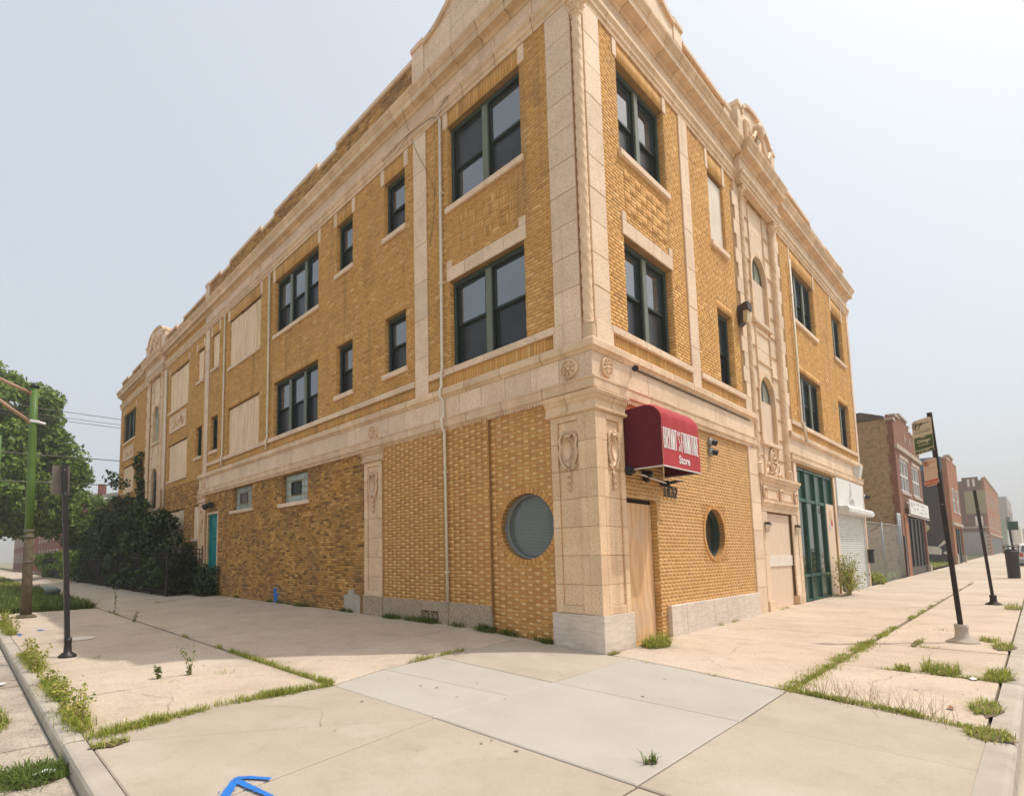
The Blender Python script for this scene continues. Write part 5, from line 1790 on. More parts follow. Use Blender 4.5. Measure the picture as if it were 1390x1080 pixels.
# plates: plane across the pavement, 'u' runs from the post edge towards the building (+y), facing -x
def plate(parent, x_, y0, y1, zt0, zt1, zb0, zb1, m, back='alu_back', name='sign_plate', r=.03):
    """quad plate: y0 near post; zt0/zt1 top heights at y0/y1, zb0/zb1 bottoms"""
    b = MB()
    q = [(y0, zb0), (y1, zb1), (y1, zt1), (y0, zt0)]
    c = np.mean(q, axis=0)
    pts = []
    for i in range(4):
        p, pa, pb_ = np.array(q[i]), np.array(q[i - 1]), np.array(q[(i + 1) % 4])
        pts += [tuple(p + (pa - p) / np.linalg.norm(pa - p) * r), tuple(p + (pb_ - p) / np.linalg.norm(pb_ - p) * r)]
    n = len(pts)
    vs = [(x_, y, z) for y, z in pts] + [(x_ + .004, y, z) for y, z in pts]
    b.add(vs, [tuple(range(n))], 0)
    b.add(vs, [tuple(range(2 * n - 1, n - 1, -1))] + [(i, (i + 1) % n, (i + 1) % n + n, i + n) for i in range(n)], 1)
    return b.build(name, [m, back], parent)
TL_ = .055    # slope of the tilted plates: lower away from the post
X_ = 4.80
def on_plate(yy, zz, yb):            # tilt with the post
    return zz - (yy - yb) * .19 * 0 - (yy - yb) * .22
p1 = plate(ps, X_, -3.585, -3.33, 3.925, 3.865, 3.325, 3.265, 'sign_tan')
def pr_text(body, y, z, size, m, parent, sx=.8, bold=.002, align='CENTER'):
    # seen from -x the writing runs towards -y
    lettering('sign_print', body, (X_, y, z), (0, -1, .22), (0, .02, 1), size, parent, m, sx, bold, .003, align)
def ribbon(name, pts, w_, m, parent, lift=.003):
    b = MB()
    for (a, c) in zip(pts[:-1], pts[1:]):
        a, c = np.array(a), np.array(c)
        dd = (c - a) / np.linalg.norm(c - a)
        nn = np.array((-dd[1], dd[0])) * w_ / 2
        b.add([(X_ - lift, *q) for q in (a - nn, c - nn, c + nn, a + nn)], [(0, 1, 2, 3)])
    return b.build(name, m, parent)
cyz = (-3.385, 3.77)
ribbon('sign_print', [(cyz[0] + .042 * math.cos(t), cyz[1] + .06 * math.sin(t)) for t in np.linspace(0, 2 * PI, 21)], .011, 'sign_ink', p1)
pr_text('P', -3.385, 3.735, .105, 'sign_ink', p1, .8, .004)
ribbon('sign_print', [(-3.43, 3.80), (-3.565, 3.835)], .012, 'sign_ink', p1)
ribbon('sign_print', [(-3.465, 3.835), (-3.425, 3.80), (-3.46, 3.785)], .014, 'sign_ink', p1)
pr_text('PAY AT PAY BOX', -3.458, 3.655, .032, 'sign_ink', p1, .8, .001)
ribbon('sign_print', [(-3.345, 3.675), (-3.57, 3.725)], .004, 'sign_ink', p1)
def patch(y0, y1, z0, z1, m, parent, lift=.0015):
    b = MB()
    sl_ = lambda yy: -(yy + 3.585) * .235
    b.add([(X_ - lift, y0, z0 + sl_(y0)), (X_ - lift, y1, z0 + sl_(y1)), (X_ - lift, y1, z1 + sl_(y1)), (X_ - lift, y0, z1 + sl_(y0))], [(0, 1, 2, 3)])
    return b.build('sign_print', m, parent)
patch(-3.58, -3.345, 3.40, 3.62, 'sign_green', p1)
patch(-3.58, -3.345, 3.335, 3.385, 'sign_green', p1)
pr_text('PARK', -3.46, 3.565, .03, 'sign_tan', p1, .9, .001)
pr_text('Chicago', -3.462, 3.49, .075, 'sign_tan', p1, .72, .003)
pr_text('ParkChicago', -3.46, 3.435, .03, 'sign_tan', p1, .9, .001)
pr_text('3 HR LIMIT', -3.46, 3.322, .034, 'sign_tan', p1, .85, .001)
p2 = plate(ps, X_, -3.60, -3.425, 3.21, 3.165, 2.74, 2.70, 'sign_pink')
cyz = (-3.462, 3.10)
ribbon('sign_print', [(cyz[0] + .03 * math.cos(t), cyz[1] + .047 * math.sin(t)) for t in np.linspace(0, 2 * PI, 21)], .011, 'sign_red', p2)
ribbon('sign_print', [(cyz[0] + .02, cyz[1] + .032), (cyz[0] - .02, cyz[1] - .032)], .01, 'sign_red', p2, .0036)
pr_text('P', cyz[0], 3.07, .075, 'sign_ink', p2, .7, .003)
ribbon('sign_print', [(-3.50, 3.12), (-3.585, 3.14)], .01, 'sign_red', p2)
ribbon('sign_print', [(-3.435, 3.0), (-3.595, 3.04)], .004, 'sign_ink', p2)
b = MB()
sl_ = lambda yy: -(yy + 3.6) * .235
b.add([(X_ - .0015, y_, z_ + sl_(y_)) for y_, z_ in ((-3.597, 2.755), (-3.43, 2.755), (-3.43, 2.84), (-3.597, 2.84))], [(0, 1, 2, 3)])
b.build('sign_print', 'sign_red', p2)
lettering('sign_print', 'TOW ZONE', (X_ - .002, -3.512, 2.752), (0, -1, .235), (0, .02, 1), .06, p2, 'sign_pink', .6, .002, .003)

g1 = gh(13.18, -3.72)
s2 = thing('sign_post', 'second leaning dark post with the pale back of a sign far down the sunlit pavement', 'street sign', (13.18, -3.72, g1))
sq_post('post', (13.18, -3.72, g1 + .08), (13.18, -3.585, 3.25), .065, 'rust_metal', s2, [1.9, 2.5, 3.0])
b = MB()
base_shoe(b, 13.18, -3.72, g1, .17, .26)
b.build('base_shoe', 'rust_metal', s2, smooth=True)

g2 = gh(-6.37, 5.81)
s3 = thing('sign_post', 'slim black post with the bare metal back of a sign near the left kerb', 'street sign', (-6.37, 5.81, g2))
sq_post('post', (-6.37, 5.81, g2 + .05), (-6.54, 5.81, 3.20), .075, 'black_metal', s3, [2.6, 3.0])
b = MB()
base_shoe(b, -6.37, 5.81, g2, .135, .30)
b.build('base_shoe', 'black_metal', s3, smooth=True)
b = MB()
q = [(-6.70, 2.68), (-6.445, 2.68), (-6.455, 3.165), (-6.70, 3.165)]
b.prism('R', q, -5.865, -5.860)
b.build('sign_plate', 'alu_back', s3)

gp = thing('utility_pole', 'tall green pole with two tan mast arms and a rusty foot', 'pole', (-6.28, 13.79, .05))
def mixp(a, c, t):
    return tuple(np.array(a) * (1 - t) + np.array(c) * t)
PB, PT = (-6.28, 13.79, .05), (-6.37, 13.79, 6.52)
b = MB().tube([mixp(PB, PT, t) for t in (.36, .6, .8, 1)], [.108, .10, .096, .092], 16)
b.build('shaft', 'pole_green', gp, smooth=True)
b = MB().tube([mixp(PB, PT, t) for t in (0, .18, .36)], [.14, .12, .108], 16)
b.build('shaft_foot', 'pole_rust', gp, smooth=True)
b = MB().tube([mixp(PB, PT, 1), mixp(PB, PT, 1.006), mixp(PB, PT, 1.016), mixp(PB, PT, 1.022)], [.115, .12, .08, .01], 14)
b.build('cap', 'black_metal', gp, smooth=True)
for z0, dz, m_ in ((6.33, .30, 'pole_arm'), (5.50, .56, 'pole_arm')):
    b = MB().tube([(-6.40, 13.79, z0), (-6.9, 13.79, z0 + dz * .62), (-7.6, 13.79, z0 + dz * 1.55), (-9.6, 13.79, z0 + dz * 3.2)], [.052, .048, .042, .035], 10)
    b.tube([(-6.36, 13.79, z0 - .0), (-6.47, 13.79, z0 + .03)], [.075, .07], 10)
    b.build('mast_arm', m_, gp, smooth=True)
b = MB()
for z0 in (1.55, 2.25, 2.42):
    b.lathe((-6.28 - .09 * z0 / 6.5, 13.79, z0), [(.125, 0), (.13, .01), (.13, .05), (.125, .06)], 16)
b.build('band', 'alu_back', gp)
b = MB().lathe((-6.28, 13.79, .05), [(.26, -.01), (.26, .03), (.22, .06), (.17, .09)], 14)
b.build('base_plate', 'pole_rust', gp)
b = MB()
b.box(-6.44, -6.22, 13.68, 13.72, 5.50, 5.58).tube([(-6.24, 13.7, 5.52), (-6.08, 13.72, 5.50)], .04, 6)
b.build('cable_clamp', 'white_metal', gp)

lp = thing('lamp_post', 'farther green and black lamp post at the left edge beside the lawn', 'pole', (-6.55, 27, .05))
b = MB().tube([(-6.55, 27, 3.2), (-6.58, 27, 7.5)], [.115, .10], 12)
b.build('shaft', 'pole_green', lp, smooth=True)
b = MB().tube([(-6.53, 27, .05), (-6.55, 27, 3.2)], [.15, .12], 12)
b.build('shaft_foot', 'black_metal', lp, smooth=True)

# overhead wires from the green pole to the wing
def wire(name, a, c, sag, r, label):
    a, c = np.array(a, float), np.array(c, float)
    pts = [a * (1 - t) + c * t - np.array((0, 0, sag * 4 * t * (1 - t))) for t in np.linspace(0, 1, 13)]
    mid = (a + c) / 2
    o = MB().tube(pts, r, 5).build(name, 'alu_back', None, smooth=True)
    return tag(o, label, 'cable', 'overhead wires on the left')
wire('overhead_cable', (-25, 36, 11.65), (9, 36, 11.3), .25, .022, 'highest thin overhead cable crossing in front of the big tree')
wire('overhead_cable', (-25, 36, 11.10), (9, 36, 10.95), .22, .018, 'second highest overhead cable just under the topmost one')
wire('overhead_cable', (-25, 36.2, 10.98), (9, 36.2, 10.75), .22, .018, 'third overhead cable running close below the second one')
wire('overhead_cable', (-25, 36, 8.15), (9, 36, 8.6), .2, .026, 'overhead cable crossing the middle of the big tree crown')
wire('overhead_cable', (-25, 36, 6.3), (9, 36, 6.95), .2, .03, 'lowest overhead cable passing behind the bare sign back')

# ------------------------------------------------------------------ vegetation
def leaf_cloud(name, centers, radii, n, size, m, parent, squash=.8, shell=.45, flat=.35):
    """n leaf quads in clusters; centers/radii of the clusters"""
    C_ = np.asarray(centers, float)
    R__ = np.asarray(radii, float)
    k = rng.integers(0, len(C_), n)
    dv = rng.normal(size=(n, 3))
    dv /= np.linalg.norm(dv, axis=1)[:, None]
    rr = (shell + (1 - shell) * rng.random(n)) ** 1.0
    p = C_[k] + dv * (R__[k] * rr)[:, None] * np.array((1, 1, squash))
    nrm = dv * .6 + rng.normal(size=(n, 3)) * .6 + np.array((0, 0, flat))
    nrm /= np.linalg.norm(nrm, axis=1)[:, None]
    a = np.cross(nrm, rng.normal(size=(n, 3)))
    a /= np.linalg.norm(a, axis=1)[:, None]
    b = np.cross(nrm, a)
    s = (size * (.6 + .8 * rng.random(n)))[:, None]
    V = np.stack([p - a * s * .5, p + b * s * .32 - nrm * s * .06, p + a * s * .55, p - b * s * .32 - nrm * s * .06], 1).reshape(-1, 3)
    q = np.arange(n * 4).reshape(-1, 4)
    return raw_mesh(name, V, q, None, [m], parent)

def tree(name, label, x, y, z0, trunk_h, trunk_r, blobs, nclus, nleaf, size, m='leaf', cl_r=(.7, 1.3), group=None, cat='tree'):
    t = thing(name, label, cat, (x, y, z0), group)
    b = MB()
    b.tube([(x, y, z0 - .1), (x + .05, y, z0 + trunk_h * .5), (x - .05, y + .1, z0 + trunk_h)], [trunk_r * 1.3, trunk_r, trunk_r * .8], 10)
    cl, rad = [], []
    for _ in range(nclus):
        bx = blobs[rng.integers(0, len(blobs))]
        dv = rng.normal(size=3)
        dv /= np.linalg.norm(dv)
        q = (.45 + .55 * rng.random() ** .5)
        c = np.array(bx[:3]) + dv * np.array(bx[3:6]) * q
        cl.append(c)
        rad.append(rng.uniform(*cl_r))
    for i in range(min(22, nclus)):
        c = cl[i * max(1, nclus // 22)]
        st = np.array((x, y, z0 + trunk_h * rng.uniform(.6, 1)))
        md = st * .45 + c * .55 + np.array((0, 0, -.3))
        b.tube([st, md, c], [trunk_r * .45, trunk_r * .25, trunk_r * .08], 6)
    b.build('trunk', 'bark', t, smooth=True)
    leaf_cloud('crown', cl, rad, nleaf, size, m, t)
    return t

tree('maple_tree', 'big spreading green tree behind the green pole at the left edge', -6.2, 47, 0, 5.5, .42,
     [(-7.4, 47, 10.6, 6.4, 6.5, 6.2), (-4.4, 47, 8.6, 3.9, 5, 3.8), (-11, 47, 9.5, 6, 6, 6.5), (-7.2, 46, 14.4, 4.2, 4.5, 3.9), (-2.5, 47.5, 7.9, 2.5, 3.5, 2.8), (-7.5, 44, 6.6, 5.5, 4, 3.0), (-4.5, 46, 5.6, 3, 3, 1.8), (-9, 45, 5.2, 4, 3, 2.2), (-2.4, 47, 5.8, 1.6, 2, 1.6), (-5.5, 46, 12.5, 3.4, 4, 3.0)], 430, 105000, .36, cl_r=(.8, 1.4))
tree('street_tree', 'lighter green tree between the big tree and the overgrown shrub', 0.2, 51, 0, 3.2, .2,
     [(.4, 51, 6.0, 2.2, 2.2, 2.3), (-.6, 50, 4.4, 1.6, 1.6, 1.6), (1.8, 52, 4.6, 1.6, 1.6, 1.7)], 70, 8500, .30, cl_r=(.5, .9))
shr = thing('overgrown_shrub', 'large dark overgrown shrub filling the fenced strip along the left wing', 'shrub', (-.7, 25, .2))
b = MB()
for y_ in np.linspace(19, 36, 14):
    b.tube([(-.7 + random.uniform(-.3, .3), y_, .1), (-.7 + random.uniform(-.5, .4), y_ + random.uniform(-.5, .5), 1.6), (-.6 + random.uniform(-.6, .4), y_ + random.uniform(-.8, .8), 3.2)], [.06, .045, .015], 6)
b.build('stem', 'bark', shr, smooth=True)
cl, rad = [], []
for _ in range(230):
    y_ = rng.uniform(18.9, 38)
    top_ = np.interp(y_, [18.5, 20, 22, 25, 29, 33, 36, 38], [1.7, 2.5, 3.7, 4.5, 4.9, 5.2, 4.0, 2.6]) * (1 + .16 * math.sin(y_ * 2.7) + .10 * rng.normal())
    z_ = .25 + (top_ - .4) * rng.random() ** .8
    hw = .75 * math.sqrt(max(.1, 1 - ((z_ / top_) - .45) ** 2))
    cl.append((-.78 + rng.uniform(-hw, hw * .9), y_, z_))
    rad.append(rng.uniform(.35, .62))
leaf_cloud('foliage', cl, rad, 20000, .20, 'leaf_dark', shr)
vn = thing('wall_vine', 'leafy vine climbing the wall of the left wing above the shrub', 'vine', (-.15, 28.4, 3.5))
cl = [(-.18 - rng.random() * .12, 28.3 + .35 * math.sin(z_ * 2) + rng.uniform(-.25, .25), z_) for z_ in np.linspace(3.4, 7.6, 34)]
leaf_cloud('foliage', cl, [.24] * 34, 900, .17, 'leaf_dark', vn)
MB().tube([(-.1, 28.3 + .3 * math.sin(z_ * 2), z_) for z_ in np.linspace(.2, 7.4, 20)], .03, 6).build('stem', 'bark', vn)
for nm, lb, y0, y1, x0, x1, top_, nl in (('weedy_bush', 'dark weedy bush growing against the teal side door', 16.4, 18.0, -.55, -.12, 1.2, 2600),
                                         ('weedy_bush', 'dark bush inside the end of the iron fence beside the teal door', 18.4, 19.9, -1.2, -.15, 2.3, 4200)):
    t = thing(nm, lb, 'bush', ((x0 + x1) / 2, (y0 + y1) / 2, .2))
    cl = [(rng.uniform(x0, x1), rng.uniform(y0, y1), .25 + (top_ - .2) * rng.random() ** 1.4) for _ in range(40)]
    leaf_cloud('foliage', cl, [.2 + .12 * rng.random() for _ in cl], nl, .11, 'leaf_dark', t)
    b = MB()
    for c in cl[::4]:
        b.tube([(c[0] * .9 - .02, c[1], .15), c], [.015, .006], 5)
    b.build('stem', 'bark', t)
t = thing('wispy_bush', 'wispy green and straw coloured bush in front of the green storefront', 'bush', (14.6, -.45, .2))
gz = gh(14.6, -.4)
b = MB()
cl = []
for k in range(60):
    a = rng.uniform(0, 2 * PI)
    ln = rng.uniform(.5, 1.7)
    e = np.array((14.75 + 1.15 * rng.normal() * .6, -.42 + .18 * rng.normal(), gz + ln * .8))
    b.tube([(14.6 + .2 * rng.normal(), -.38, gz), (np.array((14.6, -.4, gz)) + e) / 2 + np.array((0, 0, .15)), e], [.012, .009, .003], 5)
    for t_ in (.4, .6, .8, 1):
        cl.append(np.array((14.6, -.4, gz)) * (1 - t_) + e * t_)
b.build('stem', 'straw', t)
leaf_cloud('foliage', cl, [.15] * len(cl), 1500, .06, 'grass', t)
for nm, lb, x_, y_, r_, n_ in (('weed_patch', 'bright green weed patch at the foot of the chain link fence', 21.6, .25, .8, 1500),):
    t = thing(nm, lb, 'weeds', (x_, y_, gh(x_, -1)))
    cl = [(x_ + rng.normal() * r_ * .6, y_ + rng.normal() * .2, gh(x_, -1) + .12 + .25 * rng.random()) for _ in range(26)]
    leaf_cloud('foliage', cl, [.2] * 26, n_, .12, 'grass', t)
bush2 = thing('roadside_shrubs', 'light green shrubs along the fence far down the left path', 'shrub', (-.7, 48, .2))
cl = [(rng.uniform(-1.9, -.2), rng.uniform(38, 60), .2 + 2.0 * rng.random()) for _ in range(90)]
leaf_cloud('foliage', cl, [.45] * 90, 8000, .2, 'leaf', bush2)

def blades(name, P0, h_, wd, m, lean=.5, kind='stuff', parent=None):
    P0 = np.asarray(P0, float)
    n = len(P0)
    az = rng.random(n) * 2 * PI
    ln = rng.random(n) * lean
    fld = .55 + .45 * np.sin(P0[:, 0] * 9.1 + 3 * np.sin(P0[:, 1] * 7.3)) * np.sin(P0[:, 1] * 11.7 + 2 * np.sin(P0[:, 0] * 5.9))
    H = h_ * (.3 + .6 * fld + .7 * rng.random(n) ** 2)
    ln = np.where(rng.random(n) < .25, ln * 1.6, ln)
    dx = np.stack([np.cos(az), np.sin(az), np.zeros(n)], 1)
    sx = np.stack([-np.sin(az), np.cos(az), np.zeros(n)], 1)
    up = np.array((0, 0, 1.0))
    w2 = wd * (.6 + .8 * rng.random(n))[:, None]
    a = P0 - sx * w2
    b = P0 + sx * w2
    mid = P0 + dx * (H * ln * .45)[:, None] + up * (H * .6)[:, None]
    c = mid + sx * w2 * .8
    d_ = mid - sx * w2 * .8
    tip = P0 + dx * (H * ln * 1.25)[:, None] + up * (H * (1 - .35 * ln))[:, None]
    V = np.stack([a, b, c, d_, tip], 1).reshape(-1, 3)
    i = np.arange(n)[:, None] * 5
    o = raw_mesh(name, V, i + np.array((0, 1, 2, 3)), i + np.array((3, 2, 4)), [m], parent)
    if kind:
        o['kind'] = kind
    return o

def line_pts(pts, n, wd, clump=0.0):
    pts = np.array(pts, float)
    L_ = np.r_[0, np.cumsum(np.linalg.norm(np.diff(pts, axis=0), axis=1))]
    if clump:
        ctr = rng.random(max(2, int(L_[-1] * clump))) * L_[-1]
        t = ctr[rng.integers(0, len(ctr), n)] + rng.normal(size=n) * .09
        t = np.clip(t, 0, L_[-1])
    else:
        t = rng.random(n) * L_[-1]
    x_ = np.interp(t, L_, pts[:, 0])
    y_ = np.interp(t, L_, pts[:, 1])
    x_ = x_ + rng.normal(size=n) * wd
    y_ = y_ + rng.normal(size=n) * wd
    return np.array([(a, b, gh(a, b) - .01) for a, b in zip(x_, y_)])

def blob_pts(x_, y_, rx, ry, n):
    r = np.sqrt(rng.random(n))
    t = rng.random(n) * 2 * PI
    a, b = x_ + rx * r * np.cos(t), y_ + ry * r * np.sin(t)
    return np.array([(p, q, gh(p, q) - .01) for p, q in zip(a, b)])

# grass in the joints of the pavement
jp = [line_pts([(-6.8, .93), (-5.6, 1.2), (-4.3, 1.15)], 2900, .04, 11), line_pts([(-6.85, .9), (-6.2, 1.05)], 500, .07),
      line_pts([(-4.25, 1.15), (-3.3, 1.4), (-1.6, 1.5)], 420, .022, 1.6), line_pts([(-4.25, 1.2), (-4.25, 4.4)], 1700, .03, 10),
      line_pts([(-4.25, 4.4), (-4.25, 15)], 260, .025, .5), line_pts([(-6.9, 5.35), (-4.3, 5.4)], 25, .02, 1), line_pts([(-4.2, 15.6), (0, 15.6)], 130, .03, .8),
      line_pts([(-6.9, 2.72), (-4.3, 2.75)], 30, .02, .8)]
blades('joint_grass', np.concatenate(jp), .085, .0028, 'grass', 1.2)
jp = [line_pts([(-.62, -2.66), (3.9, -2.65)], 3300, .06, 9), line_pts([(3.5, -2.65), (12, -2.65)], 1600, .035, 2), line_pts([(-.62, -2.7), (-.8, -3.6), (-1.06, -4.22)], 1700, .035, 13),
      line_pts([(1.51, -4.2), (1.51, -2.7)], 450, .02, 2), line_pts([(3.9, -4.2), (3.9, -2.9)], 60, .02, 1), line_pts([(-.2, -.5), (-.62, -2.6)], 60, .012, 1),
      line_pts([(6.4, -4.2), (6.4, -2.9)], 60, .02, 1), line_pts([(12, -2.65), (26, -2.65)], 300, .03, .7)]
blades('joint_grass', np.concatenate(jp), .06, .0028, 'grass', 1.2)
jp = [line_pts([(-4.25, -2.75), (-2.25, -2.7)], 0, .01)] if False else []
# weeds by the walls
jp = [line_pts([(-.10, .95), (-.10, 2.2)], 160, .02, 3), line_pts([(-.13, 2.2), (-.13, 5.6)], 1500, .05, 5), line_pts([(-.06, 6.6), (-.06, 16.5)], 500, .03, .9), line_pts([(-.12, 9.4), (-.12, 10.0)], 220, .05),
      blob_pts(-.12, .98, .10, .10, 160)]
blades('wall_weeds', np.concatenate(jp), .13, .006, 'grass_dark', .9)
jp = [line_pts([(2.35, -.12), (7.1, -.10)], 60, .02, .7), line_pts([(8.3, -.1), (10.3, -.1)], 60, .04, 1), line_pts([(11.2, -.08), (20, -.08)], 60, .03, .6)]
blades('wall_weeds', np.concatenate(jp), .08, .004, 'grass', .9)
# single clumps
def clump(name, lb, x_, y_, rx, ry, n, h_, m='grass', lean=.9, wd=.0038, cat='weeds', group=None):
    t = thing(name, lb, cat, (x_, y_, gh(x_, y_)), group)
    b = MB()
    b.add([(x_ + rx * 1.05 * math.cos(q) * (1 + .25 * rng.normal()), y_ + ry * 1.05 * math.sin(q) * (1 + .25 * rng.normal()), max(gh(x_, y_), gh(x_, y_)) + (.0105 if x_ > -6.9 else -.105)) for q in np.linspace(0, 2 * PI, 15, endpoint=False)], [tuple(range(15))])
    b.build('soil', 'dirt', t)
    pts_ = blob_pts(x_, y_, rx * 1.15, ry * 1.15, int(n * .62))
    if x_ < -6.95:
        pts_[:, 2] -= .11
    blades('blade', pts_, h_, wd, m, lean * 1.15, None, t)
    return t
clump('grass_tuft', 'lush green tuft sprouting at the foot of the boarded corner door', 1.15, -.30, .30, .16, 900, .24, 'grass', 1.0)
clump('grass_tuft', 'small dry tuft at the corner of the stone plinth', .06, -.16, .16, .05, 140, .07, 'grass')
clump('grass_tuft', 'bright wispy tuft in a joint of the right pavement left of the leaning post', 1.75, -3.7, .22, .16, 650, .17, 'grass', 1.1)
clump('grass_tuft', 'small tuft in the same joint nearest the green parking sign shadow', 1.62, -3.35, .12, .07, 220, .09, 'grass', 1.1)
clump('grass_tuft', 'yellow green tuft beside the right kerb below the leaning post', 1.75, -4.2, .30, .10, 600, .13, 'grass', 1.1)
clump('grass_tuft', 'tuft in the pavement corner nearest the right kerb', -.1, -4.18, .30, .10, 420, .09, 'grass', 1.1)
clump('grass_tuft', 'ragged tuft lying across the right kerb at the picture edge', -1.15, -4.25, .22, .13, 480, .09, 'grass', 1.2)
clump('grass_tuft', 'low tuft right of the base of the leaning post', 4.6, -4.15, .35, .10, 420, .11, 'grass', 1.1)
clump('grass_tuft', 'tuft between the leaning post and the kerb', 5.3, -3.98, .22, .1, 260, .10, 'grass', 1.1)
clump('grass_tuft', 'tuft by the kerb in front of the second post', 12.2, -4.1, .5, .14, 320, .16, 'grass', 1.1)
clump('grass_tuft', 'thin tuft left of the base of the leaning post', 4.3, -3.2, .5, .05, 220, .07, 'grass', 1.1)
clump('grass_tuft', 'small sprig at the meeting of the four front slabs', -3.82, -2.62, .05, .04, 60, .09, 'grass_dark', .8)
clump('grass_tuft', 'dense dark tuft growing from the gutter against the left kerb', -7.29, .60, .26, .24, 1700, .095, 'grass_dark', 1.3, .0045)
clump('grass_tuft', 'pale tuft in the gutter at the left picture edge', -7.42, 2.6, .10, .45, 500, .10, 'grass', 1.0)
clump('grass_tuft', 'small tuft at the joint by the left kerb corner', -6.75, .62, .13, .07, 260, .07, 'grass', 1.1)
# tall weeds along the left kerb
def tall_weeds(lb, y0, y1, n, hmax, x_=-6.86):
    t = thing('tall_weeds', lb, 'weeds', (x_, (y0 + y1) / 2, .05), 'weeds along the left kerb')
    b = MB()
    cl = []
    for k in range(n):
        px, py = x_ + rng.normal() * .05, rng.uniform(y0, y1)
        hh = hmax * (.35 + .65 * rng.random())
        tip = (px + rng.normal() * .06, py + rng.normal() * .08, .05 + hh)
        b.tube([(px, py, .04), ((px + tip[0]) / 2 + rng.normal() * .015, (py + tip[1]) / 2, .05 + hh * .55), tip], [.005, .004, .0015], 4)
        for t_ in np.linspace(.15, 1, 7):
            cl.append((px + (tip[0] - px) * t_, py + (tip[1] - py) * t_, .05 + hh * t_))
    b.build('stalk', 'straw', t)
    leaf_cloud('foliage', cl, [.06] * len(cl), len(cl) * 4, .038, 'grass', t, flat=.8)
    blades('blade', line_pts([(x_, y0), (x_, y1)], n * 50, .055), .12, .003, 'grass', 1.2, None, t)
tall_weeds('tall weedy clump on the left kerb nearest the corner', 1.15, 2.2, 13, .36)
tall_weeds('leafy weed clump on the left kerb beside the slim black post', 2.6, 3.9, 15, .22)
tall_weeds('bushy weed clump on the left kerb behind the slim black post', 4.6, 6.6, 24, .36)
tall_weeds('far weed clump on the left kerb before the green pole', 9.6, 12.5, 34, .42)
for k, (lb, x_, y_, h__) in enumerate((('single tall weed in the shaded slab joint left of centre', -5.35, 3.0, .34), ('shorter single weed in the sunlit slab joint', -5.72, 3.05, .18), ('upright weed in the long joint by the lawn corner', -4.22, 13.2, .85), ('low weed in the long joint behind the slim black post', -4.35, 10.4, .25))):
    t = thing('single_weed', lb, 'weeds', (x_, y_, gh(x_, y_)))
    b = MB()
    cl = []
    for s_ in range(3):
        tip = np.array((x_ + rng.normal() * .06, y_ + rng.normal() * .06, gh(x_, y_) + h__ * (.6 + .4 * rng.random())))
        b.tube([(x_, y_, gh(x_, y_) - .01), tip], [.005, .002], 4)
        cl += [np.array((x_, y_, gh(x_, y_))) * (1 - q) + tip * q for q in np.linspace(.1, 1, 8)]
    b.build('stalk', 'straw', t)
    leaf_cloud('foliage', cl, [.045] * len(cl), 70, .04, 'grass_dark', t)
q = MB()
for k in range(150):
    s_ = rng.uniform(0, 1)
    px, py = (-.55 - .35 * s_ + rng.normal() * .12, -2.85 - 1.15 * s_ + rng.normal() * .1)
    z_ = gh(px, py)
    q.tube([(px, py, z_), (px + rng.normal() * .06, py + rng.normal() * .06, z_ + rng.uniform(.08, .24))], [.0018, .0008], 3)
o = q.build('dry_stalks', 'straw')
o['kind'] = 'stuff'
# lawn
pts = np.array([(a, c, gh(a, 0) - .01) for a, c in zip(rng.uniform(-6.85, -4.3, 9000), 15.6 + 16 * rng.random(9000) ** 1.5)])
blades('lawn_grass', pts, .30, .011, 'grass_dark', 1.0)
pts = np.array([(a, c, gh(a, 0) - .01) for a, c in zip(rng.uniform(-6.85, -4.3, 3500), rng.uniform(31, 75, 3500))])
blades('lawn_grass', pts, .2, .02, 'grass', 1.0)
pts = np.array([(a, c, gh(a, -1)) for a, c in zip(rng.uniform(38.8, 54.8, 4000), rng.uniform(.35, 6, 4000))])
blades('lot_grass', pts, .3, .02, 'grass', 1.0)
pts = np.array([(a, c, gh(a, -1)) for a, c in zip(rng.uniform(20.8, 29.2, 2500), rng.uniform(.2, 5, 2500))])
blades('lot_grass', pts, .4, .02, 'grass', 1.0)

# ------------------------------------------------------------------ iron fence of the garden strip
fe = thing('iron_fence', 'black iron picket fence round the overgrown strip by the left wing', 'fence', (-1.42, 30, .2))
def fence_run(p0, p1, hgt, step):
    p0, p1 = np.array(p0, float), np.array(p1, float)
    L_ = np.linalg.norm(p1 - p0)
    n = max(1, round(L_ / step))
    for k in range(n):
        a, c = p0 + (p1 - p0) * k / n, p0 + (p1 - p0) * (k + 1) / n
        z_ = gh(a[0], a[1])
        MB().box(a[0] - .035, a[0] + .035, a[1] - .035, a[1] + .035, z_ - .05, z_ + hgt + .12).build('post', 'black_metal', fe)
        for h_ in (.18, hgt - .22, hgt - .04):
            MB().tube([(a[0], a[1], z_ + h_), (c[0], c[1], z_ + h_)], .02, 4).build('rail', 'black_metal', fe)
        q = MB()
        m_ = max(2, int(np.linalg.norm(c - a) / .125))
        for i in range(1, m_):
            t = i / m_
            x_, y_ = a + (c - a) * t
            q.box(x_ - .01, x_ + .01, y_ - .01, y_ + .01, z_ + .08, z_ + hgt)
        q.build('picket', 'black_metal', fe)
fence_run((-1.42, 18.2), (-1.42, 58), 1.75, 2.2)
fence_run((-.05, 18.2), (-1.42, 18.2), 1.85, 1.37)

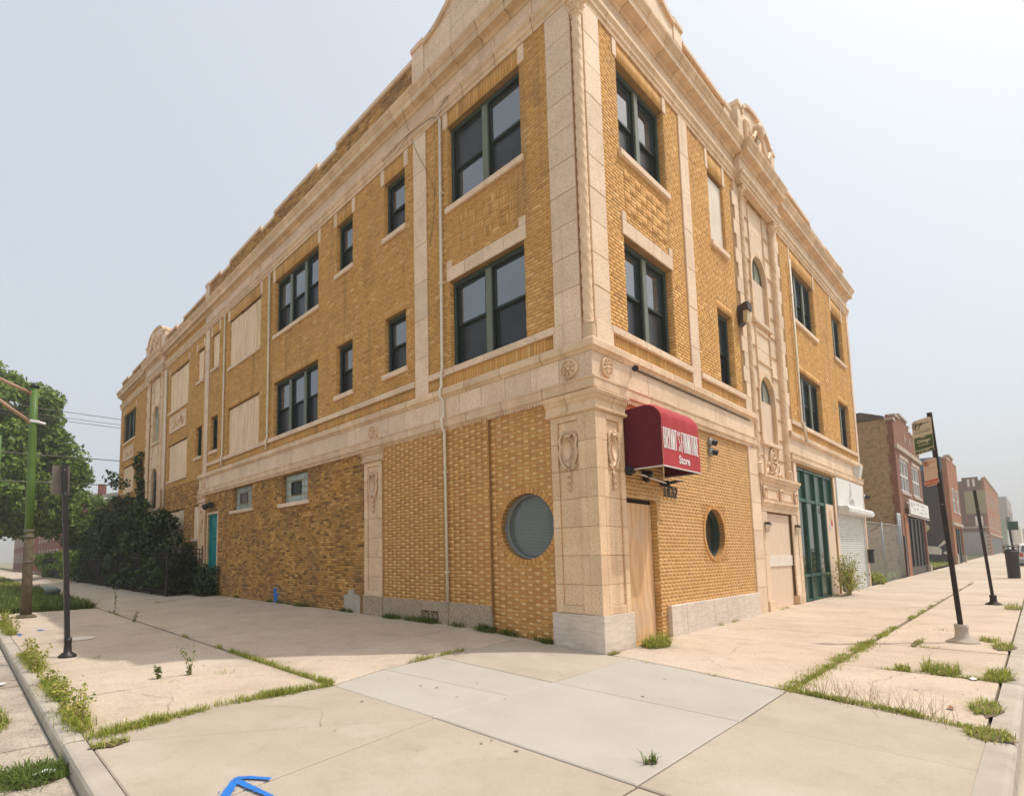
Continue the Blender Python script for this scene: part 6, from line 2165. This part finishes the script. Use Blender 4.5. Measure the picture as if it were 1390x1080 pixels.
cf = thing('chain_link_fence', 'galvanised chain link fence closing the gap beside the far end of the building', 'fence', (24.6, .05, .2))
posts = [20.5, 24.2, 28.75, 29.3]
for x_ in posts:
    z_ = gh(x_, -1)
    MB().tube([(x_, .05, z_ - .05), (x_, .05, z_ + (3.3 if x_ > 28 else 2.72))], .04 if x_ < 28 else .055, 8).build('post', 'grey_metal', cf, smooth=True)
MB().tube([(20.5, .05, 2.85), (24.2, .05, 2.88), (29.3, .05, 2.93)], .025, 6).build('rail', 'grey_metal', cf)
MB().tube([(24.2, .05, 2.88), (23.2, -.1, 3.05), (22.1, -.2, 3.2)], .02, 6).build('barb_arm', 'grey_metal', cf)
q = MB()
zl, zh = .22, 2.85
for k in range(int((28.7 - 20.5) / .14) + 20):
    for sg in (-1, 1):
        x0_ = 20.5 + k * .14 - (2.63 if sg > 0 else 0)
        x1_ = x0_ + sg * 2.63
        a = np.array((x0_, zl)); c = np.array((x1_, zh))
        lo_, hi_ = 20.5, 28.7
        t0, t1 = 0.0, 1.0
        dx_ = c[0] - a[0]
        ta, tb = (lo_ - a[0]) / dx_, (hi_ - a[0]) / dx_
        t0, t1 = max(0, min(ta, tb)), min(1, max(ta, tb))
        if t1 - t0 > .02:
            p, r = a + (c - a) * t0, a + (c - a) * t1
            q.tube([(p[0], .05 + sg * .003, p[1]), (r[0], .05 + sg * .003, r[1])], .002, 3, False)
o = q.build('mesh', 'grey_metal', cf, kind='stuff')

# ------------------------------------------------------------------ houses and shops farther off
MT['far_red'] = mat('red_brown_brick', (.27, .125, .08), (.21, .095, .065), scale=2.2, rough=.9, speck=[(7, .5, .7, (.30, .12, .07), .5)], stain=[(.5, .55, .7, (.13, .06, .05), .4)])
MT['far_orange'] = mat('orange_brick', (.36, .155, .075), (.30, .12, .06), scale=2.2, rough=.9, speck=[(7, .5, .7, (.42, .2, .1), .5)])
MT['far_tan'] = mat('tan_common_brick', (.44, .32, .18), (.34, .24, .135), scale=2.6, rough=.95, stretch=(1, 1, 4), speck=[(6, .5, .68, (.16, .11, .07), .6)], stain=[(.6, .5, .7, (.40, .30, .18), .5)])
MT['far_dark'] = mat('charcoal_painted_wall', (.045, .042, .046), (.055, .05, .052), scale=1.2, rough=.9)
MT['far_blue'] = mat('blue_painted_wall', (.10, .20, .29), (.06, .13, .19), scale=.9, rough=.9)
MT['far_brown'] = mat('mauve_brown_brick', (.20, .105, .078), (.16, .085, .066), scale=1.5, rough=.9, speck=[(5, .5, .7, (.25, .14, .1), .4)])
MT['far_tanpaint'] = mat('tan_painted_panel', (.36, .30, .17), (.32, .26, .15), scale=1.0, rough=.9)
MT['stone'] = mat('grey_limestone', (.50, .42, .34), (.42, .35, .28), scale=3, rough=.85)
MT['far_glass'] = mat('far_window_glass', (.05, .055, .06), (.08, .085, .09), scale=2, rough=.08, spec=.7)
MT['shop_black'] = mat('black_shopfront', (.016, .015, .016), (.03, .028, .03), scale=2, rough=.4)
MT['far_grey'] = mat('pale_grey_wall', (.38, .33, .30), (.33, .29, .27), scale=1.2, rough=.9)

def far_window(par, face_x0, x0, x1, z0, z1, frame='white_paint', n=2, y=0.0, glass='far_glass', sillm='stone', axis='R'):
    f = MB()
    d0, d1 = -y - .10, -y + .03
    fw = .09
    f.fb(axis, x0, x0 + fw, z0, z1, d0, d1).fb(axis, x1 - fw, x1, z0, z1, d0, d1).fb(axis, x0 + fw, x1 - fw, z1 - fw, z1, d0, d1).fb(axis, x0 + fw, x1 - fw, z0, z0 + fw, d0, d1)
    for k in range(1, n):
        xm = x0 + (x1 - x0) * k / n
        f.fb(axis, xm - fw * .6, xm + fw * .6, z0 + fw, z1 - fw, d0, d1 - .002)
    f.fb(axis, x0 + fw, x1 - fw, (z0 + z1) / 2 - .04, (z0 + z1) / 2 + .04, d0, d1 - .006)
    w_ = f.build('window', frame, par)
    MB().fb(axis, x0 + .05, x1 - .05, z0 + .05, z1 - .05, d0 + .02, d0 + .07).build('pane', glass, w_)
    MB().fb(axis, x0 - .12, x1 + .12, z0 - .16, z0 - .002, -y - .05, -y + .10).build('sill', sillm, w_)
    return w_

# first shop: tan side wall, red brick front
H1 = thing('brick_shop', 'two storey red brick shop with tan side wall and white paired windows', 'building', (29.6, 0, .2))
b = MB()
b.box(29.6, 29.9, .175, 22, -.1, 8.75).box(38.3, 38.6, .32, 22, -.1, 8.6).box(29.9, 38.3, 21.7, 22, -.1, 8.6).box(29.9, 38.3, .32, 21.7, 8.2, 8.3)
b.build('side_wall', 'far_tan', H1)
b = MB()
def wall_with_holes(b, s0, s1, z0, z1, holes, y, th=.3):
    ss = sorted({s0, s1} | {q for h in holes for q in h[:2]})
    zz = sorted({z0, z1} | {q for h in holes for q in h[2:]})
    for i in range(len(ss) - 1):
        for j in range(len(zz) - 1):
            ms, mz = (ss[i] + ss[i + 1]) / 2, (zz[j] + zz[j + 1]) / 2
            if not any(h[0] < ms < h[1] and h[2] < mz < h[3] for h in holes):
                b.box(ss[i], ss[i + 1], y, y + th, zz[j], zz[j + 1])
W1 = [(30.5, 33.3, 4.85, 6.65), (34.7, 37.6, 4.85, 6.65)]
SH = [(30.3, 38.2, .2, 3.6)]
wall_with_holes(b, 29.58, 38.62, -.1, 8.6, W1 + SH, .0, .17)
for k in range(16):                                              # toothed red corner on the side wall
    z_ = .3 + k * .54
    l_ = .12 if k % 2 else .05
    b.box(29.57, 29.6, .17, .17 + l_, z_, z_ + .52)
b.box(30.2, 35.2, .02, .28, 8.602, 8.95).box(31.8, 34.6, .03, .27, 8.952, 9.2)
b.build('front_wall', 'far_red', H1)
MB().box(29.55, 38.65, -.10, .02, 7.08, 7.32).build('stone_band', 'stone', H1)
for bx in ((29.5, 30.19, -.04, .34, 8.603, 8.75), (35.2, 38.66, -.04, .34, 8.603, 8.72), (30.2, 31.79, -.04, .34, 8.953, 9.05), (31.8, 34.6, -.04, .34, 9.203, 9.32), (34.61, 35.19, -.04, .34, 8.953, 9.05)):
    MB().box(*bx).build('coping_stone', 'stone', H1)
for x_ in (33.2, 35.0):
    b = MB()
    b.add([(x_ - .22, -.02, 8.05), (x_, -.02, 7.75), (x_ + .22, -.02, 8.05), (x_, -.02, 8.35)], [(0, 1, 2, 3)])
    b.build('stone_lozenge', 'stone', H1)
for a, c, z0, z1 in W1:
    far_window(H1, 0, a, c, z0, z1, 'white_paint', 3, .05)
    MB().box(a - .1, c + .1, -.05, .03, z1 + .002, z1 + .2).build('lintel', 'stone', H1)
b = MB().box(31.4, 38.0, .1, .25, .25, 3.5).box(31.5, 31.62, .02, .1, .25, 3.45)
for x_ in (33.0, 34.4, 35.8, 37.2):
    b.box(x_ - .05, x_ + .05, .03, .1, .25, 3.45)
b.box(31.45, 38.05, .03, .098, .25, .75)
b.build('shopfront', 'shop_black', H1)
MB().box(30.35, 31.3, -.04, .3, -.05, 3.6).build('shop_pier', 'far_orange', H1)
MB().box(29.6, 30.1, -.05, .0, .2, 2.4).build('door', 'shop_black', H1)
MB().box(37.9, 38.6, -.12, .3, -.05, .75).build('pier_foot', 'stone', H1)
b = MB()
q = [(29.55, 8.75, .3), (29.55, 9.2, .5), (29.55, 9.3, 1.3), (29.55, 8.9, 1.5)]
b.box(29.5, 29.95, .36, 22, 8.755, 8.86)
b.add([(29.56, .34, 8.86), (29.56, .9, 9.1), (29.56, 1.3, 9.25), (29.56, 22, 9.3), (29.56, 22, 8.86), (29.9, .34, 8.86), (29.9, .9, 9.1), (29.9, 1.3, 9.25), (29.9, 22, 9.3), (29.9, 22, 8.86)],
      [(0, 1, 2, 3, 4), (9, 8, 7, 6, 5), (0, 1, 6, 5), (1, 2, 7, 6), (2, 3, 8, 7)])
b.build('parapet_cap', 'roof', H1)
hs = thing('shop_sign', 'white printed banner sign on brackets above the black shopfront', 'sign', (34.5, -.1, 3.6))
MB().box(31.0, 38.3, -.22, -.16, 3.62, 4.42).build('board', 'white_paint', hs)
q = MB()
for x_, z_, w_, h_ in ((31.4, 4.0, .5, .3), (32.3, 4.1, .35, .22), (32.4, 3.85, .4, .14), (33.2, 4.2, 1.2, .1), (35.0, 4.2, 1.6, .08), (35.1, 4.0, 1.4, .06), (33.3, 3.95, .9, .08), (36.6, 3.85, 1.0, .06), (34.4, 3.78, 1.5, .06)):
    q.box(x_, x_ + w_, -.225, -.2205, z_, z_ + h_)
q.build('printing', 'grey_sign', hs)
q = MB()
for z_ in (3.55, 4.2):
    q.tube([(30.6, -.15, z_), (38.9, -.15, z_)], .03, 6)
q.build('bracket', 'white_metal', hs)

H2 = thing('mural_building', 'charcoal painted side wall building with blue top and orange brick front', 'building', (55, 0, .3))
b = MB().box(55, 55.3, .3, 22, 0, 8.5).box(63, 63.3, .3, 22, 0, 9.2).box(55.3, 63, 21.7, 22, 0, 9).box(55.3, 63, .3, 21.7, 8.8, 8.9)
b.build('side_wall', 'far_dark', H2)
MB().box(54.99, 55.31, .3, 22, 8.503, 9.6).build('upper_band', 'far_blue', H2)
W2 = [(57.1, 59.3, 5.0, 7.1), (60.5, 62.7, 5.0, 7.1)]
b = MB()
wall_with_holes(b, 54.97, 63.3, .1, 9.4, W2 + [(56.6, 62.9, .3, 3.6)], 0)
b.box(57.5, 61.0, .03, .28, 9.402, 9.9)
b.build('front_wall', 'far_orange', H2)
for a, c, z0, z1 in W2:
    far_window(H2, 0, a, c, z0, z1, 'white_paint', 2, .05)
MB().box(54.9, 63.4, -.1, .02, 3.75, 4.0).build('stone_band', 'stone', H2)
for bx in ((54.9, 57.49, -.04, .34, 9.403, 9.55), (61.0, 63.4, -.04, .34, 9.403, 9.55), (57.45, 61.05, -.04, .34, 9.902, 10.0)):
    MB().box(*bx).build('coping_stone', 'stone', H2)
MB().box(56.7, 62.8, .12, .25, .35, 3.5).box(58.6, 58.75, .04, .12, .35, 3.5).box(60.6, 60.75, .04, .12, .35, 3.5).build('shopfront', 'shop_black', H2)
MB().box(55.2, 56.3, -.1, .02, .1, 1.3).box(62.8, 63.4, -.1, .3, .1, 1.2).build('pier_foot', 'stone', H2)
q = MB()
q.add([(54.985, 1.62, 1.35), (54.985, .85, 1.28), (54.985, .80, 1.75), (54.985, 1.0, 1.95), (54.985, 1.66, 2.05)], [(0, 1, 2, 3, 4)])
q.add([(54.985, .95, 1.9), (54.985, .45, 2.3), (54.985, .3, 2.28), (54.985, .42, 2.5), (54.985, .62, 2.48), (54.985, 1.0, 2.0)], [(0, 1, 2, 3, 4, 5)])
q.add([(54.985, .52 + .2 * math.cos(t), 1.45 + .13 * math.sin(t)) for t in np.linspace(0, 2 * PI, 12, endpoint=False)], [tuple(range(12))])
q.build('mural_shape', 'white_board', H2)
MB().add([(54.985, 1.75, .45), (54.985, 1.2, .35), (54.985, 1.72, 1.0)], [(0, 1, 2)]).build('mural_shape', 'teal', H2)
q = MB()
q.add([(54.984, 1.75 + .35 * math.cos(t), 3.6 + .35 * math.sin(t)) for t in np.linspace(0, 2 * PI, 12, endpoint=False)], [tuple(range(12))])
q.build('mural_shape', 'sign_tan', H2)

H3 = thing('brown_corner_block', 'brown brick corner block with a tan painted panel on its side wall', 'building', (105, 0, .8))
b = MB().box(105, 105.3, .3, 26, .5, 11.9).box(143, 143.3, .3, 26, .5, 12).box(105.3, 143, 25.7, 26, .5, 12).box(105.3, 143, .3, 25.7, 11.3, 11.5)
b.box(104.98, 105.35, .6, 2.3, 11.902, 12.4).box(104.98, 105.35, 3.2, 9, 11.902, 12.2)
b.build('side_wall', 'far_brown', H3)
b = MB()
wf = [(108 + 5.6 * k, 110.6 + 5.6 * k, z0, z0 + 2.1) for k in range(6) for z0 in (5.0, 8.4)]
wall_with_holes(b, 104.97, 143.3, .5, 12.2, wf + [(108, 142, .9, 3.7)], 0)
b.box(112, 118, .02, .28, 12.202, 12.8).box(128, 136, .02, .28, 12.202, 12.8)
b.build('front_wall', 'far_orange', H3)
for a, c, z0, z1 in wf:
    far_window(H3, 0, a, c, z0, z1, 'white_board', 2, .05)
MB().box(104.96, 104.995, -.0, 2.15, 7.0, 10.4).build('painted_panel', 'far_tanpaint', H3)
MB().box(108, 142, .1, .25, .9, 3.7).build('shopfront', 'shop_black', H3)
for bx in ((104.9, 143.4, -.12, .0, 3.9, 4.15), (104.9, 104.97, .0, 3.5, 4.9, 5.1), (104.9, 143.4, -.12, .0, 12.205, 12.4)):
    MB().box(*bx).build('stone_band', 'stone', H3)
q = MB()
for a, c, z0, z1 in ((.5, 1.3, 5.2, 6.6), (1.5, 1.75, 11.0, 12.1), (.95, 1.2, 11.0, 12.1)):
    q.box(104.95, 104.99, a, c, z0, z1)
q.build('pale_block', 'white_board', H3)
MB().box(104.96, 105, .3, 8, .7, 4.3).build('painted_base', 'far_grey', H3)
for k in range(6):
    MB().box(104.94, 104.99, .05, .45, .9 + k * .55, 1.2 + k * .55).build('corner_quoin', 'stone', H3)

H4 = thing('grey_block', 'pale grey flat roofed block far down the right street', 'building', (190, 0, 1.1))
MB().box(190, 225, 0, 24, .8, 15).build('wall', 'far_grey', H4)
MB().box(205, 218, 2, 10, 15.002, 17).build('penthouse', 'far_grey', H4)
for k in range(4):
    far_window(H4, 0, 194 + k * 7.5, 198 + k * 7.5, 4, 7, 'stone', 2, -.02)
    far_window(H4, 0, 194 + k * 7.5, 198 + k * 7.5, 9, 12, 'stone', 2, -.02)
H5 = thing('green_shop', 'low pale building with a green sign band past the brown corner block', 'building', (160, -.5, 1))
MB().box(160, 178, -.3, 16, .7, 8.2).build('wall', 'sash_light', H5)
MB().box(159.9, 172, -.9, -.32, 6.0, 8.6).build('sign_band', 'green_panel', H5)
H6 = thing('distant_row', 'row of pale low buildings at the vanishing point of the right street', 'building', (300, 0, 1))
for x_, h_, m_ in ((245, 9, 'white_board'), (275, 7, 'far_grey'), (310, 10, 'stone'), (350, 8, 'far_grey')):
    MB().box(x_, x_ + 25, -1, 14, .8, h_).build('wall', m_, H6)

# houses beyond the wing on the left
MT['house_red'] = mat('house_brick', (.25, .095, .07), (.19, .075, .055), scale=2, rough=.9, speck=[(7, .5, .7, (.33, .16, .12), .4)])
for y0, y1, x_, z1, lb in ((46, 57, 3.0, 7.2, 'nearest red brick house with a white eave behind the shrub'), (60, 76, 2.6, 8.0, 'second red brick house seen under the big tree'),
                           (80, 104, 2.4, 9.5, 'third red brick house along the left path'), (108, 150, 2.2, 11.5, 'farthest long red brick row on the left path')):
    hh = thing('brick_house', lb, 'building', (x_, y0, 0))
    wl_ = MB().box(x_, x_ + 9, y0, y1, -.2, z1).build('wall', 'house_red', hh)
    MB().box(x_ - .35, x_ + 9.2, y0 - .3, y1 + .3, z1 + .002, z1 + .22).build('eave', 'white_paint', hh)
    b = MB()
    b.add([(x_ - .3, y0 - .25, z1 + .225), (x_ + 9.1, y0 - .25, z1 + .225), (x_ + 4.4, y0 + 1.5, z1 + 1.5), (x_ - .3, y1 + .25, z1 + .225), (x_ + 9.1, y1 + .25, z1 + .225), (x_ + 4.4, y1 - 1.5, z1 + 1.5)],
          [(0, 1, 2), (5, 4, 3), (0, 2, 5, 3), (1, 4, 5, 2), (0, 3, 4, 1)])
    rf = b.build('roof', 'roof', hh)
    MB().box(x_ + 1, x_ + 1.7, y0 + 2, y0 + 2.7, z1 + .3, z1 + 1.9).build('chimney', 'house_red', rf)
    n = max(2, int((y1 - y0) / 3.4))
    for k in range(n):
        for z0 in (1.4, 4.6):
            a = y0 + (k + .3) * (y1 - y0) / n
            far_window(hh, 0, a, a + 1.2, z0, z0 + 1.8, 'white_paint', 1, -(-x_) if False else x_ * 1.0, axis='L')

# ------------------------------------------------------------------ small street things
tc_ = thing('litter_bin', 'tall black litter bin on the far sunlit pavement', 'litter bin', (29.8, -3.74, gh(29.8, -3.4)))
z_ = gh(29.8, -3.4)
MB().lathe((29.8, -3.74, z_), [(.20, 0), (.21, .03), (.23, 1.12), (.25, 1.16)], 16).build('body', 'black_metal', tc_, smooth=True)
b = MB()
b.lathe((29.8, -3.74, z_), [(.25, 1.163), (.26, 1.2), (.25, 1.25), (.19, 1.3), (.19, 1.36)], 16)
b.tube([(29.8 + .25 * math.cos(t), -3.74 + .25 * math.sin(t), z_ + 1.5 + .05 * math.sin(2 * t)) for t in np.linspace(0, 2 * PI, 17)], .02, 6)
for k in range(4):
    t = k * PI / 2 + .4
    b.tube([(29.8 + .24 * math.cos(t), -3.74 + .24 * math.sin(t), z_ + 1.2), (29.8 + .25 * math.cos(t), -3.74 + .25 * math.sin(t), z_ + 1.5)], .018, 5)
b.build('lid', 'black_metal', tc_)
sp2 = thing('street_name_sign', 'small green sign plate on a thin dark pole beyond the litter bin', 'street sign', (40, -3.55, .35))
MB().tube([(40, -3.6, .3), (40, -3.52, 2.85)], .05, 8).build('post', 'rust_metal', sp2)
MB().box(39.97, 40.0, -3.88, -3.46, 2.8, 3.32).build('sign_plate', 'green_panel', sp2)

def suv(x_, y_, lb):
    z_ = gh(x_, -1) - .12
    c = thing('parked_car', lb, 'car', (x_, y_, z_))
    w2 = .9
    prof = [(0, .35), (0, .95), (.12, 1.12), (.3, 1.62), (.55, 1.74), (2.4, 1.76), (2.95, 1.6), (3.45, 1.12), (4.3, 1.02), (4.55, .85), (4.6, .35)]
    b = MB()
    n = len(prof)
    vs = []
    for sg in (-1, 1):
        for s_, h_ in prof:
            tp = 1 - .16 * clamp((h_ - 1.05) / .7)
            vs.append((x_ + s_, y_ + sg * w2 * tp, z_ + h_))
    b.add(vs, [tuple(range(n)), tuple(range(2 * n - 1, n - 1, -1))] + [(i, (i + 1) % n, (i + 1) % n + n, i + n) for i in range(n)])
    b.build('body', 'white_metal', c)
    b = MB()
    b.add([(x_ + .105, y_ - .74, z_ + 1.14), (x_ + .105, y_ + .74, z_ + 1.14), (x_ + .265, y_ + .68, z_ + 1.58), (x_ + .265, y_ - .68, z_ + 1.58)], [(0, 1, 2, 3)])
    for sg in (-1, 1):
        yy = lambda h_: y_ + sg * (w2 * (1 - .16 * clamp((h_ - 1.05) / .7)) + .006)
        b.add([(x_ + .42, yy(1.14), z_ + 1.14), (x_ + 3.1, yy(1.14), z_ + 1.14), (x_ + 2.6, yy(1.6), z_ + 1.6), (x_ + .55, yy(1.6), z_ + 1.6)], [(0, 1, 2, 3)])
    b.build('window', 'glass_dark', c)
    for sx_ in (.85, 3.7):
        for sg in (-1, 1):
            wh = MB().tube([(x_ + sx_, y_ + sg * .70, z_ + .35), (x_ + sx_, y_ + sg * .92, z_ + .35)], .35, 18).build('wheel', 'black_metal', c)
            MB().tube([(x_ + sx_, y_ + sg * .9, z_ + .35), (x_ + sx_, y_ + sg * .93, z_ + .35)], .2, 12).build('rim', 'grey_metal', wh)
    for sg in (-1, 1):
        MB().box(x_ - .02, x_ + .05, y_ + sg * .74 - .1, y_ + sg * .74 + .1, z_ + .8, z_ + 1.08).build('tail_light', 'sign_red', c)
    MB().box(x_ - .06, x_ - .001, y_ - .85, y_ + .85, z_ + .36, z_ + .62).build('bumper', 'grey_metal', c)
    MB().box(x_ - .012, x_ + .0, y_ - .26, y_ + .26, z_ + .72, z_ + .88).build('number_plate', 'white_paint', c)
suv(50, -4.45, 'white car parked at the right kerb beyond the litter bin')

# paint marks, covers, litter
def paint(name, label, polys, m='blue', dz=.004):
    b = MB()
    for k, poly in enumerate(polys):
        b.add([(x_, y_, gh(x_, y_) + .0055 + dz + k * .0006) for x_, y_ in poly], [tuple(range(len(poly)))])
    o = b.build(name, m)
    return tag(o, label, 'paint mark')
def stroke2(p, q, w0, w1, n=7):
    p, q = np.array(p, float), np.array(q, float)
    d_ = (q - p) / np.linalg.norm(q - p)
    nn = np.array((-d_[1], d_[0]))
    L_, R2 = [], []
    for t in np.linspace(0, 1, n):
        w_ = (w0 * (1 - t) + w1 * t) * (1 + .18 * rng.normal())
        L_.append(tuple(p + (q - p) * t + nn * w_))
        R2.append(tuple(p + (q - p) * t - nn * w_))
    return L_ + R2[::-1]
MT['blue_soft'] = MT['blue']
def spray(pts, w0, n=60):
    """overlapping round puffs along a stroke, with a fringe of specks"""
    pts = np.array(pts, float)
    L_ = np.r_[0, np.cumsum(np.linalg.norm(np.diff(pts, axis=0), axis=1))]
    out = []
    for t in np.linspace(0, L_[-1], n):
        c = np.array([np.interp(t, L_, pts[:, k]) for k in (0, 1)])
        w_ = w0 * (1 - .45 * t / L_[-1])
        out.append([tuple(c + w_ * (1 + .07 * rng.normal()) * np.array((math.cos(q), math.sin(q)))) for q in np.linspace(0, 2 * PI, 10, endpoint=False)])
        for _ in range(3):
            e = c + rng.normal(size=2) * w_ * .75
            r_ = rng.uniform(.002, .007)
            out.append([tuple(e + r_ * np.array((math.cos(q), math.sin(q)))) for q in np.linspace(0, 2 * PI, 6, endpoint=False)])
    return out
def splat(cx_, cy_, rx, ry, n):
    out = []
    for _ in range(n):
        r_, t_ = abs(rng.normal()) * .55, rng.uniform(0, 2 * PI)
        px, py = cx_ + rx * r_ * math.cos(t_), cy_ + ry * r_ * math.sin(t_)
        e = (.35 / (.4 + r_ * 2)) * .22
        out.append([(px + rx * e * math.cos(q) * (1 + .3 * rng.normal()), py + ry * e * math.sin(q) * (1 + .3 * rng.normal())) for q in np.linspace(0, 2 * PI, 7, endpoint=False)])
    return out
def paint2(label, polys):
    b = MB()
    for k, poly in enumerate(polys):
        b.add([(x_, y_, gh(x_, y_) + .0072 + k * .000012) for x_, y_ in poly], [tuple(range(len(poly)))])
    return tag(b.build('spray_paint_mark', 'blue'), label, 'paint mark')
tag_arrow = paint2('bright blue spray painted arrow at the bottom edge of the pavement', spray([(-6.47, -1.11), (-6.371, -.986), (-6.27, -.85), (-6.229, -.815), (-6.17, -.85), (-6.072, -.972)], .035, 90) + spray([(-6.25, -.88), (-6.237, -.969), (-6.197, -1.205), (-6.18, -1.3)], .030, 50))
tag_arrow.name = 'spray_paint_arrow'
paint2('small blue paint dash on the sunlit slab left of the black post', splat(-6.3, 10.2, .16, .34, 90))
paint2('blue paint smear by the kerb at the left picture edge', splat(-6.72, 9.6, .12, .4, 70))
mc = MB().lathe((-5.87, 8.0, gh(-5.87, 8) + .004), [(.26, 0), (.26, .012), (.22, .014), (.001, .014)], 20)
o = recenter(mc.build('utility_cover', 'white_board'))
tag(o, 'pale round utility cover set in the slab right of the black post', 'utility cover')
b = MB()
for z0 in np.linspace(.17, .60, 10):
    a = 11.29 + .10 * rng.random() + (.12 if z0 > .5 else 0)
    c = 11.68 - .06 * rng.random()
    b.fb('L', a, c, z0, z0 + .044, .003, .0075)
o = b.build('spray_paint_mark', 'blue')
tag(o, 'blue spray paint blotch low on the rough brick wall', 'paint mark')
lt = thing('plastic_bag', 'crumpled pale plastic bag lying in the lawn behind the green pole', 'litter', (-4.85, 21.5, .1))
vs, fs = [], []
nu, nv = 12, 7
for j in range(nv):
    for i in range(nu):
        t, p_ = 2 * PI * i / nu, PI * j / (nv - 1)
        r_ = 1 + .22 * rng.normal() * (0 < j < nv - 1)
        vs.append((-4.85 + .28 * r_ * math.sin(p_) * math.cos(t), 21.5 + .3 * r_ * math.sin(p_) * math.sin(t), .42 + .16 * r_ * math.cos(p_)))
for j in range(nv - 1):
    for i in range(nu):
        fs.append((j * nu + i, j * nu + (i + 1) % nu, (j + 1) * nu + (i + 1) % nu, (j + 1) * nu + i))
MB().add(vs, fs).build('bag', 'shade_blind', lt, smooth=True)
for k, (lb, x_, y_, s_, m_) in enumerate((('scrap of white paper in the dark gutter tuft', -7.2, .55, .10, 'white_paint'), ('crumpled white wrapper beside the bright tuft on the right pavement', 1.45, -4.0, .07, 'white_paint'),
                                         ('rusty round cap lying by the right kerb joint', -.35, -3.95, .05, 'far_orange'), ('pale paper scrap in the gutter at the left edge', -7.35, 4.6, .12, 'white_paint'))):
    z_ = (gh(x_, y_) if x_ > -7 else -.05) + .01
    b = MB()
    vs = [(x_ + s_ * math.cos(t) * (1 + .2 * rng.normal()), y_ + s_ * .6 * math.sin(t), z_ + .02 * rng.random()) for t in np.linspace(0, 2 * PI, 8, endpoint=False)]
    vs.append((x_, y_, z_ + .03))
    b.add(vs, [(i, (i + 1) % 8, 8) for i in range(8)])
    o = recenter(b.build('litter_scrap', m_))
    tag(o, lb, 'litter')
yp = MB().tube([(-4.1, 24, .0), (-4.1, 24, 1.25)], .05, 8)
o = recenter(yp.build('marker_post', 'sign_tan'))
tag(o, 'short yellowish marker post beside the path behind the black post', 'post')
# dead leaves and specks on the slabs
q = MB()
for k in range(240):
    if k % 2:
        x_, y_ = rng.uniform(-6.8, 0), rng.uniform(-1, 14)
    else:
        x_, y_ = rng.uniform(0, 15), rng.uniform(-4.2, -.1)
    if x_ > -.2 and y_ > -.15:
        continue
    s_ = rng.uniform(.006, .02)
    a = rng.uniform(0, PI)
    z_ = gh(x_, y_) + .012
    q.add([(x_ + s_ * math.cos(a), y_ + s_ * math.sin(a), z_), (x_ - s_ * .5 * math.sin(a), y_ + s_ * .5 * math.cos(a), z_ + .006), (x_ - s_ * math.cos(a), y_ - s_ * math.sin(a), z_), (x_ + s_ * .5 * math.sin(a), y_ - s_ * .5 * math.cos(a), z_ + .003)], [(0, 1, 2, 3)])
o = q.build('leaf_litter', 'straw')
o['kind'] = 'stuff'

# hairline cracks and tar spots on the slabs
def crack(pts, wd):
    P2 = [np.array(pts[0], float)]
    for a, c in zip(pts[:-1], pts[1:]):
        a, c = np.array(a, float), np.array(c, float)
        n_ = max(3, int(np.linalg.norm(c - a) / .12))
        for k in range(1, n_ + 1):
            P2.append(a + (c - a) * k / n_ + rng.normal(size=2) * .018)
    b = MB()
    for k in range(len(P2) - 1):
        a, c = P2[k], P2[k + 1]
        dd = (c - a) / (np.linalg.norm(c - a) + 1e-9)
        nn = np.array((-dd[1], dd[0])) * wd * rng.uniform(.4, 1.1)
        b.add([(q[0], q[1], gh(q[0], q[1]) + .0085) for q in (a - nn, c - nn, c + nn, a + nn)], [(0, 1, 2, 3)])
    return b.build('crack', 'dirt', pavement)
crack([(-4.2, 4.3), (-3.2, 4.1), (-2.1, 4.45), (-.9, 4.2), (-.05, 4.5)], .0035)
crack([(-6.85, 4.1), (-5.8, 3.9), (-4.9, 4.25), (-4.3, 4.1)], .003)
crack([(-2.4, 2.9), (-2.0, 2.2), (-2.3, 1.5)], .0028)
crack([(-6.2, 1.0), (-5.9, 1.9), (-6.3, 2.7)], .0028)
crack([(1.3, -1.4), (2.1, -1.25), (2.9, -1.5)], .003)
crack([(.1, -1.7), (.7, -1.3), (.9, -.7), (1.2, -.3)], .0022)
crack([(4.7, -2.6), (5.3, -1.6), (5.0, -.8)], .004)
crack([(-.4, -3.4), (.4, -3.2), (1.5, -3.45)], .0026)
crack([(-5.2, -.2), (-4.9, .3), (-5.3, .9)], .0018)
crack([(2.3, -4.2), (2.7, -3.4), (2.4, -2.7)], .003)
q = MB()
for k in range(70):
    x_, y_ = (rng.uniform(-6.7, -.4), rng.uniform(-2.6, 6)) if k % 3 else (rng.uniform(0, 9), rng.uniform(-4.1, -.4))
    if x_ > -.3 and y_ > -.3:
        continue
    r_ = rng.uniform(.006, .018)
    q.add([(x_ + r_ * math.cos(t) * (1 + .2 * rng.normal()), y_ + r_ * math.sin(t) * (1 + .2 * rng.normal()), gh(x_, y_) + .0068) for t in np.linspace(0, 2 * PI, 9, endpoint=False)], [tuple(range(9))])
o = q.build('gum_spot', 'gum', pavement)
o['kind'] = 'stuff'

# thin summer haze
hz = bpy.data.materials.new('haze')
hz.use_nodes = True
t_ = hz.node_tree
t_.nodes.clear()
o_ = t_.nodes.new('ShaderNodeOutputMaterial')
pv = t_.nodes.new('ShaderNodeVolumePrincipled')
pv.inputs['Color'].default_value = (1.0, .96, .90, 1)
pv.inputs['Density'].default_value = .0016
pv.inputs['Anisotropy'].default_value = .2
t_.links.new(pv.outputs[0], o_.inputs['Volume'])
hb = MB().box(-950, 1550, -950, 1550, -1.3, 24)
ho = hb.build('haze', hz)
ho['kind'] = 'stuff'
